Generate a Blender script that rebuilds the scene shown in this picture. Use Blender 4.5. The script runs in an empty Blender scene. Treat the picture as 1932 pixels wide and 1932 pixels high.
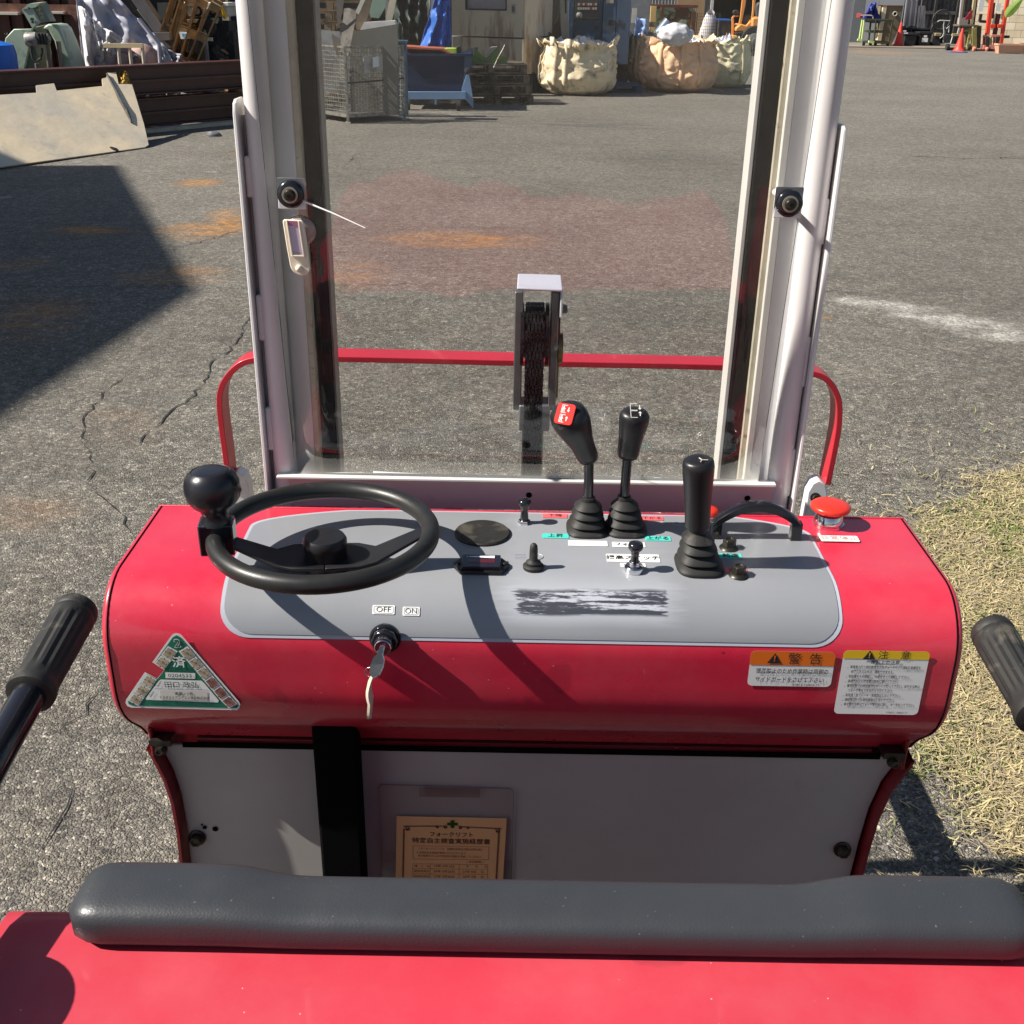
import bpy, bmesh, math, random
import numpy as np
from mathutils import Vector, Matrix, noise as mnoise
random.seed(7); np.random.seed(7)
PI = math.pi
S = bpy.context.scene

# ------------------------------------------------------------------ camera
F_PX, PITCH, ROLL = 2089.0, math.radians(25.3), math.radians(1.0)
CAM = Vector((-0.03, 0.0, 1.70))
ax_ = Vector((0, math.cos(PITCH), -math.sin(PITCH)))
dn0 = Vector((0, -math.sin(PITCH), -math.cos(PITCH)))
X0_ = Vector((1, 0, 0))
right_ = X0_ * math.cos(ROLL) - dn0 * math.sin(ROLL)
down_ = X0_ * math.sin(ROLL) + dn0 * math.cos(ROLL)
cd = bpy.data.cameras.new('camera'); co = bpy.data.objects.new('camera', cd)
S.collection.objects.link(co); S.camera = co
co.matrix_world = Matrix(((right_.x, -down_.x, -ax_.x, CAM.x), (right_.y, -down_.y, -ax_.y, CAM.y),
                          (right_.z, -down_.z, -ax_.z, CAM.z), (0, 0, 0, 1)))
cd.sensor_width = 36; cd.sensor_fit = 'HORIZONTAL'; cd.lens = 36 * F_PX / 1932.0
cd.clip_start = 0.02; cd.clip_end = 400

# ------------------------------------------------------------------ light
SUN_T = Vector((1.1, 0.155, -1.0)).normalized()            # direction in which the sunlight travels
W = bpy.data.worlds.new('World'); S.world = W; W.use_nodes = True
nt = W.node_tree; nt.nodes.clear()
sky = nt.nodes.new('ShaderNodeTexSky'); sky.sky_type = 'NISHITA'; sky.sun_disc = False
sky.sun_elevation = math.asin(-SUN_T.z); sky.sun_rotation = math.atan2(-SUN_T.x, -SUN_T.y)
bgn = nt.nodes.new('ShaderNodeBackground'); bgn.inputs[1].default_value = 0.052
wo = nt.nodes.new('ShaderNodeOutputWorld')
nt.links.new(sky.outputs[0], bgn.inputs[0]); nt.links.new(bgn.outputs[0], wo.inputs[0])
sl = bpy.data.lights.new('sun', 'SUN'); sl.energy = 5.0; sl.angle = math.radians(0.53); sl.color = (1.0, 0.94, 0.85)
so = bpy.data.objects.new('sun', sl); S.collection.objects.link(so)
so.rotation_euler = SUN_T.to_track_quat('-Z', 'Y').to_euler(); so.location = (-10, -2, 12)
S.view_settings.view_transform = 'Standard'; S.view_settings.look = 'None'
S.view_settings.exposure = 0.74; S.view_settings.gamma = 1; S.view_settings.use_curve_mapping = False

# ------------------------------------------------------------------ reading positions (1932 px wide picture -> world)
def ray(x, y):
    return (ax_ * F_PX + right_ * (x - 966) + down_ * (y - 966)).normalized()
def at_z(x, y, z=0.0):
    r = ray(x, y); return CAM + r * ((z - CAM.z) / r.z)
def at_y(x, y, Y):
    r = ray(x, y); return CAM + r * ((Y - CAM.y) / r.y)
def proj(p):
    d = Vector(p) - CAM; D = d.dot(ax_); return (966 + F_PX * d.dot(right_) / D, 966 + F_PX * d.dot(down_) / D, D)
def span(x0, y0, x1, y1, Y):
    m = (y0 + y1) / 2; c = (x0 + x1) / 2
    return at_y(x0, m, Y).x, at_y(x1, m, Y).x, at_y(c, y1, Y).z, at_y(c, y0, Y).z
def gy(y, x=966):                      # ground distance for a picture row
    return at_z(x, y, 0).y

# ------------------------------------------------------------------ objects
def tag(o, label=None, cat=None, group=None, kind=None):
    if label: o['label'] = label
    if cat: o['category'] = cat
    if group: o['group'] = group
    if kind: o['kind'] = kind
    return o
def thing(name, label, cat, loc, group=None, rz=0):
    o = bpy.data.objects.new(name, None); S.collection.objects.link(o)
    o.location = loc; o.rotation_euler = (0, 0, rz); o.empty_display_size = .1
    o['o0'] = 1; del o['o0']
    ORG[o.name] = Vector(loc)
    return tag(o, label, cat, group)
ORG = {}
def org(o):
    while o is not None:
        if o.name in ORG: return ORG[o.name]
        o = o.parent
    return Vector((0, 0, 0))
def children(o): return [c for c in bpy.data.objects if c.parent == o]
def copy_tree(o, loc, label=None, rz=None, parent=None):
    c = o.copy(); S.collection.objects.link(c)
    if parent is not None: c.parent = parent
    else:
        c.location = loc; ORG[c.name] = Vector(loc)
        if rz is not None: c.rotation_euler = (0, 0, rz)
    if label: c['label'] = label
    for ch in children(o): copy_tree(ch, None, parent=c)
    return c

def basis(d):
    d = Vector(d).normalized()
    a = Vector((0, 0, 1)) if abs(d.z) < .95 else Vector((0, 1, 0))
    u = d.cross(a).normalized(); v = d.cross(u).normalized()
    return u, v, d

class MB:
    def __init__(s): s.v = []; s.f = []
    def add(s, vs, fs):
        n = len(s.v); s.v += [Vector(p) for p in vs]; s.f += [tuple(i + n for i in f) for f in fs]; return s
    def box(s, c, sz, rz=0, R=None):
        c = Vector(c); R = R or Matrix.Rotation(rz, 3, 'Z')
        vs = [c + R @ Vector((i * sz[0] / 2, j * sz[1] / 2, k * sz[2] / 2)) for i in (-1, 1) for j in (-1, 1) for k in (-1, 1)]
        return s.add(vs, [(0, 1, 3, 2), (4, 6, 7, 5), (0, 4, 5, 1), (2, 3, 7, 6), (0, 2, 6, 4), (1, 5, 7, 3)])
    def bb(s, x0, x1, y0, y1, z0, z1):
        return s.box(((x0 + x1) / 2, (y0 + y1) / 2, (z0 + z1) / 2), (abs(x1 - x0), abs(y1 - y0), abs(z1 - z0)))
    def bar(s, p0, p1, w, t, up=(0, 0, 1)):
        p0 = Vector(p0); p1 = Vector(p1); d = (p1 - p0); L = d.length; d.normalize()
        u = Vector(up); side = d.cross(u)
        if side.length < 1e-4: side = d.cross(Vector((0, 1, 0)))
        side.normalize(); u = side.cross(d).normalized()
        R = Matrix((side, d, u)).transposed()
        return s.box((p0 + p1) / 2, (w, L, t), R=R)
    def prism(s, pts, vec):
        n = len(pts); vec = Vector(vec); pts = [Vector(p) for p in pts]
        vs = pts + [p + vec for p in pts]
        fs = [tuple(range(n - 1, -1, -1)), tuple(range(n, 2 * n))] + [(i, (i + 1) % n, n + (i + 1) % n, n + i) for i in range(n)]
        return s.add(vs, fs)
    def cyl(s, p0, p1, r, r1=None, n=16, caps=True):
        r1 = r if r1 is None else r1; p0 = Vector(p0); p1 = Vector(p1); u, v, d = basis(p1 - p0)
        vs = []
        for p, q in ((p0, r), (p1, r1)):
            vs += [p + (u * math.cos(2 * PI * i / n) + v * math.sin(2 * PI * i / n)) * q for i in range(n)]
        fs = [(i, (i + 1) % n, n + (i + 1) % n, n + i) for i in range(n)]
        if caps: fs += [tuple(range(n - 1, -1, -1)), tuple(range(n, 2 * n))]
        return s.add(vs, fs)
    def lathe(s, o, d, prof, n=24, sx=1.0, sy=1.0, shear=None):
        o = Vector(o); u, v, d = basis(d); vs = []; fs = []
        for k, (r, h) in enumerate(prof):
            off = Vector(shear) * h if shear else Vector((0, 0, 0))
            vs += [o + d * h + off + u * (math.cos(2 * PI * i / n) * r * sx) + v * (math.sin(2 * PI * i / n) * r * sy) for i in range(n)]
        m = len(prof)
        for k in range(m - 1):
            fs += [(k * n + i, k * n + (i + 1) % n, (k + 1) * n + (i + 1) % n, (k + 1) * n + i) for i in range(n)]
        fs += [tuple(range(n - 1, -1, -1)), tuple(range((m - 1) * n, m * n))]
        return s.add(vs, fs)
    def tube(s, pts, r, n=10, closed=False, rs=None):
        pts = [Vector(p) for p in pts]; m = len(pts); T = []
        for i in range(m):
            a = pts[(i - 1) % m] if (closed or i > 0) else pts[0]
            b = pts[(i + 1) % m] if (closed or i < m - 1) else pts[-1]
            T.append((b - a).normalized())
        u, v, _ = basis(T[0]); vs = []
        for i in range(m):
            u = (u - T[i] * u.dot(T[i])).normalized(); v = T[i].cross(u)
            q = rs[i] if rs else r
            vs += [pts[i] + (u * math.cos(2 * PI * k / n) + v * math.sin(2 * PI * k / n)) * q for k in range(n)]
        fs = []
        for i in range(m if closed else m - 1):
            j = (i + 1) % m
            fs += [(i * n + k, i * n + (k + 1) % n, j * n + (k + 1) % n, j * n + k) for k in range(n)]
        if not closed: fs += [tuple(range(n - 1, -1, -1)), tuple(range((m - 1) * n, m * n))]
        return s.add(vs, fs)
    def grid(s, fn, nu, nv, wrap=False):
        vs = [fn(i / nu, j / nv) for j in range(nv + 1) for i in range(nu + (0 if wrap else 1))]
        w = nu if wrap else nu + 1
        fs = []
        for j in range(nv):
            for i in range(nu):
                i2 = (i + 1) % w if wrap else i + 1
                fs.append((j * w + i, j * w + i2, (j + 1) * w + i2, (j + 1) * w + i))
        return s.add(vs, fs)
    def build(s, name, m, parent=None, smooth=None, bevel=None, solid=None, loc=None, subd=0, seg=2):
        o0 = org(parent) if parent is not None else Vector(loc or (0, 0, 0))
        me = bpy.data.meshes.new(name)
        me.from_pydata([tuple(p - o0) for p in s.v], [], s.f); me.update()
        bm = bmesh.new(); bm.from_mesh(me); bmesh.ops.recalc_face_normals(bm, faces=bm.faces); bm.to_mesh(me); bm.free()
        if smooth is not None:
            me.shade_smooth(); me.set_sharp_from_angle(angle=math.radians(smooth))
        if m is not None: me.materials.append(m)
        o = bpy.data.objects.new(name, me); S.collection.objects.link(o)
        if parent is not None: o.parent = parent
        else: o.location = o0; ORG[o.name] = o0
        if solid: md = o.modifiers.new('Solidify', 'SOLIDIFY'); md.thickness = solid; md.offset = 0
        if bevel:
            md = o.modifiers.new('Bevel', 'BEVEL'); md.width = bevel; md.segments = seg; md.limit_method = 'ANGLE'; md.angle_limit = math.radians(40)
            if smooth is None: me.shade_smooth(); me.set_sharp_from_angle(angle=math.radians(50))
        if subd: md = o.modifiers.new('Subdivision', 'SUBSURF'); md.levels = subd; md.render_levels = subd
        return o

# ------------------------------------------------------------------ materials
class NT:
    def __init__(s, name):
        s.m = bpy.data.materials.new(name); s.m.use_nodes = True; s.t = s.m.node_tree; s.t.nodes.clear()
        s.out = s.n('ShaderNodeOutputMaterial'); s.b = s.n('ShaderNodeBsdfPrincipled'); s.l(s.b.outputs[0], s.out.inputs[0])
        s.pos = s.n('ShaderNodeNewGeometry').outputs['Position']
    def n(s, ty, **k):
        n = s.t.nodes.new(ty)
        for a, b in k.items(): setattr(n, a, b)
        return n
    def l(s, a, b): s.t.links.new(a, b)
    def set(s, sock, v):
        if hasattr(v, 'is_output') or isinstance(v, bpy.types.NodeSocket): s.l(v, sock)
        else: sock.default_value = v
    def noise(s, scale, detail=4, rough=.55, vec=None, stretch=None, dist=0):
        n = s.n('ShaderNodeTexNoise'); n.inputs['Scale'].default_value = scale; n.inputs['Detail'].default_value = detail
        n.inputs['Roughness'].default_value = rough; n.inputs['Distortion'].default_value = dist
        s.l(s.map(vec or s.pos, stretch) if stretch else (vec or s.pos), n.inputs['Vector']); return n.outputs['Fac']
    def map(s, vec, sc=(1, 1, 1), loc=(0, 0, 0), rot=(0, 0, 0)):
        n = s.n('ShaderNodeMapping'); s.l(vec, n.inputs[0]); n.inputs['Scale'].default_value = sc
        n.inputs['Location'].default_value = loc; n.inputs['Rotation'].default_value = rot; return n.outputs[0]
    def voro(s, scale, vec=None, feature='F1', out='Distance', rnd=1):
        n = s.n('ShaderNodeTexVoronoi', feature=feature); n.inputs['Scale'].default_value = scale; n.inputs['Randomness'].default_value = rnd
        s.l(vec or s.pos, n.inputs['Vector']); return n.outputs[out]
    def ramp(s, fac, stops, interp='LINEAR'):
        n = s.n('ShaderNodeValToRGB'); r = n.color_ramp; r.interpolation = interp
        while len(r.elements) < len(stops): r.elements.new(.5)
        for e, (p, c) in zip(r.elements, stops):
            e.position = p; e.color = (c, c, c, 1) if isinstance(c, (int, float)) else (*c, 1)
        s.l(fac, n.inputs[0]); return n.outputs[0]
    def mix(s, fac, a, b, blend='MIX'):
        n = s.n('ShaderNodeMix', data_type='RGBA', blend_type=blend); s.set(n.inputs[0], fac)
        for i, v in ((6, a), (7, b)):
            if isinstance(v, tuple): n.inputs[i].default_value = (*v, 1) if len(v) == 3 else v
            elif isinstance(v, (int, float)): n.inputs[i].default_value = (v, v, v, 1)
            else: s.l(v, n.inputs[i])
        return n.outputs[2]
    def math(s, op, a, b=0.0, c=None, clamp=False):
        n = s.n('ShaderNodeMath', operation=op); n.use_clamp = clamp; s.set(n.inputs[0], a); s.set(n.inputs[1], b)
        if c is not None: s.set(n.inputs[2], c)
        return n.outputs[0]
    def sep(s, vec=None):
        n = s.n('ShaderNodeSeparateXYZ'); s.l(vec or s.pos, n.inputs[0]); return n.outputs
    def blob(s, x, y, rx, ry, rot=0, soft=.6, vec=None):      # 1 inside an ellipse on the ground, falling to 0
        v = s.map(vec or s.pos, loc=(-x, -y, 0)); v = s.map(v, rot=(0, 0, -rot)); v = s.map(v, sc=(1 / rx, 1 / ry, 0))
        n = s.n('ShaderNodeVectorMath', operation='LENGTH'); s.l(v, n.inputs[0])
        return s.ramp(n.outputs['Value'], [(max(0, 1 - soft), 1.0), (1.0, 0.0)])
    def bump(s, h, strength=.3, dist=.01, prev=None):
        n = s.n('ShaderNodeBump'); n.inputs['Strength'].default_value = strength; n.inputs['Distance'].default_value = dist
        s.l(h, n.inputs['Height'])
        if prev is not None: s.l(prev, n.inputs['Normal'])
        return n.outputs[0]
    def fin(s, col, rough=.5, metal=0, spec=.5, coat=0, normal=None, coat_rough=.1):
        b = s.b.inputs
        s.set(b['Base Color'], (*col, 1) if isinstance(col, tuple) and len(col) == 3 else col)
        s.set(b['Roughness'], rough); s.set(b['Metallic'], metal); s.set(b['Specular IOR Level'], spec)
        b['Coat Weight'].default_value = coat; b['Coat Roughness'].default_value = coat_rough
        if normal is not None: s.l(normal, b['Normal'])
        return s.m
_MC = {}
def mat(name, col, rough=.5, metal=0, var=.12, vs=6.0, bump=0, bs=200, dirt=None, spec=.5, coat=0, dscale=8, damt=.45, bd=.002):
    if name in _MC: return _MC[name]
    t = NT(name)
    n = t.noise(vs, 5)
    c = t.mix(t.ramp(n, [(.3, 0.0), (.7, 1.0)]), tuple(x * (1 - var) for x in col), tuple(min(1, x * (1 + var)) for x in col))
    if dirt:
        d = t.ramp(t.noise(dscale, 8, .65, dist=.3), [(damt, 0.0), (damt + .12, 1.0)]); c = t.mix(d, c, dirt)
    r = t.math('ADD', t.math('MULTIPLY', t.noise(vs * 5, 3), .15), rough - .075)
    nm = t.bump(t.noise(bs, 3), bump, bd) if bump else None
    _MC[name] = t.fin(c, r, metal, spec, coat, nm); return _MC[name]
# ------------------------------------------------------------------ material set
def paint_red(name, col, rough=.28, coat=.6):
    t = NT(name); n = t.noise(3, 5)
    c = t.mix(t.ramp(n, [(.3, 0.0), (.7, 1.0)]), tuple(x * .93 for x in col), tuple(x * 1.06 for x in col))
    sc = t.ramp(t.noise(60, 6, .6, stretch=(1, 1, .25)), [(.735, 0.0), (.76, 1.0)])
    c = t.mix(t.math('MULTIPLY', sc, .35), c, (.75, .45, .45))
    chips = t.ramp(t.noise(34, 3, .4), [(.775, 0.0), (.785, 1.0)]); c = t.mix(t.math('MULTIPLY', chips, .7), c, (.08, .02, .025))
    dust = t.ramp(t.voro(90), [(.05, 1.0), (.08, 0.0)]); dm = t.ramp(t.noise(40, 2), [(.56, 0.0), (.6, 1.0)])
    c = t.mix(t.math('MULTIPLY', t.math('MULTIPLY', dust, dm), .5), c, (.75, .6, .55))
    st = t.ramp(t.noise(11, 3, .5), [(.70, 0.0), (.74, 1.0)]); c = t.mix(t.math('MULTIPLY', st, .45), c, t.mix(1, c, (.55, .5, .6), 'MULTIPLY'))
    film = t.ramp(t.noise(2.2, 7, .7), [(.45, 0.0), (.75, .10)]); c = t.mix(film, c, (.62, .50, .48))
    scr = t.ramp(t.noise(26, 5, .75, stretch=(.25, 1, 1)), [(.70, 0.0), (.73, 1.0)]); c = t.mix(t.math('MULTIPLY', scr, .22), c, (.70, .50, .50))
    r = t.ramp(t.noise(14, 6), [(.3, rough - .06), (.7, rough + .16)])
    nm = t.bump(t.noise(9, 2), .04, .02)
    nm = t.bump(t.noise(420, 2), .05, .001, nm)
    return t.fin(c, r, 0, .5, coat, nm, .06)
M = {}
M['red'] = paint_red('red_paint', (.60, .020, .052))
M['red_hood'] = paint_red('faded_red_paint', (.52, .036, .060), .5, .15)
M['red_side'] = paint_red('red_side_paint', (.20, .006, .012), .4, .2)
M['guard_red'] = mat('guard_red_paint', (.50, .018, .034), .4, var=.08, vs=10, dirt=(.25, .02, .02), dscale=20, damt=.66, coat=.2)
M['grey_panel'] = mat('grey_kick_panel_paint', (.45, .435, .41), .32, var=.10, vs=4, bump=.05, bs=500, dirt=(.30, .28, .27), dscale=7, damt=.66, coat=.25)
M['black'] = mat('black_plastic', (.014, .014, .016), .38, var=.2, bump=.12, bs=900, bd=.001)
M['black_gloss'] = mat('glossy_black_plastic', (.012, .012, .016), .16, var=.1, coat=.4)
M['rubber'] = mat('black_rubber', (.015, .0145, .0135), .62, var=.25, vs=30, bump=.15, bs=700, dirt=(.075, .066, .052), dscale=22, damt=.54, bd=.001)
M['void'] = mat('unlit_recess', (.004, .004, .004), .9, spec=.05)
M['chrome'] = mat('chrome', (.72, .72, .74), .12, 1, var=.04)
M['steel'] = mat('worn_steel', (.20, .20, .20), .4, .6, var=.2, vs=30)
M['darkbolt'] = mat('blackened_bolt', (.055, .05, .042), .35, .7, var=.3, vs=60)
M['white'] = mat('white_label', (.82, .82, .80), .45, var=.02, vs=20)
M['white_paint'] = mat('white_enamel', (.74, .73, .69), .32, var=.05, vs=8, dirt=(.35, .27, .17), dscale=40, damt=.7, coat=.2)
M['post_paint'] = mat('pale_grey_mast_paint', (.70, .68, .67), .34, var=.06, vs=8, bump=.1, bs=350, dirt=(.30, .26, .19), dscale=24, damt=.68, coat=.2, bd=.001)
M['post_grey'] = mat('light_grey_mast_paint', (.76, .77, .79), .38, var=.04, vs=8, bump=.12, bs=400, dirt=(.4, .39, .38), dscale=60, damt=.74, bd=.001)
M['yellowed'] = mat('yellowed_edge_paint', (.50, .46, .36), .5, var=.2, vs=30, dirt=(.16, .13, .08), dscale=60, damt=.58)
M['grease'] = mat('greasy_black_rail', (.010, .0095, .009), .5, var=.5, vs=18, bump=.3, bs=120, spec=.25, dirt=(.035, .033, .028), dscale=14, damt=.6)
M['chain'] = mat('greasy_chain', (.05, .048, .046), .28, .8, var=.6, vs=90)
M['ink'] = mat('black_ink', (.02, .02, .022), .6, var=0)
M['ink_green'] = mat('dark_green_ink', (.01, .06, .035), .6, var=0)
M['ink_brown'] = mat('brown_ink', (.09, .03, .02), .6, var=0)
M['green_label'] = mat('green_label', (.006, .17, .10), .42, var=.05)
M['gold_label'] = mat('gold_hologram_label', (.48, .40, .28), .4, .15, var=.35, vs=160)
M['gold_worn'] = mat('worn_label', (.26, .11, .09), .5, 0, var=.7, vs=190)
M['orange_label'] = mat('orange_label', (.80, .17, .015), .42, var=.03)
M['yellow_label'] = mat('yellow_label', (.82, .53, .015), .42, var=.03)
M['teal_tape'] = mat('teal_tape', (.07, .60, .50), .4, var=.04)
M['red_tape'] = mat('red_tape', (.78, .13, .14), .4, var=.05)
M['estop'] = mat('red_orange_plastic', (.72, .035, .018), .3, var=.04, coat=.2)
M['redbadge'] = mat('red_badge', (.72, .03, .025), .65, var=.03, spec=.15)
M['cert'] = mat('orange_certificate_paper', (.86, .50, .23), .55, var=.05, vs=8)
M['tag'] = mat('off_white_plastic_tag', (.78, .70, .55), .4, var=.08, vs=60)
M['mauve'] = mat('faded_mauve_paper', (.55, .47, .58), .55, var=.06)

def deck_mat():
    t = NT('grey_deck_sheet'); x, y, z = t.sep()
    n = t.noise(4, 5)
    c = t.mix(t.ramp(n, [(.3, 0.0), (.7, 1.0)]), (.225, .235, .255), (.265, .275, .295))
    def rng(v, a, b, s):
        return t.math('MULTIPLY', t.ramp(t.math('MULTIPLY', t.math('SUBTRACT', v, a), 1 / s), [(0, 0.0), (1, 1.0)]),
                      t.ramp(t.math('MULTIPLY', t.math('SUBTRACT', b, v), 1 / s), [(0, 0.0), (1, 1.0)]))
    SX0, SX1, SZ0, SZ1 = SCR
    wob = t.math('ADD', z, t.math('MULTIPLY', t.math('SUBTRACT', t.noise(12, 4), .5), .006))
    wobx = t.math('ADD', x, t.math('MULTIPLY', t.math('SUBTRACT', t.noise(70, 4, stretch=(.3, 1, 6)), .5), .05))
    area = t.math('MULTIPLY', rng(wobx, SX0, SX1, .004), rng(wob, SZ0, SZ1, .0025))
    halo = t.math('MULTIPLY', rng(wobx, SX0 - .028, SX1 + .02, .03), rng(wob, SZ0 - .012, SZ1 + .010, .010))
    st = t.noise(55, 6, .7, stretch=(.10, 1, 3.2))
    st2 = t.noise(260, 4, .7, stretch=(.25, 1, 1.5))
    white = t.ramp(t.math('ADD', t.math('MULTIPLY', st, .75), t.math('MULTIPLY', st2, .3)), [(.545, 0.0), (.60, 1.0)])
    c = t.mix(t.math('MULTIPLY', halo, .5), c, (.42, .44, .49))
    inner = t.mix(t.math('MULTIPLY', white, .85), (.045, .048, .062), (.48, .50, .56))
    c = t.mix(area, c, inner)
    sc = t.ramp(t.noise(50, 6, .6, stretch=(.4, 1, 1)), [(.72, 0.0), (.75, 1.0)]); c = t.mix(t.math('MULTIPLY', sc, .4), c, (.5, .5, .52))
    sp = t.ramp(t.noise(160, 2), [(.76, 0.0), (.79, 1.0)]); c = t.mix(t.math('MULTIPLY', sp, .5), c, (.08, .08, .08))
    nm = t.bump(t.noise(500, 2), .06, .001)
    return t.fin(c, t.ramp(t.noise(12, 4), [(.3, .30), (.7, .44)]), 0, .5, .15, nm)

def leather():
    t = NT('charcoal_leatherette'); c = t.mix(t.noise(3, 4), (.030, .033, .038), (.042, .046, .052))
    sp = t.ramp(t.noise(230, 1), [(.77, 0.0), (.79, 1.0)]); c = t.mix(t.math('MULTIPLY', sp, .18), c, (.4, .4, .4))
    v = t.voro(260, t.map(t.pos, (1, 1.2, 1.2)), 'DISTANCE_TO_EDGE')
    nm = t.bump(t.ramp(v, [(0, 0.0), (.25, 1.0)]), .10, .0006); nm = t.bump(t.noise(60, 4), .08, .002, nm)
    return t.fin(c, t.ramp(t.noise(25, 4), [(.3, .36), (.7, .5)]), 0, .45, 0, nm)
M['leather'] = leather()

def glass_mat():
    t = NT('clear_acrylic')
    t.t.nodes.remove(t.b)
    tr = t.n('ShaderNodeBsdfTransparent'); tr.inputs[0].default_value = (.96, .96, .955, 1)
    gl = t.n('ShaderNodeBsdfGlossy'); gl.inputs['Roughness'].default_value = .035; t.l(t.bump(t.noise(7, 2, .5), .18, .012), gl.inputs['Normal'])
    df = t.n('ShaderNodeBsdfDiffuse'); df.inputs[0].default_value = (.75, .72, .68, 1)
    fr = t.n('ShaderNodeFresnel'); fr.inputs[0].default_value = 1.55
    m1 = t.n('ShaderNodeMixShader'); t.l(t.math('MULTIPLY', fr.outputs[0], 1.05, clamp=True), m1.inputs[0]); t.l(tr.outputs[0], m1.inputs[1]); t.l(gl.outputs[0], m1.inputs[2])
    m2 = t.n('ShaderNodeMixShader'); h = t.ramp(t.noise(25, 6, .7), [(.35, .002), (.75, .016)])
    sc = t.ramp(t.noise(14, 3, stretch=(3, 1, .3)), [(.72, 0.0), (.8, .05)])
    t.l(t.math('ADD', h, sc), m2.inputs[0]); t.l(m1.outputs[0], m2.inputs[1]); t.l(df.outputs[0], m2.inputs[2])
    t.l(m2.outputs[0], t.out.inputs[0]); return t.m
M['glass'] = glass_mat()
def film_mat():
    t = NT('clear_plastic_film'); t.t.nodes.remove(t.b)
    tr = t.n('ShaderNodeBsdfTransparent'); tr.inputs[0].default_value = (.93, .92, .92, 1)
    gl = t.n('ShaderNodeBsdfGlossy'); gl.inputs['Roughness'].default_value = .15
    fr = t.n('ShaderNodeFresnel'); fr.inputs[0].default_value = 1.5
    t.l(t.bump(t.noise(18, 3), .15, .004), gl.inputs['Normal'])
    m1 = t.n('ShaderNodeMixShader'); t.l(t.math('MULTIPLY', fr.outputs[0], .5), m1.inputs[0]); t.l(tr.outputs[0], m1.inputs[1]); t.l(gl.outputs[0], m1.inputs[2])
    t.l(m1.outputs[0], t.out.inputs[0]); return t.m
M['film'] = film_mat()

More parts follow.
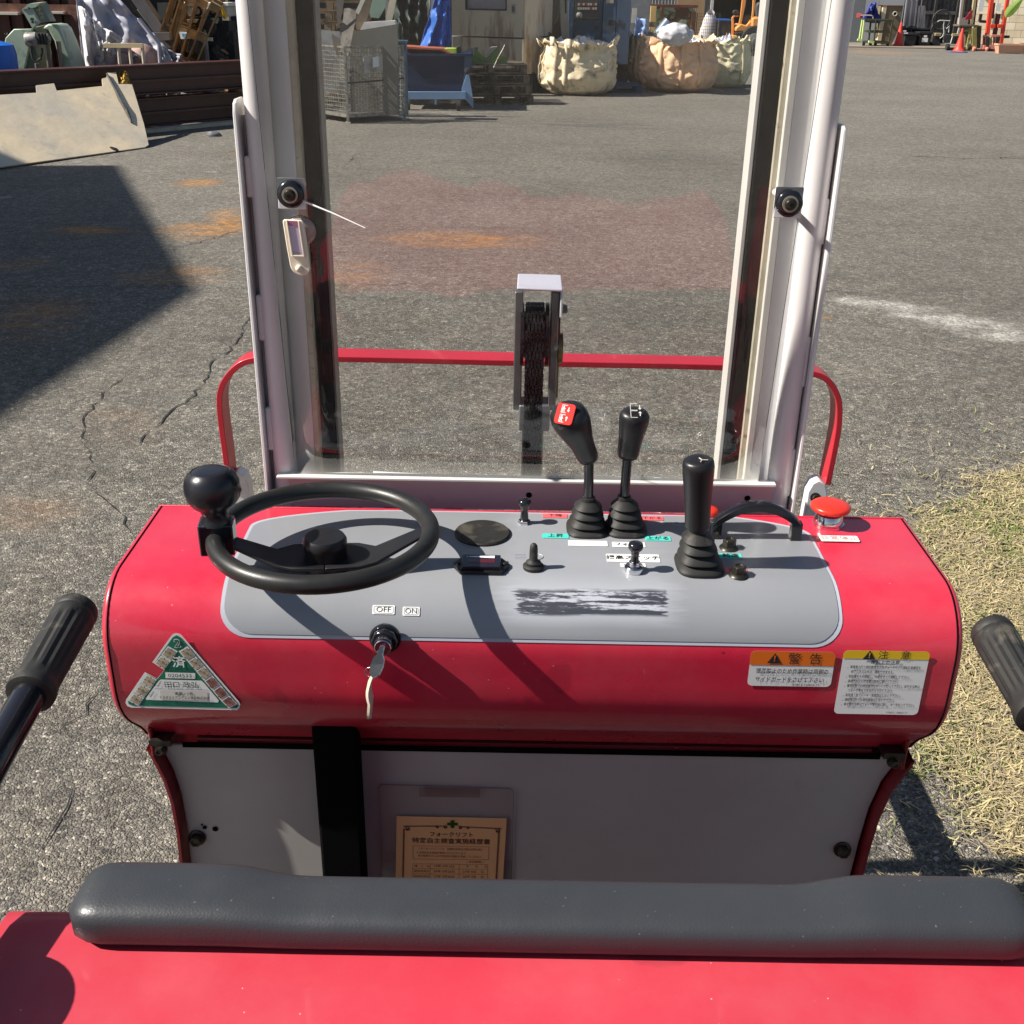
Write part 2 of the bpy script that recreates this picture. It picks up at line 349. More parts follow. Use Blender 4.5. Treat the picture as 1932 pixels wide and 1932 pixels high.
# yard materials
def asphalt():
    t = NT('worn_asphalt')
    wv = t.n('ShaderNodeVectorMath', operation='ADD'); wn = t.n('ShaderNodeTexNoise'); wn.inputs['Scale'].default_value = 120; wn.inputs['Detail'].default_value = 2; t.l(t.pos, wn.inputs['Vector'])
    ws = t.n('ShaderNodeVectorMath', operation='SCALE'); t.l(wn.outputs['Color'], ws.inputs[0]); ws.inputs['Scale'].default_value = .007; t.l(t.pos, wv.inputs[0]); t.l(ws.outputs[0], wv.inputs[1])
    v1 = t.n('ShaderNodeTexVoronoi'); v1.inputs['Scale'].default_value = 112; t.l(wv.outputs[0], v1.inputs['Vector'])
    ve = t.n('ShaderNodeTexVoronoi', feature='DISTANCE_TO_EDGE'); ve.inputs['Scale'].default_value = 112; t.l(wv.outputs[0], ve.inputs['Vector'])
    v2 = t.n('ShaderNodeTexVoronoi'); v2.inputs['Scale'].default_value = 230; t.l(wv.outputs[0], v2.inputs['Vector'])
    sp = t.sep(v1.outputs['Color'])
    stone = t.ramp(sp[0], [(0, (.05, .05, .052)), (.3, (.12, .113, .10)), (.62, (.19, .177, .153)), (.88, (.275, .255, .215)), (.97, (.42, .39, .33))], 'LINEAR')
    sp2 = t.sep(v2.outputs['Color'])
    fine = t.ramp(sp2[1], [(0, (.04, .038, .035)), (.5, (.11, .103, .09)), (1, (.22, .205, .175))])
    patch = t.ramp(t.noise(38, 3, .6), [(.42, 0.0), (.56, 1.0)])
    edge = t.math('MAXIMUM', t.ramp(ve.outputs['Distance'], [(.02, 1.0), (.10, 0.0)]), t.math('MULTIPLY', patch, .8))
    c = t.mix(edge, stone, fine)
    big = t.noise(.45, 6, .6)
    c = t.mix(t.ramp(big, [(.38, 0.0), (.60, 1.0)]), c, t.mix(1, c, (.74, .735, .73), 'MULTIPLY'))
    joint = t.ramp(t.noise(1.6, 4, .5, stretch=(.5, 3, 1)), [(.60, 0.0), (.66, .35)]); c = t.mix(joint, c, t.mix(1, c, (.6, .6, .6), 'MULTIPLY'))
    mid = t.noise(3.5, 6, .65); c = t.mix(t.ramp(mid, [(.4, 0.0), (.7, .6)]), c, t.mix(1, c, (1.2, 1.16, 1.08), 'MULTIPLY'))
    dark = t.ramp(t.noise(7, 5, .7), [(.6, 0.0), (.72, .45)]); c = t.mix(dark, c, (.05, .048, .043))
    # far yard: paler, smoother
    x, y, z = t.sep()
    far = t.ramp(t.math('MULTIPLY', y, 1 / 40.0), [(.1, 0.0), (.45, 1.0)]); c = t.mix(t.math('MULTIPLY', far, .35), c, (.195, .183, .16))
    # rust run-off
    rn = t.ramp(t.noise(2.6, 7, .7, stretch=(.8, 2.2, 1)), [(.44, 0.0), (.60, 1.0)]); msk = None
    for (a, b, rx, ry, ro, k) in RUST:
        e = t.math('MULTIPLY', t.blob(a, b, rx, ry, ro, .75), k); msk = e if msk is None else t.math('MAXIMUM', msk, e)
    msk = t.math('MULTIPLY', msk, t.math('ADD', t.math('MULTIPLY', rn, .8), .2)); c = t.mix(msk, c, (.36, .17, .045))
    ch = None
    for (a, b, rx, ry, ro, k) in CHALK:
        e = t.math('MULTIPLY', t.blob(a, b, rx, ry, ro, .5), k); ch = e if ch is None else t.math('MAXIMUM', ch, e)
    cn = t.math('MULTIPLY', t.ramp(t.noise(55, 5, .7), [(.36, 0.0), (.66, 1.0)]), t.ramp(t.noise(5, 5, .65), [(.36, .1), (.6, 1.0)])); c = t.mix(t.math('MULTIPLY', ch, cn), c, (.62, .60, .56))
    tm = None
    for (a, b, rx, ry, ro, k) in DARKS:
        e = t.math('MULTIPLY', t.blob(a, b, rx, ry, ro, .8), k); tm = e if tm is None else t.math('MAXIMUM', tm, e)
    tn = t.ramp(t.noise(2.2, 6, .7, stretch=(.35, 2, 1)), [(.4, 0.0), (.62, 1.0)]); c = t.mix(t.math('MULTIPLY', tm, tn), c, (.065, .062, .058))
    h = t.math('ADD', t.math('MULTIPLY', t.ramp(ve.outputs['Distance'], [(0, 0.0), (.25, 1.0)]), .8), t.math('MULTIPLY', t.ramp(v2.outputs['Distance'], [(0, 1.0), (.6, 0.0)]), .35))
    nm = t.bump(t.math('ADD', h, t.math('MULTIPLY', sp[1], .8)), .75, .005)
    c = t.mix(1, c, (1.30, 1.285, 1.265), 'MULTIPLY')
    lump = t.voro(30, wv.outputs[0], 'F1', 'Color'); c = t.mix(.32, c, t.mix(1, c, t.ramp(t.sep(lump)[1], [(0, .35), (.5, .9), (1, 1.9)]), 'MULTIPLY'))
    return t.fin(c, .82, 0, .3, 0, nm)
# ================================================================== ORDER PICKER TRUCK
TOP, FY, BACK = 1.06, 1.11, 1.353
T = thing('order_picker_truck', 'red order picker truck with grey deck, steering wheel and levers, filling the foreground', 'forklift', (0, 0.9, 0))
# console profile (Y, z) from the back edge over the top, round the front, tucked under
RC = .075
PROF = [(BACK, TOP)] + [(BACK + (FY + RC - BACK) * k / 4, TOP) for k in range(1, 4)]
PROF += [(FY + RC - RC * math.sin(a), TOP - RC + RC * math.cos(a)) for a in [PI / 2 * k / 12 for k in range(13)]]
PROF += [(FY, TOP - RC - (TOP - RC - .930) * k / 3) for k in range(1, 4)]
PROF += [(FY + a, b) for a, b in ((.0015, .915), (.005, .901), (.011, .887), (.020, .873), (.031, .860), (.043, .848), (.055, .836), (.066, .823), (.076, .808))]
LEN = [0.0]
for a, b in zip(PROF, PROF[1:]): LEN.append(LEN[-1] + math.hypot(b[0] - a[0], b[1] - a[1]))
def prof_at(s):
    s = max(0, min(LEN[-1], s))
    for i in range(len(LEN) - 1):
        if s <= LEN[i + 1] + 1e-9:
            k = (s - LEN[i]) / (LEN[i + 1] - LEN[i]); a, b = PROF[i], PROF[i + 1]
            y, z = a[0] + (b[0] - a[0]) * k, a[1] + (b[1] - a[1]) * k
            dy, dz = b[0] - a[0], b[1] - a[1]; L = math.hypot(dy, dz)
            return y, z, Vector((0, dz / L, -dy / L)) * (1 if True else 1)
def on_prof(x, y):          # picture point -> (X, s) on the console skin
    r = ray(x, y)
    for i in range(len(PROF) - 1):
        a, b = PROF[i], PROF[i + 1]
        dy, dz = b[0] - a[0], b[1] - a[1]
        det = r.y * (-dz) - r.z * (-dy)
        if abs(det) < 1e-9: continue
        ey, ez = a[0] - CAM.y, a[1] - CAM.z
        tt = (ey * (-dz) - ez * (-dy)) / det; k = (r.y * ez - r.z * ey) / det
        if tt > 0 and -1e-6 <= k <= 1.000001: return (CAM + r * tt).x, LEN[i] + k * (LEN[i + 1] - LEN[i])
    return None
def skin(X, s, off=0.0):
    y, z, n = prof_at(s); return Vector((X, y, z)) + n * off
HWL, HWR = -.511, .504
def console():
    mb = MB(); n = len(PROF)
    xs = [HWL, HWL + .004, HWL + .0055, HWL + .010] + [HWL + .010 + (HWR - HWL - .020) * k / 20 for k in range(1, 20)] + [HWR - .010, HWR - .0055, HWR - .004, HWR]
    vs = []
    for j, X in enumerate(xs):
        for i, (y, z) in enumerate(PROF):
            if j in (0, len(xs) - 1):
                _, _, nn = prof_at(LEN[i]); y -= nn.y * .004; z -= nn.z * .004
            vs.append((X, y, z))
    fs = [(j * n + i, j * n + i + 1, (j + 1) * n + i + 1, (j + 1) * n + i) for j in range(len(xs) - 1) for i in range(n - 1)]
    mb.add(vs, fs)
    for X, sg in ((HWL, 1), (HWR, -1)):                       # return edges of the sheet
        a = [(X, y - prof_at(LEN[i])[2].y * .004, z - prof_at(LEN[i])[2].z * .004) for i, (y, z) in enumerate(PROF)]
        b = [(X + sg * .002, y - prof_at(LEN[i])[2].y * .03, z - prof_at(LEN[i])[2].z * .03) for i, (y, z) in enumerate(PROF)]
        mb.add(a + b, [(i, i + 1, n + i + 1, n + i) for i in range(n - 1)])
    return mb.build('console_cover', M['red'], T, smooth=50)
cons = console()
# end plates closing the console, set in behind the rolled edge, running down as the curved side cheeks
def cheek(sg):
    X = (HWL + .006) if sg < 0 else (HWR - .006)
    out = [(y, z) for y, z in PROF]
    pts = [(X, y + .006, z - .006) for y, z in PROF[::1]]
    low = [(1.165, .80), (1.152, .74), (1.150, .66), (1.155, .55), (1.16, .40), (1.16, .12), (1.40, .12), (BACK + .04, .80), (BACK - .006, .90)]
    mb = MB().prism([Vector(p) for p in pts] + [Vector((X, a, b)) for a, b in low], (-sg * .006, 0, 0))
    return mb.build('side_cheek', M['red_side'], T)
def cheek_lo(sg):
    # curved red edge strip seen either side of the kick panel
    pts = []
    for px, py in ([(287, 1399), (293, 1408), (318, 1455), (333, 1500), (344, 1560), (352, 1640)] if sg < 0 else [(1714, 1423), (1708, 1432), (1672, 1478), (1648, 1530), (1630, 1590), (1612, 1660)]):
        pts.append(at_y(px, py, 1.184))
    pts.append(pts[-1] + (pts[-1] - pts[-2]) * .8 + Vector((0, 0, -.1))); last = pts[-1]
    pts += [Vector((last.x + sg * 0, last.y, .14))]
    mb = MB(); w = .004
    a = [p + Vector((sg * .003, -.017, 0)) for p in pts]; b = [p + Vector((-sg * w, 0, 0)) for p in a]
    vs = [p for p in a] + [p for p in b] + [p + Vector((0, .16, 0)) for p in a] + [p + Vector((0, .16, 0)) for p in b]; n = len(pts)
    fs = []
    for i in range(n - 1):
        fs += [(i, i + 1, n + i + 1, n + i), (i, i + 1, 2 * n + i + 1, 2 * n + i), (n + i, n + i + 1, 3 * n + i + 1, 3 * n + i)]
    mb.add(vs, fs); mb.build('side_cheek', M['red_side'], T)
    return pts
plL = cheek_lo(-1); plR = cheek_lo(1)
for X, sg in ((HWL + .008, 1), (HWR - .008, -1)):             # inner end plates of the console
    mb = MB().prism([Vector((X, y + .01, z - .008)) for y, z in PROF] + [Vector((X, BACK - .01, .82))], (sg * .003, 0, 0))
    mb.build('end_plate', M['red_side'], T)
MB().bb(HWL + .02, HWR - .02, BACK - .012, BACK - .009, .82, TOP - .004).build('back_plate', M['red_side'], T)
# folded lip along the back edge
MB().bb(HWL + .004, HWR - .004, BACK - .0005, BACK + .003, TOP - .02, TOP + .0015).build('back_lip', M['red'], T, bevel=.001)
mb = MB().add([skin(HWR - .012, .004, 0), skin(HWR - .002, .004, .003), skin(HWR - .002, .03, 0), skin(HWR - .012, .03, 0)], [(0, 1, 2), (0, 2, 3)])
for xa_, xb_ in ((HWL + .016, HWL + .021), (HWR - .021, HWR - .016)): MB().bb(xa_, xb_, 1.166, 1.196, .786, .832).build('sun_leak_block', M['red_side'], T, bevel=.002)  # small blocks added only to keep a sun streak off the kick panel
# kick panel
kp = [p + Vector((.005, .004, 0)) for p in plL[1:]] + [p + Vector((-.005, .004, 0)) for p in plR[:0:-1]]
kick = MB().prism(kp, (0, .005, 0)).build('kick_panel', M['grey_panel'], T, bevel=.0015)
def hexbolt(mb, c, d, r, h, washer=True, n=6):
    c = Vector(c); d = Vector(d).normalized()
    if washer: mb.lathe(c, d, [(r * 1.35, 0), (r * 1.35, h * .18), (r * 1.15, h * .24)], 20)
    mb.lathe(c, d, [(r, 0), (r, h * .8), (r * .85, h), (r * .6, h), (r * .55, h * .85)], n)
    return mb
for px, py in ((372, 1580), (1589, 1602)):
    hexbolt(MB(), at_y(px, py, 1.1865), (0, -1, .1), .009, .012).build('panel_bolt', M['darkbolt'], kick, smooth=30)
for px, py in ((305, 1412), (1684, 1436)):
    p = at_y(px, py, 1.165); b = hexbolt(MB(), p, (0, -1, .2), .006, .012); b.bb(p.x - .014, p.x + .014, p.y - .004, p.y + .02, p.z + .006, p.z + .015)
    b.build('panel_bolt', M['darkbolt'], T, smooth=30)
mb = MB()
for px, py, r in ((386, 1561, .003), (406, 1564, .004), (381, 1556, .0015)):
    p = at_y(px, py, 1.1870); mb.cyl(p, p + Vector((0, -.0006, 0)), r, n=9)
mb.build('drill_hole', M['void'], kick)
p0, p1 = at_y(345, 1409, 1.187), at_y(1660, 1430, 1.187)
MB().bb(p0.x, p1.x, 1.1862, 1.1875, p1.z - .002, p1.z + .006).build('panel_gap', M['void'], kick)
# recess and steering column
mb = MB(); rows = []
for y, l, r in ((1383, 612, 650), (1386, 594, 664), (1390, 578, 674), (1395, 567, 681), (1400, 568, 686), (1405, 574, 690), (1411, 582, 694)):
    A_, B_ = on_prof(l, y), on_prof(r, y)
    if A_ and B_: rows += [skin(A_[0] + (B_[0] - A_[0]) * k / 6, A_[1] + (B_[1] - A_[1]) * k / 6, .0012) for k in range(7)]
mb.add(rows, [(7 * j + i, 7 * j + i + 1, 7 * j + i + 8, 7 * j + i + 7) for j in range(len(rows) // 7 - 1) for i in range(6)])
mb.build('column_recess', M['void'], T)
for X in (HWL + .0075, HWR - .0075):
    MB().tube([skin(X, s_, .0002) for s_ in np.linspace(.0, LEN[-1], 60)], .0011, 5).build('edge_seam', M['void'], T, smooth=60)
xa, xb = at_y(597, 1500, 1.148).x, at_y(678, 1500, 1.148).x
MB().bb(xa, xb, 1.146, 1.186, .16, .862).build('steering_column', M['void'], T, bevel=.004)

# ------------------------------------------------------------------ grey deck sheet wrapping over the console
def deck_outline(grow=0.0):
    L0, R0 = -.367 - grow, .357 + grow
    s_bot = on_prof(1000, 1205)[1] + grow; s0 = .006 - grow; R = .035
    def edges(s):
        xl, xr = L0, R0
        a = s - s0
        back = .026
        if a < back + .03:                                     # arched back edge with big corner radius
            q = max(0.0, min(1.0, a / (back + .03)))
            xl = L0 + .13 * (1 - q) ** 2.2 + (.04 if q < .02 else 0); xr = R0 - .10 * (1 - q) ** 2.2
        # slight flare towards the front
        f = max(0, min(1, (s - .10) / .2)); xl -= 0.0 * f
        b = s_bot - s
        if b < R:
            k = R - math.sqrt(max(0, R * R - (R - b) ** 2)); xl += k; xr -= k
        return xl, xr
    ss = [s0 + .0005 * k * k for k in range(0, 9)]
    ss += list(np.linspace(ss[-1] + .003, s_bot - R, 52)) + [s_bot - R + R * math.sin(PI / 2 * k / 9) for k in range(1, 10)]
    return [(s, *edges(s)) for s in ss]
SCR = (at_y(975, 1130, FY).x, at_y(1272, 1130, FY).x, skin(0, on_prof(1100, 1161)[1]).z, skin(0, on_prof(1100, 1106)[1]).z)
M['deck'] = deck_mat()
def deck_sheet(name, m, grow, off, parent):
    o = deck_outline(grow); N = 24; vs = []; fs = []
    for s, a, b in o: vs += [skin(a + (b - a) * k / N, s, off) for k in range(N + 1)]
    w = N + 1
    fs = [(j * w + i, j * w + i + 1, (j + 1) * w + i + 1, (j + 1) * w + i) for j in range(len(o) - 1) for i in range(N)]
    return MB().add(vs, fs).build(name, m, parent, smooth=60)
M['border'] = mat('pale_sheet_border', (.40, .42, .48), .4, var=.03)
dk = deck_sheet('deck_sheet', M['deck'], 0, .0016, T)
deck_sheet('sheet_border', M['border'], .0045, .0008, dk)

# ------------------------------------------------------------------ flat print
def text_mb(body, size, at, u, v, off=0.0, weight=0.0, align='CENTER', squash=1.0):
    c = bpy.data.curves.new('t', 'FONT'); c.body = body; c.size = size; c.align_x = align; c.align_y = 'CENTER'; c.offset = weight
    c.resolution_u = 3
    o = bpy.data.objects.new('t', c); me = bpy.data.meshes.new_from_object(o)
    u = Vector(u).normalized(); v = Vector(v).normalized(); n = u.cross(v).normalized()
    P = Vector(at) + n * off
    vs = [P + u * (q.co.x * squash) + v * q.co.y for q in me.vertices]; fs = [tuple(p.vertices) for p in me.polygons]
    bpy.data.objects.remove(o); bpy.data.meshes.remove(me); bpy.data.curves.remove(c)
    return vs, fs
EX, EZ, EY = Vector((1, 0, 0)), Vector((0, 0, 1)), Vector((0, 1, 0))
def write(parts, m, parent, name='lettering'):
    mb = MB()
    for a in parts:
        vs, fs = text_mb(*a[0], **a[1]) if isinstance(a, tuple) and isinstance(a[1], dict) else text_mb(*a)
        mb.add(vs, fs)
    return mb.build(name, m, parent)
def tx(*a, **k): return (a, k)
def rrect(cx, cy, w, h, r, u, v, P, off, n=5):
    pts = []
    for sx, sy, a0 in ((1, 1, 0), (-1, 1, 90), (-1, -1, 180), (1, -1, 270)):
        for k in range(n + 1):
            a = math.radians(a0 + 90 * k / n); pts.append((cx + sx * (w / 2 - r) + r * math.cos(a), cy + sy * (h / 2 - r) + r * math.sin(a)))
    nn = Vector(u).cross(Vector(v)).normalized()
    return [P + Vector(u) * a + Vector(v) * b + nn * off for a, b in pts]
def label_top(px, py, w, h, m, text=None, tm=None, ts=.009, name='label', rot=0, weight=0, parent=None, dx=0, squash=1.0, r=.001):
    P = at_z(px, py, TOP); X, s = on_prof(px, py) if on_prof(px, py) else (P.x, 0)
    y, z, n = prof_at(s); P = Vector((X, y, z)); u = EX; v = n.cross(u) if n.cross(u).dot(Vector((0, 1, .3))) > 0 else -n.cross(u)
    u = (EX * math.cos(rot) + v * math.sin(rot)); v = n.cross(u)
    o = MB().prism(rrect(0, 0, w, h, r, u, v, P, .0020, 2), n * .0004).build(name, m, parent or T)
    if text: write([tx(text, ts, P + u * dx, u, v, off=.0028, weight=weight, squash=squash)], tm or M['ink'], o)
    return o
def lcol(c, k): return c
label_top(1047, 976, .033, .0125, M['red_tape'], '下降', ts=.010, name='tape_label')
label_top(1048, 1014, .034, .0130, M['teal_tape'], '上昇', ts=.0105, name='tape_label')
label_top(1109, 1028, .050, .0145, M['white'], 'プラットホーム', ts=.0065, name='tape_label', tm=mat('faded_ink', (.55, .55, .56), .5))
label_top(1186, 1030.5, .042, .0135, M['white'], 'フォーク', ts=.0095, name='tape_label', weight=.0001)
label_top(1230, 981, .030, .0120, M['red_tape'], '下がる', ts=.009, name='tape_label')
label_top(1241, 1019, .033, .0125, M['teal_tape'], '上がる', ts=.010, name='tape_label', weight=.0001)
label_top(1194, 1056, .066, .0205, M['white'], '揚高スイッチ', ts=.0112, name='tape_label', weight=.00015)
label_top(1194, 1069, .031, .0095, M['white'], '右(切)　解除', ts=.0042, name='tape_label')
label_top(1378, 1052, .028, .0130, M['teal_tape'], '前進', ts=.0105, name='tape_label', weight=.0002)
label_top(1388, 1079, .028, .0125, M['red_tape'], '後進', ts=.009, name='tape_label')
label_top(1583, 1019, .050, .0165, M['white'], '非常停止', ts=.0125, name='label', tm=mat('rubbed_red_ink', (.62, .36, .33), .5), weight=.0001, r=.002)
label_top(724, 1151, .0262, .0108, M['white'], 'OFF', ts=.0088, name='switch_label', squash=1.15, weight=-.00005)
label_top(776, 1154, .0200, .0106, M['white'], 'ON', ts=.0088, name='switch_label', squash=1.05, weight=-.00005)
mb = MB()
for px, py, w, h in ((724, 1151, .0232, .0086), (776, 1154, .0170, .0084)):
    X, s = on_prof(px, py); y, z, n = prof_at(s); P = Vector((X, y, z)); v = n.cross(EX); v = v if v.z > 0 else -v
    a = rrect(0, 0, w, h, .0018, EX, v, P, .0029, 3); b = rrect(0, 0, w - .0008, h - .0008, .0014, EX, v, P, .0029, 3); k = len(a)
    mb.add(a + b, [(i, (i + 1) % k, k + (i + 1) % k, k + i) for i in range(k)])
mb.build('switch_label', M['ink'], T)
# pale printed symbols: horn, head lamp
pale = mat('pale_print', (.40, .42, .46), .4)
P = at_z(1276, 990, TOP); mb = MB()
z0 = Vector((0, 0, .0022))
mb.add([P + z0 + Vector(q) for q in ((-.020, .006, 0), (-.0185, .006, 0), (-.013, .0022, 0), (.014, .0022, 0), (.014, .0010, 0), (-.013, .0010, 0), (-.0185, -.005, 0), (-.020, -.005, 0))], [tuple(range(8))])
mb.tube([P + z0 + Vector((.004 + .010 * math.cos(a), -.0015 + .0045 * math.sin(a), 0)) for a in [2 * PI * k / 16 for k in range(16)]], .0006, 4, True)
mb.build('horn_symbol', pale, T)
P = at_z(1003, 1053, TOP); mb = MB()
for k in range(4): mb.bb(P.x - .021, P.x - .008, P.y - .006 + k * .004, P.y - .0052 + k * .004, TOP + .0018, TOP + .0022)
mb.tube([P + z0 + Vector((.004 + .010 * math.cos(a), .008 * math.sin(a), 0)) for a in [-PI / 2 + PI * k / 10 for k in range(11)]], .0005, 4)
mb.build('lamp_symbol', pale, T)

# warning sticker, caution sticker on the flat face
def face_pt(px, py, off=0.0): return at_y(px, py, FY - off)
EDN = None
def sticker(x0, y0, x1, y1, band, bm_, name):
    ym = (y0 + y1) / 2; a, b = face_pt(x0, ym), face_pt(x1, ym); a.z = face_pt((x0 + x1) / 2, y0).z; b.z = face_pt((x0 + x1) / 2, y1).z; cx, cz = (a.x + b.x) / 2, (a.z + b.z) / 2; w, h = b.x - a.x, a.z - b.z
    P = Vector((cx, FY, cz))
    o = MB().add(rrect(0, 0, w, h, .006, EX, EZ, P, .0010), [tuple(range(24))]).build(name, M['white'], T)
    pts = rrect(0, 0, w, h, .006, EX, EZ, P, .0013)
    top = [p for p in pts if p.z > cz]; zb = a.z - h * band
    poly = top + [Vector((cx - w / 2, FY - .0013, zb)), Vector((cx + w / 2, FY - .0013, zb))]
    MB().add(poly, [tuple(range(len(poly)))]).build('colour_band', bm_, o)
    return o, cx, cz, w, h, a.z, a.x
def warn_tri(mb, c, s, hole=None):
    mb.add([c + Vector((0, 0, s * .55)), c + Vector((-s * .6, 0, -s * .45)), c + Vector((s * .6, 0, -s * .45))], [(0, 1, 2)])
def excl(mb, c, s):
    mb.add([c + Vector(q) * s for q in ((-.07, 0, .30), (.07, 0, .30), (.035, 0, -.12), (-.035, 0, -.12))], [(0, 1, 2, 3)])
    mb.add([c + Vector(q) * s for q in ((-.05, 0, -.2), (.05, 0, -.2), (.05, 0, -.31), (-.05, 0, -.31))], [(0, 1, 2, 3)])
o, cx, cz, w, h, zt, xl = sticker(1413, 1228, 1572, 1294, .40, M['orange_label'], 'warning_sticker')
Y2 = FY - .0017
mb = MB(); warn_tri(mb, Vector((xl + w * .285, Y2, zt - h * .21)), .014); mb.build('hazard_triangle', M['ink'], o)
mb = MB(); excl(mb, Vector((xl + w * .285, Y2 - .0003, zt - h * .20)), .013); mb.build('hazard_triangle', M['orange_label'], o)
write([tx('警', .0165, (xl + w * .52, Y2, zt - h * .22), EX, EZ), tx('告', .0165, (xl + w * .77, Y2, zt - h * .22), EX, EZ),
       tx('墜落防止のため作業時は両側の', .0077, (xl + w * .085, Y2, zt - h * .57), EX, EZ, align='LEFT', squash=.80, weight=.00006),
       tx('サイドガードをさげて下さい', .0079, (xl + w * .085, Y2, zt - h * .81), EX, EZ, align='LEFT', squash=.80, weight=.00006),
       tx('57814-10470-71', .0042, (xl + w * .54, Y2, zt - h * .955), EX, EZ, align='LEFT', squash=1.15)], M['ink'], o)
o, cx, cz, w, h, zt, xl = sticker(1582, 1227, 1743, 1347, .125, M['yellow_label'], 'caution_sticker')
mb = MB(); warn_tri(mb, Vector((xl + w * .30, Y2, zt - h * .07)), .0125); mb.build('hazard_triangle', M['ink'], o)
mb = MB(); excl(mb, Vector((xl + w * .30, Y2 - .0003, zt - h * .066)), .0115); mb.build('hazard_triangle', M['yellow_label'], o)
LN = ['事業者の行う特別教育またはフォークリフト運転技能講習を', '修了した人以外は、運転できません。', '取扱書を十分理解し、内容を守って運転して下さい。',
      '過積載および偏荷重は絶対に避けて下さい。', '積荷状態での荷役操作はゆっくり行って下さい。走行する時は', 'フォーク等をできるだけ下げて下さい。',
      '急発進・急ブレーキ・急旋回はしないで下さい。', '運転席以外での車両乗車はしないで下さい。', '車を離れる時はフォーク等を床に降し、キーを抜いて下さい。']
tt = [tx('注', .0125, (xl + w * .46, Y2, zt - h * .068), EX, EZ), tx('意', .0125, (xl + w * .72, Y2, zt - h * .068), EX, EZ),
      tx('運転上の注意', .0058, (xl + w * .5, Y2, zt - h * .175), EX, EZ, weight=.00005)]
for k, s in enumerate(LN):
    ind = 0 if k in (1, 5) else -.02
    tt.append(tx(('' if k in (1, 5) else '。') + s, .0047, (xl + w * (.12 if k in (1, 5) else .07), Y2, zt - h * (.255 + .0735 * k)), EX, EZ, align='LEFT', squash=.66, weight=.00004))
tt.append(tx('57832-10860-71', .0036, (xl + w * .62, Y2, zt - h * .965), EX, EZ, align='LEFT', squash=1.1))
write(tt, M['ink'], o)
MB().add([Vector((xl + w * .38, Y2, zt - h * .20)), Vector((xl + w * .62, Y2, zt - h * .20)), Vector((xl + w * .62, Y2, zt - h * .205)), Vector((xl + w * .38, Y2, zt - h * .205))], [(0, 1, 2, 3)]).build('underline', M['ink'], o)

# triangular inspection sticker, with a piece torn out of its left side
def tri_px(zx, zy): return (223.6 + zx * .1323, 1169.4 + zy * .1323)
def FP(zx, zy, off): return face_pt(*tri_px(zx, zy), 0) + Vector((0, -off, 0))
outer = [(485, 600), (760, 215), (790, 192), (830, 182), (870, 190), (905, 215), (1720, 1160), (1738, 1205), (1725, 1255), (1690, 1282), (190, 1245), (130, 1225), (103, 1180), (112, 1130), (380, 738), (555, 830), (660, 705)]
ts = MB().add([FP(a, b, .0010) for a, b in outer], [tuple(range(len(outer)))]).build('inspection_sticker', M['white'], T)
green = [(515, 610), (775, 245), (830, 212), (885, 238), (1700, 1180), (1712, 1225), (1690, 1250), (210, 1216), (150, 1195), (140, 1150), (412, 765), (560, 835), (662, 705)]
MB().add([FP(a, b, .0013) for a, b in green], [tuple(range(len(green)))]).build('green_field', M['green_label'], ts)
def cell(ax, ay, bx, by, cx_, cy_, dx_, dy_, m, nm='hologram_seal'):
    q = [(ax, ay), (bx, by), (cx_, cy_), (dx_, dy_)]; c = (sum(a for a, _ in q) / 4, sum(b for _, b in q) / 4)
    MB().add([FP(a, b, .0016) for a, b in q], [(0, 1, 2, 3)]).build('seal_cell', M['white'], ts)
    sm = [(c[0] + (a - c[0]) * .8, c[1] + (b - c[1]) * .8) for a, b in q]
    o = MB().add([FP(a, b, .0019) for a, b in sm], [(0, 1, 2, 3)]).build(nm, m, ts)
    return c
cs = [cell(710, 362, 848, 438, 755, 575, 612, 492, M['gold_label']), cell(610, 498, 752, 578, 655, 702, 515, 612, M['gold_label']),
      cell(410, 765, 552, 842, 470, 968, 325, 893, M['gold_label']), cell(322, 900, 466, 974, 372, 1098, 228, 1022, M['gold_label']),
      cell(225, 1030, 368, 1105, 290, 1218, 142, 1140, M['gold_label']),
      cell(862, 440, 990, 365, 1100, 500, 985, 578, M['gold_label']), cell(988, 582, 1105, 508, 1220, 635, 1105, 715, M['gold_label']),
      cell(1108, 720, 1224, 640, 1340, 778, 1222, 855, M['gold_label']), cell(1226, 858, 1344, 782, 1460, 918, 1340, 994, M['gold_worn']),
      cell(1344, 998, 1464, 922, 1580, 1062, 1460, 1135, M['gold_worn']), cell(1462, 1138, 1582, 1066, 1700, 1190, 1578, 1252, M['gold_worn'])]
u, v = EX, EZ
tt = [tx('演', .0042, FP(a, b, .0021), EX, EZ) for a, b in cs]
for a, b in cs:
    for k in range(4): tt.append(tx('●', .0022, FP(a + 62 * math.cos(k * PI / 2 + .5), b + 62 * math.sin(k * PI / 2 + .5), .0021), EX, EZ))
write(tt, mat('seal_print', (.12, .10, .08), .6), ts)
white_box = [(610, 840), (1185, 856), (1225, 890), (1435, 1140), (1425, 1168), (400, 1130), (398, 1105), (580, 858)]
MB().add([FP(a, b, .0016) for a, b in white_box], [tuple(range(len(white_box)))]).build('name_field', M['white'], ts)
MB().add([FP(a, b, .0016) for a, b in ((672, 738), (1098, 750), (1100, 832), (676, 820))], [(0, 1, 2, 3)]).build('number_field', M['white'], ts)
MB().add([FP(a, b, .0019) for a, b in ((600, 995), (1275, 1010), (1280, 1138), (605, 1122))], [(0, 1, 2, 3)]).build('name_field', mat('cream_label', (.70, .66, .60), .5), ts)
MB().add([FP(a, b, .0019) for a, b in ((520, 968), (1290, 988), (1290, 992), (520, 972))], [(0, 1, 2, 3)]).build('rule_line', M['ink'], ts)
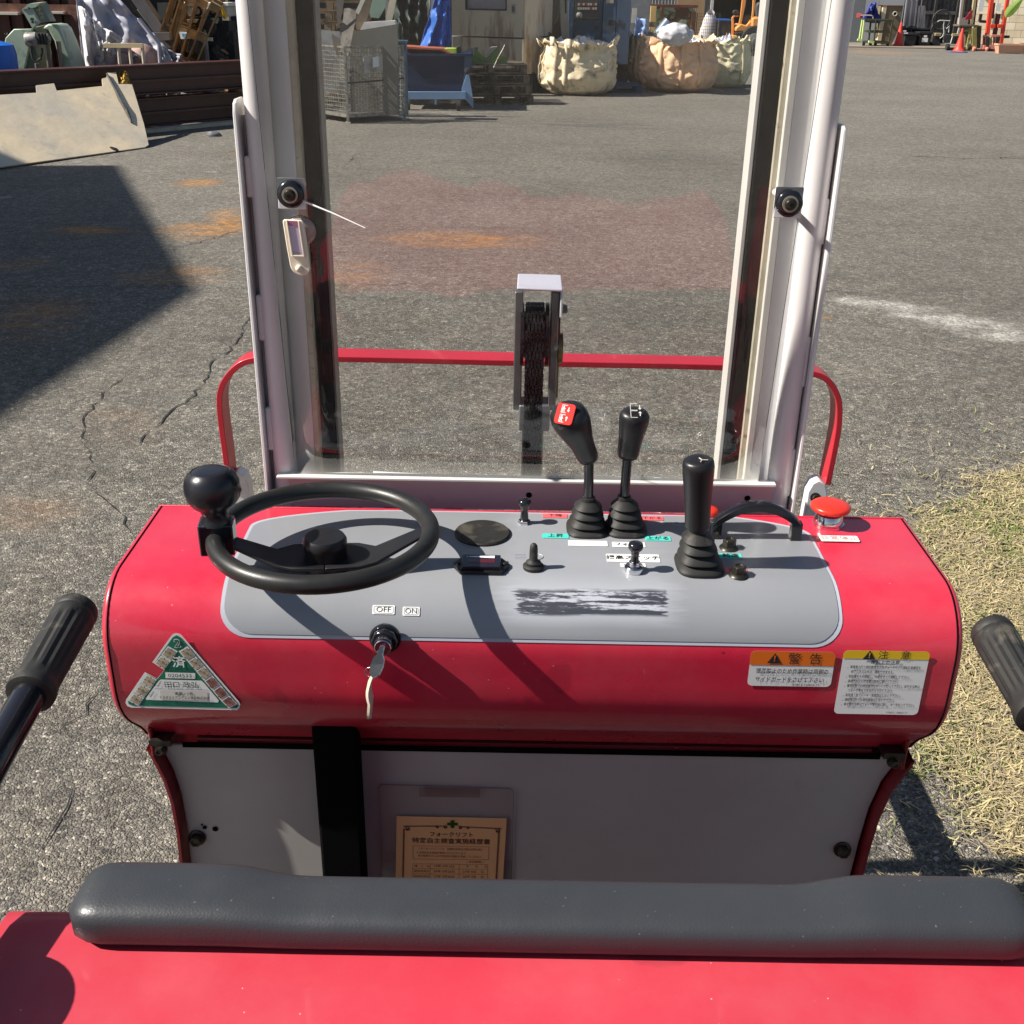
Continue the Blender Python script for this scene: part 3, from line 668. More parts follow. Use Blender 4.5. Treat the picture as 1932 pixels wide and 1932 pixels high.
write([tx('2', .0160, FP(845, 330, .0018), EX, EZ, weight=.0006)], M['white'], ts)
write([tx('済', .0165, FP(867, 600, .0018), EX, EZ, weight=.00025)], M['white'], ts)
write([tx('2', .0150, FP(845, 330, .0021), EX, EZ, weight=.0001), tx('特定自主検査', .0061, FP(878, 705, .0018), EX, EZ),
       tx('0204533', .0066, FP(885, 785, .0021), EX, EZ, squash=1.25),
       tx('田口 政弘', .0098, FP(905, 920, .0021), EX, EZ), tx('東第－1号', .0050, FP(940, 1043, .0023), EX, EZ, weight=.00005),
       tx('トヨタエルアンドエフ東京株式会社', .0044, FP(945, 1098, .0023), EX, EZ, squash=.86, weight=.00003),
       tx('公益社団法人　建設荷役車両安全技術協会', .0040, FP(925, 1190, .0018), EX, EZ, squash=1.0), tx('検査者名', .0026, FP(590, 905, .0021), (.5, 0, .8), (-.8, 0, .5)),
       tx('事業者名', .0026, FP(487, 1050, .0021), (.5, 0, .8), (-.8, 0, .5))], M['ink_green'], ts)

# ------------------------------------------------------------------ controls on the deck
WZ = .050
Pw = at_z(612, 1006, TOP + WZ); RW, rw = .1265, .0110
rim = MB().tube([Pw + Vector((math.cos(a) * RW, math.sin(a) * RW, 0)) for a in [2 * PI * k / 72 for k in range(72)]], rw, 16, True)
rim = rim.build('steering_wheel', mat('worn_black_rim', (.017, .017, .016), .40, var=.25, vs=20, bump=.12, bs=600, dirt=(.085, .08, .07), dscale=45, damt=.66, bd=.001), T, smooth=80)
hub = MB().lathe(Pw + Vector((0, 0, -.0475)), (0, 0, 1), [(.0255, 0), (.0255, .030), (.0262, .031), (.0262, .039), (.0235, .0435), (.010, .0445), (.001, .0446)], 36)
hub.build('hub_cap', M['black'], rim, smooth=35)
MB().cyl((Pw.x, Pw.y, TOP), (Pw.x, Pw.y, TOP + .03), .019, n=24).build('steering_shaft', M['black'], rim, smooth=30)
sp = MB(); zc = Pw.z - .034
for sg, aa in ((-1, math.radians(186)), (1, math.radians(8))):
    d = Vector((math.cos(aa), math.sin(aa), 0)); n = Vector((-d.y, d.x, 0)); E = Pw + d * (RW - .004)
    A = Vector((Pw.x, Pw.y, zc)); c1 = A + d * .055; c2 = A + d * .060
    t = Vector((0, 0, .0045))
    pts = [A + n * .034, A + d * .040 + n * .030 , c2 + n * .020 , E + n * .011 + Vector((0, 0, 0)), E - n * .011, c2 - n * .022, A + d * .040 - n * .033, A - n * .034]
    pts[3].z = Pw.z - .004; pts[4].z = Pw.z - .004
    sp.prism(pts, t)
sp.build('spoke', M['black'], rim, bevel=.001)
# spinner knob and its clamp on the rim
Pk = Vector((at_z(411, 1012, Pw.z).x, at_z(411, 1012, Pw.z).y, Pw.z))
MB().box(Pk + Vector((0, 0, .001)), (.040, .030, .040), rz=.12).build('knob_clamp', M['black_gloss'], rim, bevel=.002)
MB().lathe(Pk + Vector((0, 0, .018)), (-.02, .03, 1), [(.018, 0), (.017, .005), (.0150, .011), (.0175, .018), (.025, .024), (.0305, .032), (.0322, .042), (.0315, .052), (.0275, .061), (.0225, .0650), (.0215, .0642), (.0205, .0652), (.012, .0662), (.002, .0665)], 36).build('spinner_knob', mat('satin_black_knob', (.013, .013, .017), .3, var=.1), rim, smooth=60)

def sq_ring(c, w, d, n=28, e=.55):
    pts = []
    for k in range(n):
        a = 2 * PI * k / n; ca, sa = math.cos(a), math.sin(a)
        pts.append(c + Vector((math.copysign(abs(ca) ** e, ca) * w, math.copysign(abs(sa) ** e, sa) * d, 0)))
    return pts
def boot(base, top, w, d, folds=4):
    base, top = Vector(base), Vector(top); H = (top - base); rows = []
    rows = [(0, 1.0), (.04, 1.04), (.09, 1.02), (.13, .93), (.20, .80), (.225, .66), (.235, .86), (.265, .90), (.31, .87), (.36, .78), (.45, .68), (.475, .56), (.485, .77), (.515, .80), (.56, .77), (.61, .68), (.69, .58), (.715, .46), (.725, .67), (.755, .70), (.80, .65), (.86, .52), (.92, .42), (.94, .34), (1.04, .33), (1.05, .25)]
    vs = []; n = 28
    for f, sc in rows: vs += sq_ring(base + H * f, w * sc, d * sc, n, .55 + .35 * min(1, f))
    fs = [(j * n + i, j * n + (i + 1) % n, (j + 1) * n + (i + 1) % n, (j + 1) * n + i) for j in range(len(rows) - 1) for i in range(n)]
    fs.append(tuple(range((len(rows) - 1) * n, len(rows) * n)))
    return MB().add(vs, fs)
def knob(P0, P1, prof, sx=1.0, sy=1.0, n=28): return MB().lathe(P0, Vector(P1) - Vector(P0), prof, n, sx, sy)
def lever(bx, by, topx, topy, w, d, bh, kbx, kby, ktx, kty, kY0, kY1, prof, kind):
    B = at_z(bx, by, TOP); B.z = TOP + .001; Tp = at_y(topx, topy, B.y + .0); Tp = Vector((Tp.x, B.y, Tp.z))
    bt = boot(B, Tp, w, d).build('lever', M['rubber'], T, smooth=50)
    K0 = at_y(kbx, kby, B.y + kY0); K1 = at_y(ktx, kty, B.y + kY1)
    MB().tube([Tp, Tp + (K0 - Tp) * .35 + Vector((0, 0, .01)), K0, K0 + (K1 - K0) * .2], .0064, 12).build('lever_rod', M['black_gloss'], bt, smooth=60)
    L = (K1 - K0).length
    kb = knob(K0, K1, [(r, h * L) for r, h in prof[0]], *prof[1:]).build('lever_knob', M['black'] if kind else M['black'], bt, smooth=70)
    return bt, B, Tp, K0, K1
fat = ([(.009, 0), (.0140, .02), (.0155, .10), (.0160, .22), (.0178, .38), (.0220, .55), (.0252, .70), (.0260, .82), (.0240, .93), (.0185, .99), (.009, 1.01), (.001, 1.012)], 1.0, .88)
b1, B1, T1, K0, K1 = lever(1107, 1000, 1110, 940, .026, .029, .05, 1111, 866, 1067, 772, -.004, -.030, fat, 1)
# red badge on the first knob facing the driver
def badge(c, nrm, w, h, m, parent, nm, r=.004, up=(0, 0, 1)):
    nrm = Vector(nrm).normalized(); u = Vector(up).cross(nrm).normalized(); v = nrm.cross(u)
    return MB().prism(rrect(0, 0, w, h, r, u, v, Vector(c), 0), nrm * .0012).build(nm, m, parent), u, v, nrm
n1 = Vector((-.34, -.74, .58)).normalized(); c1 = K0 + (K1 - K0) * .80 + n1 * .0222
bd, u, v, n_ = badge(c1, n1, .0230, .0260, M['redbadge'], b1, 'knob_badge')
def pict(c, u, v, n, s, arrow, man=True):
    mb = MB(); P = Vector(c) + n * .0016
    def poly(q): mb.add([P + u * a * s + v * b * s for a, b in q], [tuple(range(len(q)))])
    def ln(x0, y0, x1, y1, w=.05):
        dx, dy = x1 - x0, y1 - y0; L = math.hypot(dx, dy); nx, ny = -dy / L * w / 2, dx / L * w / 2
        poly([(x0 + nx, y0 + ny), (x1 + nx, y1 + ny), (x1 - nx, y1 - ny), (x0 - nx, y0 - ny)])
    ln(-.5, -.45, -.5, .45); ln(-.5, .45, .15, .45); ln(-.5, -.45, .1, -.45)
    if man:
        poly([(-.27 + .09 * math.cos(a), .27 + .09 * math.sin(a)) for a in [2 * PI * k / 8 for k in range(8)]])
        poly([(-.36, .16), (-.18, .16), (-.2, -.1), (-.34, -.1)]); ln(-.33, -.08, -.38, -.38, .08); ln(-.21, -.08, -.14, -.38, .08); ln(-.36, .13, -.45, -.05, .06); ln(-.18, .13, -.07, -.03, .06)
    if arrow:
        sg = arrow; ln(.35, -.25 * sg, .35, .12 * sg, .09); poly([(.19, .08 * sg), (.51, .08 * sg), (.35, .32 * sg)])
    return mb
pict(c1 + v * .006, u, v, n_, .0105, -1).build('pictogram', M['white'], b1)
pict(c1 - v * .006, u, v, n_, .0105, 1).build('pictogram', M['white'], b1)
slim = ([(.008, 0), (.0130, .02), (.0142, .12), (.0146, .25), (.0156, .45), (.0176, .65), (.0188, .82), (.0184, .92), (.0158, .985), (.010, 1.0), (.001, 1.003)], 1.0, .9)
b2, B2, T2, K0, K1 = lever(1181, 1000, 1178, 938, .026, .029, .05, 1184, 862, 1199, 776, -.004, -.016, slim, 0)
d2 = (K1 - K0).normalized(); n2 = (d2 + Vector((0, -.32, 0))).normalized()
c2 = K1 + Vector((0, -.0055, .0008)); u2 = Vector((1, 0, 0)); v2 = n2.cross(u2).normalized()
pict(c2 + v2 * .007, u2, v2, n2, .0135, -1, False).build('pictogram', mat('pale_ink', (.62, .58, .52), .5), b2)
pict(c2 - v2 * .004, u2, v2, n2, .0135, 1, False).build('pictogram', mat('pale_ink', (.62, .58, .52), .5), b2)
tall = ([(.010, 0), (.0155, .01), (.0155, .08), (.0155, .25), (.0166, .5), (.0186, .78), (.0190, .9), (.0180, .97), (.0145, .995), (.008, 1.003), (.001, 1.004)], 1.0, .92)
b3, B3, T3, K0, K1 = lever(1319, 1069, 1316, 998, .0285, .032, .05, 1316, 992, 1318, 866, 0, -.010, tall, 0)
mb = MB()
for a in (0, 2.2, 4.1): 
    e = K1 + Vector((.004 + .006 * math.cos(a), -.006 + .007 * math.sin(a), .0016)); mb.tube([K1 + Vector((.003, -.006, .0016)), e], .0006, 5)
mb.build('engraved_mark', mat('pale_ink', (.62, .58, .52), .5), b3)

# grab handle: flat arched bar on two legs
A = at_z(1349, 1016, TOP); B = at_z(1499, 1019, TOP); A.z = B.z = TOP
hb = MB(); n = 16; vs = []
path = []
for k in range(n + 1):
    f = k / n; p = A + (B - A) * (f * 1.12 - .06); p.z = TOP + .018 + .030 * math.sin(PI * f) ** .8; path.append(p)
for k in range(n): hb.bar(path[k], path[k + 1], .013, .010)
hb = MB(); rows = []
for k, p in enumerate(path):
    rows += [p + Vector((0, -.0075, -.005)), p + Vector((0, -.0075, .004)), p + Vector((0, -.004, .0065)), p + Vector((0, .004, .0065)), p + Vector((0, .0075, .004)), p + Vector((0, .0075, -.005))]
hb.add(rows, [(k * 6 + i, k * 6 + (i + 1) % 6, (k + 1) * 6 + (i + 1) % 6, (k + 1) * 6 + i) for k in range(n) for i in range(6)] + [tuple(range(6)), tuple(range(n * 6, n * 6 + 6))])
g = hb.build('grab_handle', M['black_gloss'], T, smooth=45)
for p in (A, B): MB().bb(p.x - .007, p.x + .007, p.y - .006, p.y + .006, TOP, TOP + .026).build('handle_leg', M['black_gloss'], g, bevel=.001)
# emergency stop
P = at_z(1562, 990, TOP); P.z = TOP
e = MB().lathe(P, EZ, [(.0205, 0), (.0205, .004), (.0195, .0045), (.0195, .007), (.0180, .0125), (.0165, .016), (.012, .017)], 40).build('emergency_stop', M['chrome'], T, smooth=30)
MB().lathe(P + Vector((0, 0, .015)), EZ, [(.010, 0), (.010, .005), (.0240, .0075), (.0262, .0100), (.0262, .0130), (.0245, .0150), (.018, .0165), (.008, .0172), (.001, .0173)], 40).build('mushroom_button', M['estop'], e, smooth=50)
# small red dome behind the tall lever
P = at_z(1338, 972, TOP); P.z = TOP
MB().lathe(P, EZ, [(.013, 0), (.013, .006), (.011, .010), (.005, .0115), (.001, .0118)], 24).build('warning_lamp', M['estop'], T, smooth=50)
def pull_knob(px, py, coll, cap_r=.0085, h=.030, nm='pull_knob', knurl=False):
    P = at_z(px, py, TOP); P.z = TOP + .0015
    if coll == 'hex':
        o = MB().lathe(P, EZ, [(.0085, 0), (.0085, .0025), (.0078, .003), (.0078, .005), (.006, .0055)], 6)
    else:
        o = MB().lathe(P, EZ, [(.0118, 0), (.0120, .0015), (.0120, .006), (.0105, .0075), (.0075, .0085), (.0075, .0105), (.0068, .011), (.0068, .013), (.0055, .0135)], 30)
    o = o.build(nm, M['chrome'], T, smooth=25)
    MB().lathe(P + Vector((0, 0, .005)), EZ, [(.0052, 0), (.0054, .004), (.0046, h * .45), (.0058, h * .66), (cap_r, h * .76), (cap_r * 1.03, h * .86), (cap_r * .94, h * .95), (cap_r * .6, h), (.001, h * 1.01)], 26).build('knob_cap', M['black_gloss'], o, smooth=50)
    return o
pull_knob(989, 989, 'hex'); pull_knob(1196, 1079, 'ring', .0090, .034)
# speaker disc, meter, toggle
P = at_z(910, 1010, TOP); P.z = TOP + .0014
MB().lathe(P, EZ, [(.0355, 0), (.0360, .0025), (.0345, .0042), (.030, .0036), (.015, .0022), (.001, .0018)], 48).build('horn_cover', M['rubber'], T, smooth=40)
P = at_z(908, 1073, TOP); P.z = TOP + .0014; Pm = P
q = [(-.034, -.002), (-.025, -.0185), (.025, -.0185), (.034, -.002), (.034, .005), (.025, .0185), (-.025, .0185), (-.034, .005)]
m_ = MB().prism([P + Vector((a, b, 0)) for a, b in q], (0, 0, .0045)).build('battery_meter', M['black'], T, bevel=.0008)
MB().bb(P.x - .0235, P.x + .0235, P.y - .0150, P.y + .0165, P.z + .0044, P.z + .0095).build('meter_case', M['black_gloss'], m_, bevel=.0008)
MB().bb(P.x - .0165, P.x + .0165, P.y - .0050, P.y + .0045, P.z + .0092, P.z + .0098).build('meter_window', mat('dark_red_window', (.10, .006, .010), .15, coat=.5), m_)
mb = MB(); zz = P.z + .00985
mb.add([Vector((P.x + a, P.y + b, zz)) for a, b in ((-.015, .0090), (.016, .0070), (.016, .0135), (-.015, .0110))], [(0, 1, 2, 3)])
mb.cyl((P.x - .0172, P.y + .0100, zz - .0002), (P.x - .0172, P.y + .0100, zz), .0009, n=10)
mb.build('meter_scale', M['white'], m_)
for sg in (-1, 1):
    c = P + Vector((sg * .0285, .001, .0045)); MB().lathe(c, EZ, [(.0030, 0), (.0030, .001), (.0022, .0022), (.0005, .0024)], 14).build('meter_screw', M['darkbolt'], m_, smooth=40)
P = at_z(1006, 1074, TOP); P.z = TOP + .0015
MB().lathe(P, EZ, [(.0125, 0), (.0128, .004), (.0110, .0055), (.0090, .006), (.0092, .009), (.0070, .0105), (.0052, .0125), (.0050, .026), (.0044, .031), (.0025, .0335), (.0005, .0342)], 28).build('toggle_switch', M['rubber'], T, smooth=50)
for px, py in ((1375, 1036), (1393, 1087)):
    P = at_z(px, py, TOP); P.z = TOP + .001
    b = MB().lathe(P, EZ, [(.0122, 0), (.0125, .0012), (.0105, .0035), (.0080, .0045)], 28).build('hex_bolt', M['darkbolt'], T, smooth=30)
    MB().lathe(P + Vector((0, 0, .0035)), EZ, [(.0088, 0), (.0088, .0085), (.0078, .0100), (.0052, .0100), (.0048, .0085), (.001, .0084)], 6).build('bolt_head', M['darkbolt'], b, bevel=.0004)
# key switch on the face
Pks = face_pt(727, 1203, 0); dks = Vector((0, -1, .10)).normalized()
ks = MB().lathe(Pks, dks, [(.0185, 0), (.0185, .003), (.0165, .004), (.0165, .006)], 30).build('key_switch', M['black_gloss'], T, smooth=30)
MB().lathe(Pks + dks * .005, dks, [(.0158, 0), (.0158, .008), (.0145, .0095), (.0125, .0097)], 8).build('lock_nut', M['black_gloss'], ks, bevel=.0006)
MB().lathe(Pks + dks * .012, dks, [(.0110, 0), (.0112, .013), (.0100, .015)], 26).build('lock_barrel', M['black_gloss'], ks, smooth=30)
MB().lathe(Pks + dks * .0255, dks, [(.0098, 0), (.0098, .0015), (.0090, .0022), (.001, .0023)], 26).build('lock_face', M['chrome'], ks, smooth=30)
# key with ring and tag (its own thing, resting in the lock)
kp0 = Pks + dks * .030
KEY = thing('ignition_key', 'silver ignition key with split ring and white tag hanging from the key switch', 'key', tuple(kp0))
kd = Vector((-.22, -.62, -.75)).normalized(); sd = Vector((.75, -.55, .25)); sd = (sd - kd * sd.dot(kd)).normalized(); nn = kd.cross(sd)
mb = MB(); L = .030; prof = [(.0035, -.004), (.0040, .006), (.0090, .012), (.0100, .020), (.0078, .030), (.002, .034)]
pts = [kp0 + kd * h + sd * w for w, h in prof] + [kp0 + kd * h - sd * w for w, h in prof[::-1]]
mb.prism(pts, nn * .0022); mb.build('key_blade', M['chrome'], KEY, bevel=.0004)
rc = face_pt(703, 1268, .030); rr = .0092
MB().tube([rc + Vector((math.cos(a) * rr, -.004 * math.sin(a), math.sin(a) * rr)) for a in [2 * PI * k / 30 for k in range(30)]], .0008, 6, True).build('split_ring', M['chrome'], KEY, smooth=60)
t0, t1, t2 = face_pt(702, 1275, .030), face_pt(698, 1320, .030), face_pt(695, 1356, .026)
cv = [t0 + (t1 - t0) * (k / 6) * 1.0 + Vector((-.0035 * math.sin(PI * k / 6), 0, 0)) for k in range(7)] + [t1 + (t2 - t1) * (k / 5) for k in range(1, 6)]
mb = MB(); wd = [.0005, .004, .008, .010, .011, .0115, .0115, .011, .0105, .010, .007, .001]
vs = []
for k, p in enumerate(cv): w = wd[k]; vs += [p + Vector((.0015, -w, 0)), p + Vector((-.0015, -w * .9, 0)), p + Vector((-.0015, w * .6, 0)), p + Vector((.0035, w * .6, 0))]
m = len(cv)
mb.add(vs, [(k * 4 + i, k * 4 + (i + 1) % 4, (k + 1) * 4 + (i + 1) % 4, (k + 1) * 4 + i) for k in range(m - 1) for i in range(4)] + [(0, 1, 2, 3), ((m - 1) * 4, (m - 1) * 4 + 1, (m - 1) * 4 + 2, (m - 1) * 4 + 3)])
mb.build('paper_tag', M['tag'], KEY, smooth=50)

# ------------------------------------------------------------------ document pouch and certificate on the kick panel
KY = 1.1865
a, b = at_y(714, 1478, KY), at_y(969, 1486, KY); zb = .50
pc = MB(); 
pc.add([Vector((a.x, KY, a.z)), Vector((b.x, KY, b.z)), Vector((b.x, KY - .004, zb)), Vector((a.x, KY - .004, zb))], [(0, 1, 2, 3)])
pouch = pc.build('document_pouch', M['film'], T)
mb = MB()
mb.tube([Vector((a.x, KY, zb)), Vector((a.x, KY - .002, a.z - .006)), Vector((a.x + .005, KY - .002, a.z)), Vector((b.x - .005, KY - .002, b.z)), Vector((b.x, KY - .002, b.z - .006)), Vector((b.x, KY, zb))], .0009, 6)
mb.build('pouch_edge', mat('smoky_plastic_edge', (.25, .22, .21), .3, coat=.3), pouch, smooth=60)
mb = MB(); hz = a.z - .0155
mb.bb(a.x + .055, b.x - .045, KY - .0045, KY - .0043, hz - .002, a.z - .002); mb.build('pouch_flap', M['film'], pouch)
ca, cb = at_y(749, 1541, KY - .003), at_y(957, 1546, KY - .003)
CERT = thing('inspection_certificate', 'orange inspection certificate with green cross standing in the plastic pouch on the grey panel', 'certificate', (ca.x, KY - .003, ca.z))
Yc = KY - .003
def CP(zx, zy, off=.0004):    # 1100..1560 x 2280..2620 zoom -> plane
    s = 460 / 1932 * .6389; p = at_y(1100 * .6389 + zx * s, 2280 * .6389 + zy * s, Yc); return Vector((p.x, Yc - off, p.z))
cw = cb.x - ca.x
pts = [CP(300, 548, 0), CP(1665, 576, 0), CP(1615, 1400, 0), CP(285, 1380, 0)]
ext = [pts[2] + (pts[2] - pts[1]) * .9, pts[3] + (pts[3] - pts[0]) * .9]
MB().prism([pts[0], pts[1], ext[0], ext[1]], (0, .0004, 0)).build('paper_sheet', M['cert'], CERT)
mb = MB()
cr = CP(992, 643); mb.bb(cr.x - .0025, cr.x + .0025, Yc - .0006, Yc - .0004, cr.z - .0067, cr.z + .0067); mb.bb(cr.x - .0072, cr.x + .0072, Yc - .0006, Yc - .0003, cr.z - .0023, cr.z + .0023)
mb.build('green_cross', mat('green_cross_ink', (.01, .08, .012), .6), CERT)
mb = MB()
def wav(p, q, n, amp, r):
    p, q = Vector(p), Vector(q); d = q - p; nrm = Vector((-d.z, 0, d.x)).normalized()
    for ph in (0, PI): mb.tube([p + d * (k / n) + nrm * amp * math.sin(k * 1.25 + ph) for k in range(n + 1)], r, 4)
wav(CP(385, 670), CP(900, 668), 60, .0010, .0003); wav(CP(1080, 675), CP(1595, 700), 60, .0010, .0003)
wav(CP(392, 700), CP(378, 1330), 60, .0011, .0004); wav(CP(1570, 720), CP(1535, 1340), 60, .0011, .0004)
for zx, zy, s in ((430, 700, 1), (1548, 725, 1), (900, 680, .8), (1085, 685, .8), (800, 680, .6), (1180, 690, .6)):
    c = CP(zx, zy)
    for k in range(4): 
        mb.tube([c + Vector((math.cos(a + k) * .0032 * s * a / 5, 0, math.sin(a + k) * .0032 * s * a / 5)) for a in np.linspace(.5, 6, 14)], .0003, 4)
mb.build('ornate_border', M['ink_brown'], CERT)
d1 = (CP(1660, 576) - CP(300, 548)).normalized(); d2_ = Vector((-d1.z, 0, d1.x))
write([tx('フォークリフト', .0088, CP(980, 775), d1, d2_, weight=.00012), tx('特定自主検査実施経歴書', .0101, CP(978, 858), d1, d2_, weight=.00010, squash=.97)], M['ink_brown'], CERT)
write([tx('このフォークリフトは　労働安全衛生法第45条第2項に', .0044, CP(965, 955), d1, d2_, squash=.83), tx('よる特定自主検査が義務づけられています', .0044, CP(540, 996), d1, d2_, align='LEFT', squash=.83),
       tx('有効期間までに必ず特定自主検査を実施してください。', .0044, CP(970, 1044), d1, d2_, squash=.83), tx('［ 有効期間 ］', .0044, CP(1270, 1114), d1, d2_),
       tx('購　入　日', .0042, CP(615, 1165), d1, d2_), tx('19年 4月 6日', .0052, CP(890, 1168), d1, d2_), tx('年　　月　　日', .0042, CP(1290, 1172), d1, d2_),
       tx('検査実施日', .0044, CP(612, 1228), d1, d2_), tx('26年 9月22日', .0052, CP(890, 1232), d1, d2_), tx('27年 9月　日', .0052, CP(1250, 1238), d1, d2_),
       tx('検査実施日', .0044, CP(612, 1292), d1, d2_), tx('27年 9月20日', .0052, CP(890, 1296), d1, d2_), tx('28年 9月　日', .0052, CP(1250, 1300), d1, d2_)],
      mat('faded_brown_ink', (.17, .065, .03), .6, var=0), CERT, 'small_print')
mb = MB()
for (x0, y0, x1, y1) in ((500, 910, 1445, 925), (500, 1075, 1445, 1085), (500, 910, 505, 1075), (1445, 925, 1440, 1085), (500, 1135, 1430, 1145), (500, 1195, 1430, 1205), (500, 1258, 1430, 1268), (500, 1135, 500, 1330), (715, 1140, 715, 1330), (1075, 1142, 1070, 1330), (1430, 1145, 1425, 1330)):
    mb.tube([CP(x0, y0), CP(x1, y1)], .00018, 4)
mb.build('table_lines', mat('faded_brown_ink', (.17, .065, .03), .6, var=0), CERT)
# ------------------------------------------------------------------ rear body with padded backrest
HZ = .970
hy = at_z(60, 1697, HZ).y
mb = MB(); x0, x1 = -.462, .470
prof = [(.06, .35), (.06, HZ - .05), (.065, HZ - .02), (.08, HZ - .004), (.11, HZ)] + [(hy - .03, HZ), (hy - .012, HZ - .003), (hy - .002, HZ - .012), (hy, HZ - .03), (hy, .35)]
hood = MB(); n = len(prof)
hood.prism([Vector((x0, a, b)) for a, b in prof], (x1 - x0, 0, 0))
hood = hood.build('rear_body', M['red_hood'], T, smooth=35)
MB().bb(x0 + .01, x1 - .01, .08, hy - .02, .10, .35).build('battery_case', M['red_side'], T)
def pad():
    X0, X1 = -.399, .423; mb = MB(); N = 64; K = 28; vs = []
    for i in range(N + 1):
        f = i / N; X = X0 + (X1 - X0) * (f - .02 * math.sin(2 * PI * f)); e = min(X - X0, X1 - X)
        q = min(1, e / .034); sc = math.sqrt(max(0.0, 1 - (1 - q) ** 2.3)); sc = max(sc, .001)
        m = max(0.0, min(1.0, (abs(X - .005) - .205) / .075)); m = m * m * (3 - 2 * m)
        h = .037 + .006 * m; yf = hy + .006 + .008 * m; yb = hy - .058; zc = HZ - .001 + h * .5
        cy = (yf + yb) / 2; ry = (yf - yb) / 2
        for k in range(K):
            a = 2 * PI * k / K; ca, sa = math.cos(a), math.sin(a)
            y = cy + ry * math.copysign(abs(ca) ** .62, ca) * (sc * .75 + .25); z = zc + (h / 2) * math.copysign(abs(sa) ** .62, sa) * (sc if sc > .001 else .001)
            vs.append((X, y, z))
    fs = [(i * K + k, i * K + (k + 1) % K, (i + 1) * K + (k + 1) % K, (i + 1) * K + k) for i in range(N) for k in range(K)]
    fs += [tuple(range(K)), tuple(range(N * K, N * K + K))]
    return mb.add(vs, fs).build('backrest_pad', M['leather'], T, smooth=80)
pd = pad()
MB().bb(-.365, .385, hy - .044, hy - .02, HZ - .001, HZ + .0015).build('pad_base', M['void'], pd)
# operator floor and lower body
MB().bb(-.45, .46, hy - .02, 1.18, .16, .20).build('operator_floor', M['rubber'], T)
MB().bb(-.44, .45, 1.19, 1.36, .14, .80).build('front_housing', M['red_side'], T)
for sx in (-1, 1):
    for yy in (.35, 1.27):
        MB().cyl((sx * .36 - .03, yy, .10), (sx * .36 + .03, yy, .10), .10, n=28).build('wheel', M['rubber'], T, smooth=30)
# ------------------------------------------------------------------ side guards
for sg, px, py in ((-1, 148, 1146), (1, 1868, 1186)):
    X = .502 * sg; tpar = (X - CAM.x); r = ray(px, py); E = CAM + r * (tpar / r.x)
    d = Vector((0, -1, -.125)).normalized()
    far = E + d * .47
    arm = MB().tube([E + d * .10, far, far + d * .03 + Vector((0, 0, -.02))], .0165, 20).build('side_guard', M['black_gloss'], T, smooth=60)
    G = MB(); n = 36; rows = [(0, .012), (.001, .019), (.004, .0225), (.010, .0235), (.014, .0232), (.016, .0222), (.018, .0232), (.024, .0236)]
    rows += [(.030 + .011 * k, .0234 - .0002 * k) for k in range(9)] + [(.128, .0228), (.131, .0236), (.136, .0243), (.141, .0236), (.143, .018)]
    u, v, dd = basis(d); vs = []
    for h, rr in rows:
        for k in range(n):
            q = rr - (.0016 if (k % 3 == 0 and .026 < h < .122) else 0)
            vs.append(E + d * h + (u * math.cos(2 * PI * k / n) + v * math.sin(2 * PI * k / n)) * q)
    G.add(vs, [(j * n + i, j * n + (i + 1) % n, (j + 1) * n + (i + 1) % n, (j + 1) * n + i) for j in range(len(rows) - 1) for i in range(n)] + [tuple(range(n)), tuple(range((len(rows) - 1) * n, len(rows) * n))])
    G.build('grip', M['rubber'], arm, smooth=24)
    hub = Vector((sg * .492, .600, 1.012))
    MB().cyl(hub + Vector((-.006, 0, 0)), hub + Vector((.006, 0, 0)), .064, n=48).build('pivot_disc', M['black_gloss'], arm, smooth=30)
    MB().bb(sg * .492 - .008, sg * .492 + .008, .55, .65, .72, 1.0).build('pivot_plate', M['black_gloss'], arm, bevel=.003)

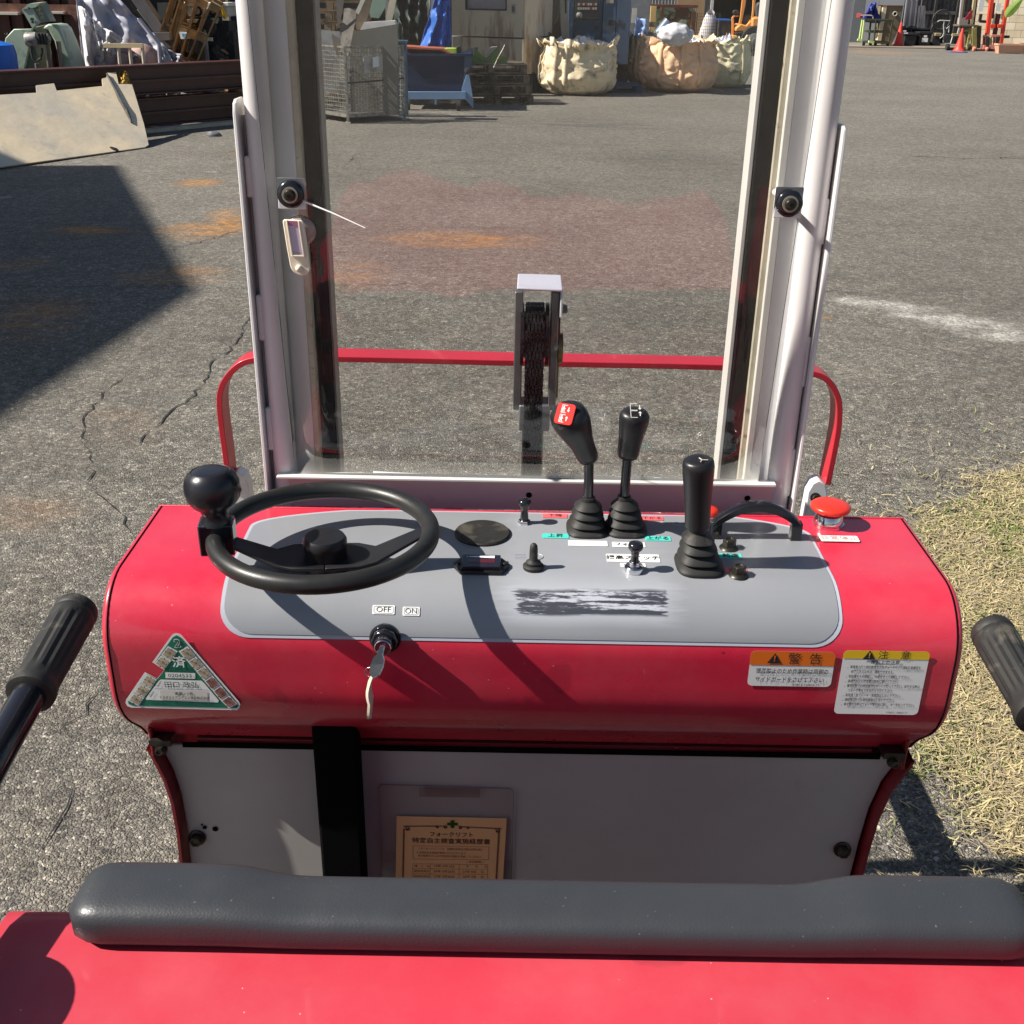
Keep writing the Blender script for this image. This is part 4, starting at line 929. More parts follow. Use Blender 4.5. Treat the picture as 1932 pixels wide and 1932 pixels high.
# ------------------------------------------------------------------ mast
MY = 1.42; MC = -.0105
def zrow(y, Y): return at_y(966, y, Y).z
mast_top = 2.55
PX = {-1: -.3455, 1: .3400}
SEC = {-1: dict(lip=(.2745, .2780), dark=(.2783, .2975), strip=(.2978, .3045), face=(.3050, .3340)),
       1: dict(lip=(.2595, .2652), dark=(.2660, .2872), yel=(.2875, .2930), strip=(.2933, .3015), face=(.3020, .3290))}
for sg in (-1, 1):
    def ax(a, b, y0, y1, z0, z1): return MB().bb(sg * a, sg * b, y0, y1, z0, z1)
    def bx(a, b, y0, y1, z0, z1): return MB().bb(MC + sg * a, MC + sg * b, y0, y1, z0, z1)
    zt = zrow(193 if sg < 0 else 222, MY); q = SEC[sg]
    post = MB().cyl((PX[sg], MY - .006, .60), (PX[sg], MY - .006, mast_top), .0157, n=28).build('mast_post', M['post_paint'], T, smooth=60)
    PL = {-1: -.3660, 1: .3570}[sg]; pts = [Vector((PL, y, z)) for y, z in ((MY - .030, .60), (MY - .030, zt - .015), (MY - .026, zt - .004), (MY - .018, zt), (MY + .012, zt), (MY + .02, zt - .01), (MY + .02, .60))]
    MB().prism(pts, (sg * .0045, 0, 0)).build('side_plate', M['post_paint'], post, bevel=.001)
    MB().bb(PL - sg * .009, PL, MY + .004, MY + .010, .60, zt - .02).build('side_web', M['post_paint'], post)
    MB().bb(PL - sg * .0045, PL - sg * .0020, MY + .0028, MY + .0042, .60, zt - .02).build('web_slot', M['void'], post)
    for (ya, yb) in ((300, 378), (560, 645), (770, 850)):
        if sg > 0: ya, yb = ya + 60, yb + 70
        za, zb2 = zrow(yb, MY), zrow(ya, MY)
        MB().bb(PL - sg * .0100, PL - sg * .0004, MY - .016, MY - .002, za, zb2).build('weld_block', M['post_paint'], post, bevel=.003, seg=3)
    ax(*q['face'], MY + .006, MY + .05, .60, mast_top).build('mast_channel', M['post_grey'], post, bevel=.0015)
    ax(q['face'][1] + .0002, q['face'][1] + .012, MY + .014, MY + .05, .60, mast_top).build('channel_edge', M['yellowed'], post)
    ax(*q['strip'], MY + .003, MY + .05, .60, mast_top).build('edge_strip', M['white_paint'] if sg > 0 else M['yellowed'], post, bevel=.001)
    if sg > 0: ax(*q['yel'], MY + .012, MY + .05, 1.0, mast_top).build('rail_lip', M['yellowed'], post)
    ax(*q['dark'], MY + .022, MY + .06, .60, mast_top).build('greasy_rail', M['grease'], post, bevel=.0015)
    ax(*q['lip'], MY + .026, MY + .06, .60, mast_top).build('inner_lip', M['white_paint'] if sg > 0 else M['steel'], post, bevel=.001)
# cross bar under the windscreen
GZ = zrow(907, 1.395)
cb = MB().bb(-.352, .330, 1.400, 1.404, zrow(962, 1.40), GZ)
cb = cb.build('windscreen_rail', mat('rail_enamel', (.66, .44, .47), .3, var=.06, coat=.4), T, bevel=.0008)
MB().bb(-.353, .331, 1.387, 1.405, GZ + .0002, GZ + .0042).build('rail_flange', M['white_paint'], cb, bevel=.001)
for px, py in ((998, 934), (1410, 940)):
    p = at_y(px, py, 1.3995); MB().cyl(p, p + Vector((0, -.0004, 0)), .0042, n=16).build('bolt_hole', M['void'], cb)
mb = MB()
for k in range(22):
    X = -.30 + k * .028 + .006 * math.sin(k * 2.3); mb.bb(X, X + .006 + .012 * (k % 3 == 0), 1.43, 1.45, 1.00, 1.052)
mb.bb(-.33, .32, 1.44, 1.452, .99, 1.022); mb.build('mast_crossmember', M['white_paint'], T)
# windscreen sheet, leaning a little towards the driver
zg1 = 2.35; n = 24
def gyf(z): v = max(0, (z - GZ) / (zg1 - GZ)); return 1.3985 - .146 * v
def gl(u, v):
    X = MC - .318 + .636 * u; z = GZ + .002 + (zg1 - GZ) * v
    return Vector((X, gyf(z) - .003 * math.sin(PI * u), z))
gs = MB().grid(gl, 12, n).build('windscreen', M['glass'], T, smooth=60, solid=.003)
for px, py, sgn in ((547, 368, -1), (1491, 385, 1)):
    p = at_y(px, py, 1.35); p = at_y(px, py, gyf(p.z) - .010); d = Vector((0, -1, 0))
    tb = MB().bb(p.x - .0165, p.x + .0165, p.y + .0085, p.y + .012, p.z - .018, p.z + .018).build('fixing_tab', M['post_grey'], T, bevel=.001)
    MB().cyl((p.x, p.y + .012, p.z), (p.x, MY + .008, p.z), .0045, n=14).build('standoff', M['post_grey'], tb, smooth=40)
    MB().lathe(p + Vector((0, .008, 0)), d, [(.0148, 0), (.0160, .002), (.0160, .005), (.0140, .0075), (.0105, .0080), (.010, .006)], 30).build('rubber_washer', M['black_gloss'], tb, smooth=50)
    MB().lathe(p, d, [(.0096, 0), (.0096, .0016), (.0062, .0018)], 26).build('steel_washer', mat('dull_washer', (.36, .34, .28), .4, .5), tb, smooth=30)
    MB().lathe(p + Vector((0, -.0016, 0)), d, [(.0072, 0), (.0072, .0016), (.0054, .0042), (.0022, .0046), (.0018, .0026)], 20).build('screw_head', M['darkbolt'], tb, smooth=40)
p0, p1 = at_y(563, 376, 1.352), at_y(689, 430, 1.325)
MB().tube([p0, p0 + (p1 - p0) * .5 + Vector((0, 0, .001)), p1], .0011, 8, rs=[.0013, .0010, .0006]).build('cable_tie', M['white'], T, smooth=60)
# name holder stuck to the post
kc = at_y(563, 470, 1.345)
KH = thing('key_tag_holder', 'cream plastic key tag holder with suction disc stuck on the left mast post', 'key tag', tuple(kc))
pc = at_y(566, 437, gyf(1.44) - .0065)
MB().lathe(pc + Vector((0, .006, 0)), (0, -1, 0), [(.0185, 0), (.0180, .002), (.012, .005), (.003, .006)], 36).build('suction_disc', mat('smoky_suction_disc', (.35, .26, .22), .25, coat=.4), KH, smooth=50)
t_ = Vector((.035, 0, 1)).normalized(); s_ = Vector((1, 0, -.035)).normalized(); tb_ = at_y(566, 502, 1.347)
up = lambda a, b: tb_ + s_ * a - t_ * 0 + (Vector((-.09, 0, 1)).normalized()) * b
ol = []
for k in range(13): a = PI + PI * k / 12; ol.append((.0122 * math.cos(a), .0 + .0122 * math.sin(a)))
ol += [(.0128, .02), (.0128, .053), (.0105, .0555), (-.0105, .0555), (-.0128, .053), (-.0128, .02)]
MB().prism([up(a, b) for a, b in ol], (0, .0035, 0)).build('tag_plate', M['tag'], KH, bevel=.0012)
MB().prism([up(a, b) + Vector((0, -.0008, 0)) for a, b in ((-.0062, .014), (.0062, .014), (.0062, .0485), (-.0062, .0485))], (0, .0006, 0)).build('paper_insert', M['mauve'], KH)
MB().prism([up(a, b) + Vector((0, -.0012, 0)) for a, b in ((-.0062, .0485), (.0062, .0485), (.0062, .0545), (-.0062, .0545))], (0, .0006, 0)).build('paper_insert', mat('plum_band', (.42, .16, .28), .5), KH)
mb = MB()
for sx in (-1, 1): mb.prism([up(a, b) + Vector((0, -.0022, 0)) for a, b in ((sx * .0062, .013), (sx * .0080, .013), (sx * .0080, .0550), (sx * .0062, .0550))], (0, .003, 0))
mb.prism([up(a, b) + Vector((0, -.0022, 0)) for a, b in ((-.0080, .0115), (.0080, .0115), (.0080, .0135), (-.0080, .0135))], (0, .003, 0)); mb.build('tag_rim', M['tag'], KH, bevel=.0005)
write([tx('T.sangyo', .0030, up(0, .0165) + Vector((0, -.0016, 0)), s_, t_)], mat('violet_ink', (.10, .05, .18), .6), KH)
MB().lathe(up(-.001, -.003) + Vector((0, .002, 0)), (-.1, -1, .1), [(.0045, 0), (.0042, .004), (.0036, .007), (.0018, .0085), (.0004, .009)], 18).build('peg', M['tag'], KH, smooth=50)

# lift cylinder with chain sheave, in the middle
CY = 1.56
cx = at_y(1016, 700, CY).x
zc_t, zc_b = zrow(556, CY - .02), zrow(760, CY)
z_lo = zrow(803, CY)
capL, capR = at_y(975, 560, CY).x, at_y(1060, 560, CY).x
cyl = MB().cyl((cx - .006, CY + .02, .45), (cx - .006, CY + .02, z_lo + .02), .0165, n=28).build('lift_cylinder', M['chain'], T, smooth=50)
xl0, xr0 = at_y(969, 700, CY).x, at_y(1047, 700, CY).x
for xx, w in ((xl0, .012), (xr0 - .009, .011)):
    MB().bb(xx, xx + w, CY - .020, CY + .024, zc_b - .004, zc_t + .004).build('sheave_plate', M['steel'], cyl, bevel=.0015)
MB().prism([Vector((capL, CY - .030, zc_t + .009)), Vector((capR, CY - .030, zc_t + .007)), Vector((capR, CY + .038, zc_t + .012)), Vector((capL + .001, CY + .038, zc_t + .013))], (0, 0, .004)).build('sheave_cover', mat('grey_white_cover_paint', (.46, .50, .58), .35, dirt=(.2, .2, .2), dscale=60, damt=.66), cyl, bevel=.003, seg=3)
MB().bb(capR - .003, capR + .0005, CY - .028, CY + .030, zc_t - .030, zc_t + .010).build('cover_side', M['post_grey'], cyl, bevel=.001)
hexbolt(MB(), (capR, CY - .016, zc_t - .020), (1, 0, 0), .0065, .008).build('cover_bolt', M['steel'], cyl, smooth=30)
MB().bb(xr0 + .001, xr0 + .005, CY - .012, CY + .02, zrow(745, CY), zc_t).build('brass_shim', mat('brass_plate', (.30, .25, .10), .35, .6, dirt=(.12, .05, .03)), cyl)
MB().cyl((xr0 + .004, CY, zrow(655, CY)), (xr0 + .010, CY, zrow(655, CY)), .022, n=28).build('brass_washer', mat('brass_plate', (.3, .25, .1)), cyl, smooth=40)
shc = Vector(((xl0 + xr0) / 2 - .001, CY + .004, zrow(632, CY)))
MB().cyl(shc - Vector((.0205, 0, 0)), shc - Vector((.0155, 0, 0)), .046, n=40).cyl(shc + Vector((.0155, 0, 0)), shc + Vector((.0205, 0, 0)), .046, n=40).cyl(shc - Vector((.0155, 0, 0)), shc + Vector((.0155, 0, 0)), .034, n=40).build('chain_sheave', M['chain'], cyl, smooth=35)
MB().bb(xl0 + .009, xr0 - .006, CY - .022, CY + .02, z_lo, zc_b + .004).build('sheave_yoke', M['steel'], cyl, bevel=.002)
path = []
for k in range(40): path.append(Vector((shc.x, shc.y - .040, 1.0 + (shc.z - 1.0) * k / 39)))
for k in range(1, 22): a = PI - PI * k / 21; path.append(Vector((shc.x, shc.y + .040 * math.cos(a), shc.z + .040 * math.sin(a))))
tot = [0.0]
for a, b in zip(path, path[1:]): tot.append(tot[-1] + (b - a).length)
def along(s):
    for i in range(len(tot) - 1):
        if s <= tot[i + 1]: k = (s - tot[i]) / (tot[i + 1] - tot[i]); return path[i] + (path[i + 1] - path[i]) * k, (path[i + 1] - path[i]).normalized()
    return path[-1], (path[-1] - path[-2]).normalized()
MB().bb(shc.x - .0132, shc.x + .0132, shc.y - .036, shc.y - .033, .98, shc.z).build('chain_core', M['grease'], cyl)
pit = .0127; first = None; nl = int(tot[-1] / pit)
for k in range(nl):                                            # link plates, alternately wide and narrow packs
    p, d = along(k * pit); mb = MB(); o2 = d.cross(EX).normalized(); odd = k % 2
    for j in range(-2, 3):
        off = j * .0052 + (.0013 if odd else -.0013)
        pts = []
        for h, w in ((-.0088, .004), (-.006, .0062), (0, .0050), (.006, .0062), (.0088, .004)): pts.append(p + d * h + o2 * w)
        for h, w in ((.0088, -.004), (.006, -.0062), (0, -.0050), (-.006, -.0062), (-.0088, -.004)): pts.append(p + d * h + o2 * w)
        mb.prism([q + Vector((off - .0018, 0, 0)) for q in pts], (.0036, 0, 0))
    mb.cyl(p - Vector((.0138, 0, 0)) + d * pit / 2, p + Vector((.0138, 0, 0)) + d * pit / 2, .0026, n=8)
    mb.build('chain_link', M['chain'], cyl)
# front guard hoop, flat bar on edge
GY = 1.66
hp = [(437, 905), (431, 850), (423, 790), (420, 745), (426, 718), (440, 697), (458, 681), (480, 673), (520, 669), (700, 671), (1000, 678), (1300, 684), (1480, 690), (1530, 698), (1553, 708), (1568, 726), (1577, 752), (1577, 790), (1571, 830), (1556, 905)]
P3 = [at_y(a, b, GY) for a, b in hp]
sm = []
for i in range(len(P3) - 1):
    p0, p1, p2, p3 = P3[max(0, i - 1)], P3[i], P3[i + 1], P3[min(len(P3) - 1, i + 2)]
    for k in range(4):
        t = k / 4; sm.append(.5 * ((2 * p1) + (p2 - p0) * t + (2 * p0 - 5 * p1 + 4 * p2 - p3) * t * t + (3 * p1 - p0 - 3 * p2 + p3) * t ** 3))
sm.append(P3[-1]); vs = []; n = len(sm)
for i, p in enumerate(sm):
    d = (sm[min(n - 1, i + 1)] - sm[max(0, i - 1)]).normalized(); o2 = Vector((d.z, 0, -d.x)) * .0045
    vs += [p + o2 + Vector((0, -.022, 0)), p - o2 + Vector((0, -.022, 0)), p - o2 + Vector((0, .022, 0)), p + o2 + Vector((0, .022, 0))]
hoop = MB().add(vs, [(k * 4 + i, k * 4 + (i + 1) % 4, (k + 1) * 4 + (i + 1) % 4, (k + 1) * 4 + i) for k in range(n - 1) for i in range(4)] + [(0, 1, 2, 3), (n * 4 - 4, n * 4 - 3, n * 4 - 2, n * 4 - 1)]).build('front_guard', M['guard_red'], T, smooth=40, bevel=.001)
for sg, px, py in ((-1, 450, 925), (1, 1541, 940)):
    p = at_y(px, py, GY - .01)
    br = MB().prism([p + Vector(q) for q in ((-.016 , 0, -.12), (-.016, 0, .010), (-.010, 0, .026), (0.0, 0, .032), (.012, 0, .024), (.017, 0, .006), (.017, 0, -.12))], (0, .03, 0)).build('guard_bracket', M['post_grey'] if sg > 0 else M['white_paint'], T, bevel=.002)
    hexbolt(MB(), p + Vector((-.003, 0, .002)), (0, -1, 0), .006, .006).build('bracket_bolt', M['darkbolt'], br, smooth=30)
p0, p1 = at_y(704, 895, 1.62), at_y(868, 904, 1.62)
MB().tube([p0, p0 + (p1 - p0) * .92, p1 + Vector((0, 0, -.004)), p1 + Vector((.006, 0, -.05))], .0055, 10).build('hose_pipe', M['post_grey'], T, smooth=60)
p0, p1 = at_y(1234, 907, 1.62), at_y(1300, 910, 1.62)
MB().tube([p0, p1], .0055, 10).build('hose_pipe', M['post_grey'], T, smooth=60)
for a, b in ((-.50, -.488), (.488, .50)): MB().bb(a, b, 1.66, 2.55, .34, .42).build('load_deck_rail', M['red_side'], T)
MB().bb(-.45, .45, 1.50, 1.68, .12, .74).build('fork_carriage', M['red_side'], T)
# ================================================================== GROUND
def pel(cx, cy, hw, hh, rot=0, k=1.0):       # ellipse given in picture pixels -> ground ellipse
    c = at_z(cx, cy); D = proj(c)[2]
    rx = hw * D / F_PX; ry = abs(at_z(cx, cy - hh).y - at_z(cx, cy + hh).y) / 2
    return (c.x, c.y, rx, ry, rot, k)
RUST = [pel(375, 345, 60, 10, .2), pel(170, 435, 110, 13, -.1, .8), pel(375, 435, 90, 22, .4), pel(430, 415, 50, 30, .3), pel(330, 520, 130, 25, .2, .45), pel(870, 452, 190, 20, 0, .8),
        pel(60, 600, 120, 60, .3, .5), pel(40, 500, 70, 16, 0, .6), pel(60, 960, 110, 60, .8, .2), pel(230, 800, 90, 60, .6, .15), pel(660, 520, 90, 40, 0, .35),
        pel(440, 290, 20, 3, 0, .5), pel(1650, 98, 90, 6, 0, .4), pel(1560, 600, 14, 4, 0, .5)]
CHALK = [pel(1620, 569, 60, 12, 0, .75), pel(1680, 578, 70, 14, -.1, .7), pel(1730, 588, 90, 20, -.12, .8), pel(1780, 600, 90, 18, -.15, .8), pel(1830, 612, 110, 22, -.2, .8), pel(1900, 630, 120, 20, -.2, .8), pel(398, 324, 16, 2, 0, 1), pel(145, 305, 12, 2, 0, .8), pel(10, 372, 16, 3, .3, .8)]
DARKS = [pel(1100, 235, 220, 14, 0, .8), pel(1250, 300, 200, 14, 0, .5), pel(1480, 900, 180, 120, 0, .35), pel(900, 300, 130, 30, 0, .4), pel(1760, 800, 60, 20, 0, .4), pel(230, 1300, 60, 120, .4, .4)]
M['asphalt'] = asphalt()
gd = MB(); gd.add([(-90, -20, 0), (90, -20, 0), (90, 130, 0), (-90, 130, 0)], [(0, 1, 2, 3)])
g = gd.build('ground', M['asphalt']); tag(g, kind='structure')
# cracks: narrow sunken-looking ribbons of dark tar grit
M['crack'] = mat('crack_grit', (.018, .017, .016), .9, var=.4, vs=60)
def crack(pts, w=.006, jit=.012, z=.004):
    w *= .55
    G = [at_z(a, b) for a, b in pts]; P = []
    for a, b in zip(G, G[1:]):
        L = (b - a).length; n = max(2, int(L / .045)); s = Vector((-(b - a).y, (b - a).x, 0)).normalized()
        for k in range(n): P.append(a + (b - a) * k / n + s * random.gauss(0, jit))
    P.append(G[-1]); vs = []; fs = []; n = len(P)
    for i, p in enumerate(P):
        d = (P[min(n - 1, i + 1)] - P[max(0, i - 1)]).normalized(); s = Vector((-d.y, d.x, 0))
        q = w * random.choice((.25, .5, .9, 1.2, 1.5)) * (.15 if i in (0, n - 1) else 1); s = s * q * .5
        vs += [p + s + Vector((0, 0, z)), p - s + Vector((0, 0, z))]
    fs = [(2 * i, 2 * i + 1, 2 * i + 3, 2 * i + 2) for i in range(n - 1)]
    o = MB().add(vs, fs).build('ground_crack', M['crack'], None, loc=tuple(P[0])); tag(o, kind='structure'); return o
crack([(470, 600), (440, 655), (400, 690), (385, 725), (345, 760), (310, 790), (270, 830), (245, 850)], .012)
crack([(235, 715), (190, 750), (165, 780), (155, 810), (165, 850), (175, 890), (185, 930), (210, 960), (240, 1000), (262, 1040)], .009)
crack([(0, 542), (100, 540), (180, 542), (300, 540), (420, 543), (480, 546)], .012, .02)
crack([(640, 540), (760, 536), (950, 540), (1200, 536), (1390, 544), (1600, 552), (1700, 556)], .008, .02)
crack([(1020, 305), (1100, 290), (1350, 270)], .01, .03); crack([(675, 290), (668, 298), (662, 306)], .02, .02)
crack([(1650, 650), (1760, 662), (1932, 690)], .006, .03); crack([(1690, 292), (1800, 300), (1932, 298)], .03, .05)
crack([(300, 480), (400, 450), (450, 436)], .012, .02); crack([(430, 288), (455, 286)], .03, .02)
crack([(130, 1390), (160, 1330), (205, 1290), (215, 1230)], .006, .01); crack([(60, 1640), (100, 1560), (150, 1490), (210, 1440)], .006, .01)
# far road strip in front of the buildings on the right
k0 = at_z(1600, 91).y

# loose stones standing proud of the asphalt close to the truck
def pebbles(n, area, smin, smax, name, m):
    vs = []; fs = []
    base = [Vector(p) for p in ((1, 0, 0), (.3, .95, 0), (-.8, .6, 0), (-.8, -.6, 0), (.3, -.95, 0), (.35, .1, .8), (-.35, -.1, .7))]
    bf = [(0, 1, 5), (1, 2, 6, 5), (2, 3, 6), (3, 4, 5, 6), (4, 0, 5)]
    for _ in range(n):
        c = area(); s = random.uniform(smin, smax) * (1 + (random.random() < .05)); a = random.uniform(0, 2 * PI); ca, sa = math.cos(a), math.sin(a)
        sx, sy, sz = s * random.uniform(.7, 1.2), s * random.uniform(.55, 1), s * random.uniform(.35, .75); k = len(vs)
        vs += [(c[0] + p.x * sx * ca - p.y * sy * sa, c[1] + p.x * sx * sa + p.y * sy * ca, p.z * sz - .0004) for p in base]
        fs += [tuple(i + k for i in f) for f in bf]
    o = MB(); o.v = [Vector(v) for v in vs]; o.f = fs
    o = o.build(name, m, None, loc=(0, 0, 0)); tag(o, kind='stuff'); return o
def stone_mat():
    t = NT('loose_grit'); v = t.n('ShaderNodeTexVoronoi'); v.inputs['Scale'].default_value = 75; t.l(t.pos, v.inputs['Vector']); s = t.sep(v.outputs['Color'])
    c = t.ramp(s[0], [(0, (.055, .058, .062)), (.35, (.13, .125, .12)), (.7, (.22, .20, .17)), (.92, (.36, .32, .26)), (1, (.46, .42, .35))]); return t.fin(c, .75, 0, .3, 0, t.bump(t.noise(600, 2), .3, .001))
M['grit'] = stone_mat()
def a_left():
    while True:
        x, y = random.uniform(-1.9, -.45), random.uniform(.9, 3.0)
        if random.random() < min(1, 1.6 / y ** 1.3): return x, y
def a_right():
    y = random.uniform(1.4, 2.9); return random.uniform(.5, 1.45), y
pebbles(9000, a_left, .0018, .0042, 'asphalt_grit', M['grit'])
pebbles(5000, a_right, .002, .0065, 'gravel', M['grit'])

# ================================================================== GRASS
GP = [at_z(a, b) for a, b in ((1960, 870), (1880, 885), (1840, 910), (1790, 935), (1745, 962), (1700, 1000), (1690, 1150), (1720, 1440), (1760, 1480), (1800, 1540), (1850, 1620), (1900, 1680), (1990, 1830))]
def inside(x, y, P):
    c = False; n = len(P)
    for i in range(n):
        a, b = P[i], P[i - 1]
        if (a[1] > y) != (b[1] > y) and x < (b[0] - a[0]) * (y - a[1]) / (b[1] - a[1]) + a[0]: c = not c
    return c
poly = [(p.x, p.y) for p in GP] + [(6.0, GP[-1].y), (6.0, GP[0].y + .9)]
mb = MB(); sp_ = []
for i, (a, b) in enumerate(poly):
    if i < len(GP) - 1:
        a2, b2 = poly[i + 1]
        for q in range(10): f = q / 10; x, y = a + (a2 - a) * f, b + (b2 - b) * f; e = .10 + .16 * mnoise.noise(Vector((x * 4, y * 4, 3))) + .08 * mnoise.noise(Vector((x * 15, y * 15, 3))); sp_.append((x + e, y - e * .3, .004))
    else: sp_.append((a, b, .004))
mb.add(sp_, [tuple(range(len(sp_)))])
t = NT('straw_litter_soil'); c = t.mix(t.ramp(t.noise(18, 6, .7), [(.35, 0.0), (.65, 1.0)]), (.11, .10, .075), (.24, .205, .14)); c = t.mix(t.ramp(t.noise(120, 4), [(.5, 0.0), (.6, .7)]), c, (.38, .32, .21))
soil = mb.build('verge_soil', t.fin(c, .9, 0, .2, 0, t.bump(t.noise(90, 4), .8, .01)), None, loc=(GP[0].x, GP[0].y, 0)); tag(soil, kind='structure')
def grass(N=125000):
    rs = np.random.RandomState(5); V = []; Fc = []; C = []
    k = 0; cnt = 0
    def dist_in(x, y):
        return min(math.hypot(x - a.x, y - a.y) for a in GD)
    GD = []
    for a, b in zip(GP[:-1], GP[1:]):
        for q in range(6): GD.append(a + (b - a) * q / 6)
    while cnt < N:
        x, y = rs.uniform(.75, 3.1), rs.uniform(1.1, 5.4)
        if x > 1.05 + .48 * y: continue
        e = .16 * (mnoise.noise(Vector((x * 3, y * 3, 0))) + mnoise.noise(Vector((x * 9, y * 9, 4))) * .6)
        ins = inside(x - e, y + e * .6, poly); d = dist_in(x, y)
        if not ins and rs.rand() > .05 * math.exp(-d * 7): continue
        if ins and d < .25 and rs.rand() > .25 + d * 3: continue
        if rs.rand() > min(1, 3.4 / y ** 1.1): continue
        g = mnoise.noise(Vector((x * 2.1, y * 2.1, 7))) + .5 * mnoise.noise(Vector((x * 7, y * 7, 2)))
        if mnoise.noise(Vector((x * 6, y * 6, 12))) > .34 and rs.rand() < .5: continue
        green = rs.rand() < .25 + .8 * g
        L = rs.uniform(.014, .040) * (1.0 if green else rs.choice([1, 1.1, 1.2, 2.0])); a = rs.uniform(0, 2 * PI); w = rs.uniform(.0006, .0012) * (1 + .28 * y)
        lie = rs.uniform(.05, .6) if green else rs.uniform(0, .28)
        dx, dy = math.cos(a), math.sin(a); h = L * lie; run = L * math.sqrt(max(.05, 1 - lie * lie)); sx, sy = -math.sin(a) * w, math.cos(a) * w
        z0 = .004 + (rs.uniform(0, .012) if not green else 0); b = a; px, py = x, y; pts = [(px, py, z0)]
        for q in (1, 2, 3): b += rs.uniform(-.7, .7); px += math.cos(b) * run / 3; py += math.sin(b) * run / 3; pts.append((px, py, z0 + h * (.5, .9, .8)[q - 1]))
        for q in range(3): ww = (1, 1, .8)[q]; V += [(pts[q][0] - sx * ww, pts[q][1] - sy * ww, pts[q][2]), (pts[q][0] + sx * ww, pts[q][1] + sy * ww, pts[q][2])]
        V.append(pts[3]); Fc += [(k, k + 1, k + 3, k + 2), (k + 2, k + 3, k + 5, k + 4), (k + 4, k + 5, k + 6)]; k += 7; cnt += 1
        if green: f = rs.uniform(.6, 1.2); col = (.20 * f, .25 * f, .075 * f)
        else: q = rs.uniform(.45, 1.1); col = (.58 * q, .48 * q, .26 * q) if rs.rand() < .8 else (.40 * q, .33 * q, .24 * q)
        C += [(*col, 1)] * 7
    me = bpy.data.meshes.new('grass'); me.from_pydata(V, [], Fc); me.update()
    at = me.color_attributes.new('blade_colour', 'FLOAT_COLOR', 'POINT'); at.data.foreach_set('color', np.array(C, dtype=np.float32).ravel())
    t = NT('dry_grass'); a = t.n('ShaderNodeVertexColor'); a.layer_name = 'blade_colour'; t.fin(a.outputs[0], .7, 0, .25)
    me.materials.append(t.m); o = bpy.data.objects.new('grass', me); S.collection.objects.link(o); ORG[o.name] = Vector((0, 0, 0)); tag(o, kind='stuff'); return o
grass()

# ================================================================== BUILDING OUT OF FRAME THAT SHADES THE YARD
h = 9.0
def unshade(px, py): p = at_z(px, py); return Vector((p.x + SUN_T.x / SUN_T.z * h * 1.0, p.y + SUN_T.y / SUN_T.z * h, 0))
A = unshade(375, 548); B = unshade(226, 312); C_ = unshade(0, 795)
fp = [A, B, B + Vector((-9, -3.4, 0)), Vector((-18, C_.y - 3.5, 0)), C_ + (C_ - A) * 1.3]
col_side = mat('neighbour_wall', (.45, .44, .42), .8, var=.1, vs=1)
nb = thing('neighbour_building', 'plain shed beyond the left edge whose shadow lies on the asphalt', 'building', tuple(A))
MB().prism([p for p in fp], (0, 0, h - .25)).build('wall', col_side, nb)
MB().prism([p + Vector((0, 0, h - .25)) for p in fp], (0, 0, .25)).build('roof', mat('roof_sheet', (.2, .2, .21), .6), nb)

# ================================================================== YARD THINGS
def wmat(name, col, rough=.6, **k): return mat(name, col, rough, **k)
BROWN = wmat('dark_brown_steel_paint', (.070, .024, .020), .42, var=.2, vs=3, dirt=(.10, .045, .03), dscale=6, damt=.6)
WOOD = wmat('weathered_pallet_wood', (.33, .23, .13), .85, var=.35, vs=9, dirt=(.12, .085, .05), dscale=5, damt=.5)
WOODG = wmat('grey_pallet_wood', (.20, .16, .11), .9, var=.35, vs=9, dirt=(.07, .055, .04), dscale=5, damt=.45)
ORW = wmat('orange_pallet_wood', (.30, .19, .09), .85, var=.35, vs=9, dirt=(.2, .11, .05), dscale=6, damt=.55)
GALV = wmat('galvanised_steel', (.33, .32, .29), .45, metal=.5, var=.2, vs=14, dirt=(.18, .15, .11), dscale=20, damt=.5)
SHEET = wmat('dirty_sheet_metal', (.50, .48, .44), .5, var=.2, vs=3, dirt=(.28, .25, .20), dscale=4, damt=.48)
PALEGREEN = wmat('pale_green_machine_paint', (.36, .45, .34), .45, var=.12, vs=3, dirt=(.20, .25, .18), dscale=5, damt=.55)
DGREEN = wmat('dark_green_grime', (.07, .085, .05), .6, var=.3, vs=8)
BLACKISH = wmat('dark_machine_grime', (.03, .03, .03), .7, var=.4, vs=10, dirt=(.09, .08, .07), dscale=14, damt=.55)
BLUE = wmat('blue_machine_paint', (.022, .075, .15), .42, var=.15, vs=2, dirt=(.12, .16, .2), dscale=4, damt=.58)
ORANGE = wmat('orange_vehicle_paint', (.86, .36, .09), .4, var=.08, vs=3, dirt=(.42, .17, .05), dscale=8, damt=.6, coat=.2)
TYRE = wmat('tyre_rubber', (.025, .024, .022), .8, var=.3, vs=10)
BEIGE = wmat('stained_beige_paint', (.42, .36, .27), .55, var=.15, vs=2, dirt=(.24, .15, .085), dscale=2.2, damt=.52)
SILVER = wmat('silver_tarpaulin', (.40, .40, .46), .5, var=.15, vs=4)
BLUET = wmat('blue_tarpaulin', (.012, .13, .55), .55, var=.25, vs=3)
DKTARP = wmat('dark_green_tarpaulin', (.018, .032, .026), .6, var=.4, vs=3)
CREAM = wmat('cream_steel_plate', (.60, .53, .42), .6, var=.08, vs=1.2, dirt=(.42, .38, .32), dscale=2.0, damt=.50)
CONE = wmat('orange_cone_plastic', (.80, .055, .03), .5, var=.06, vs=5)
PINKP = wmat('terracotta_plastic', (.62, .34, .22), .6, var=.08, vs=4)

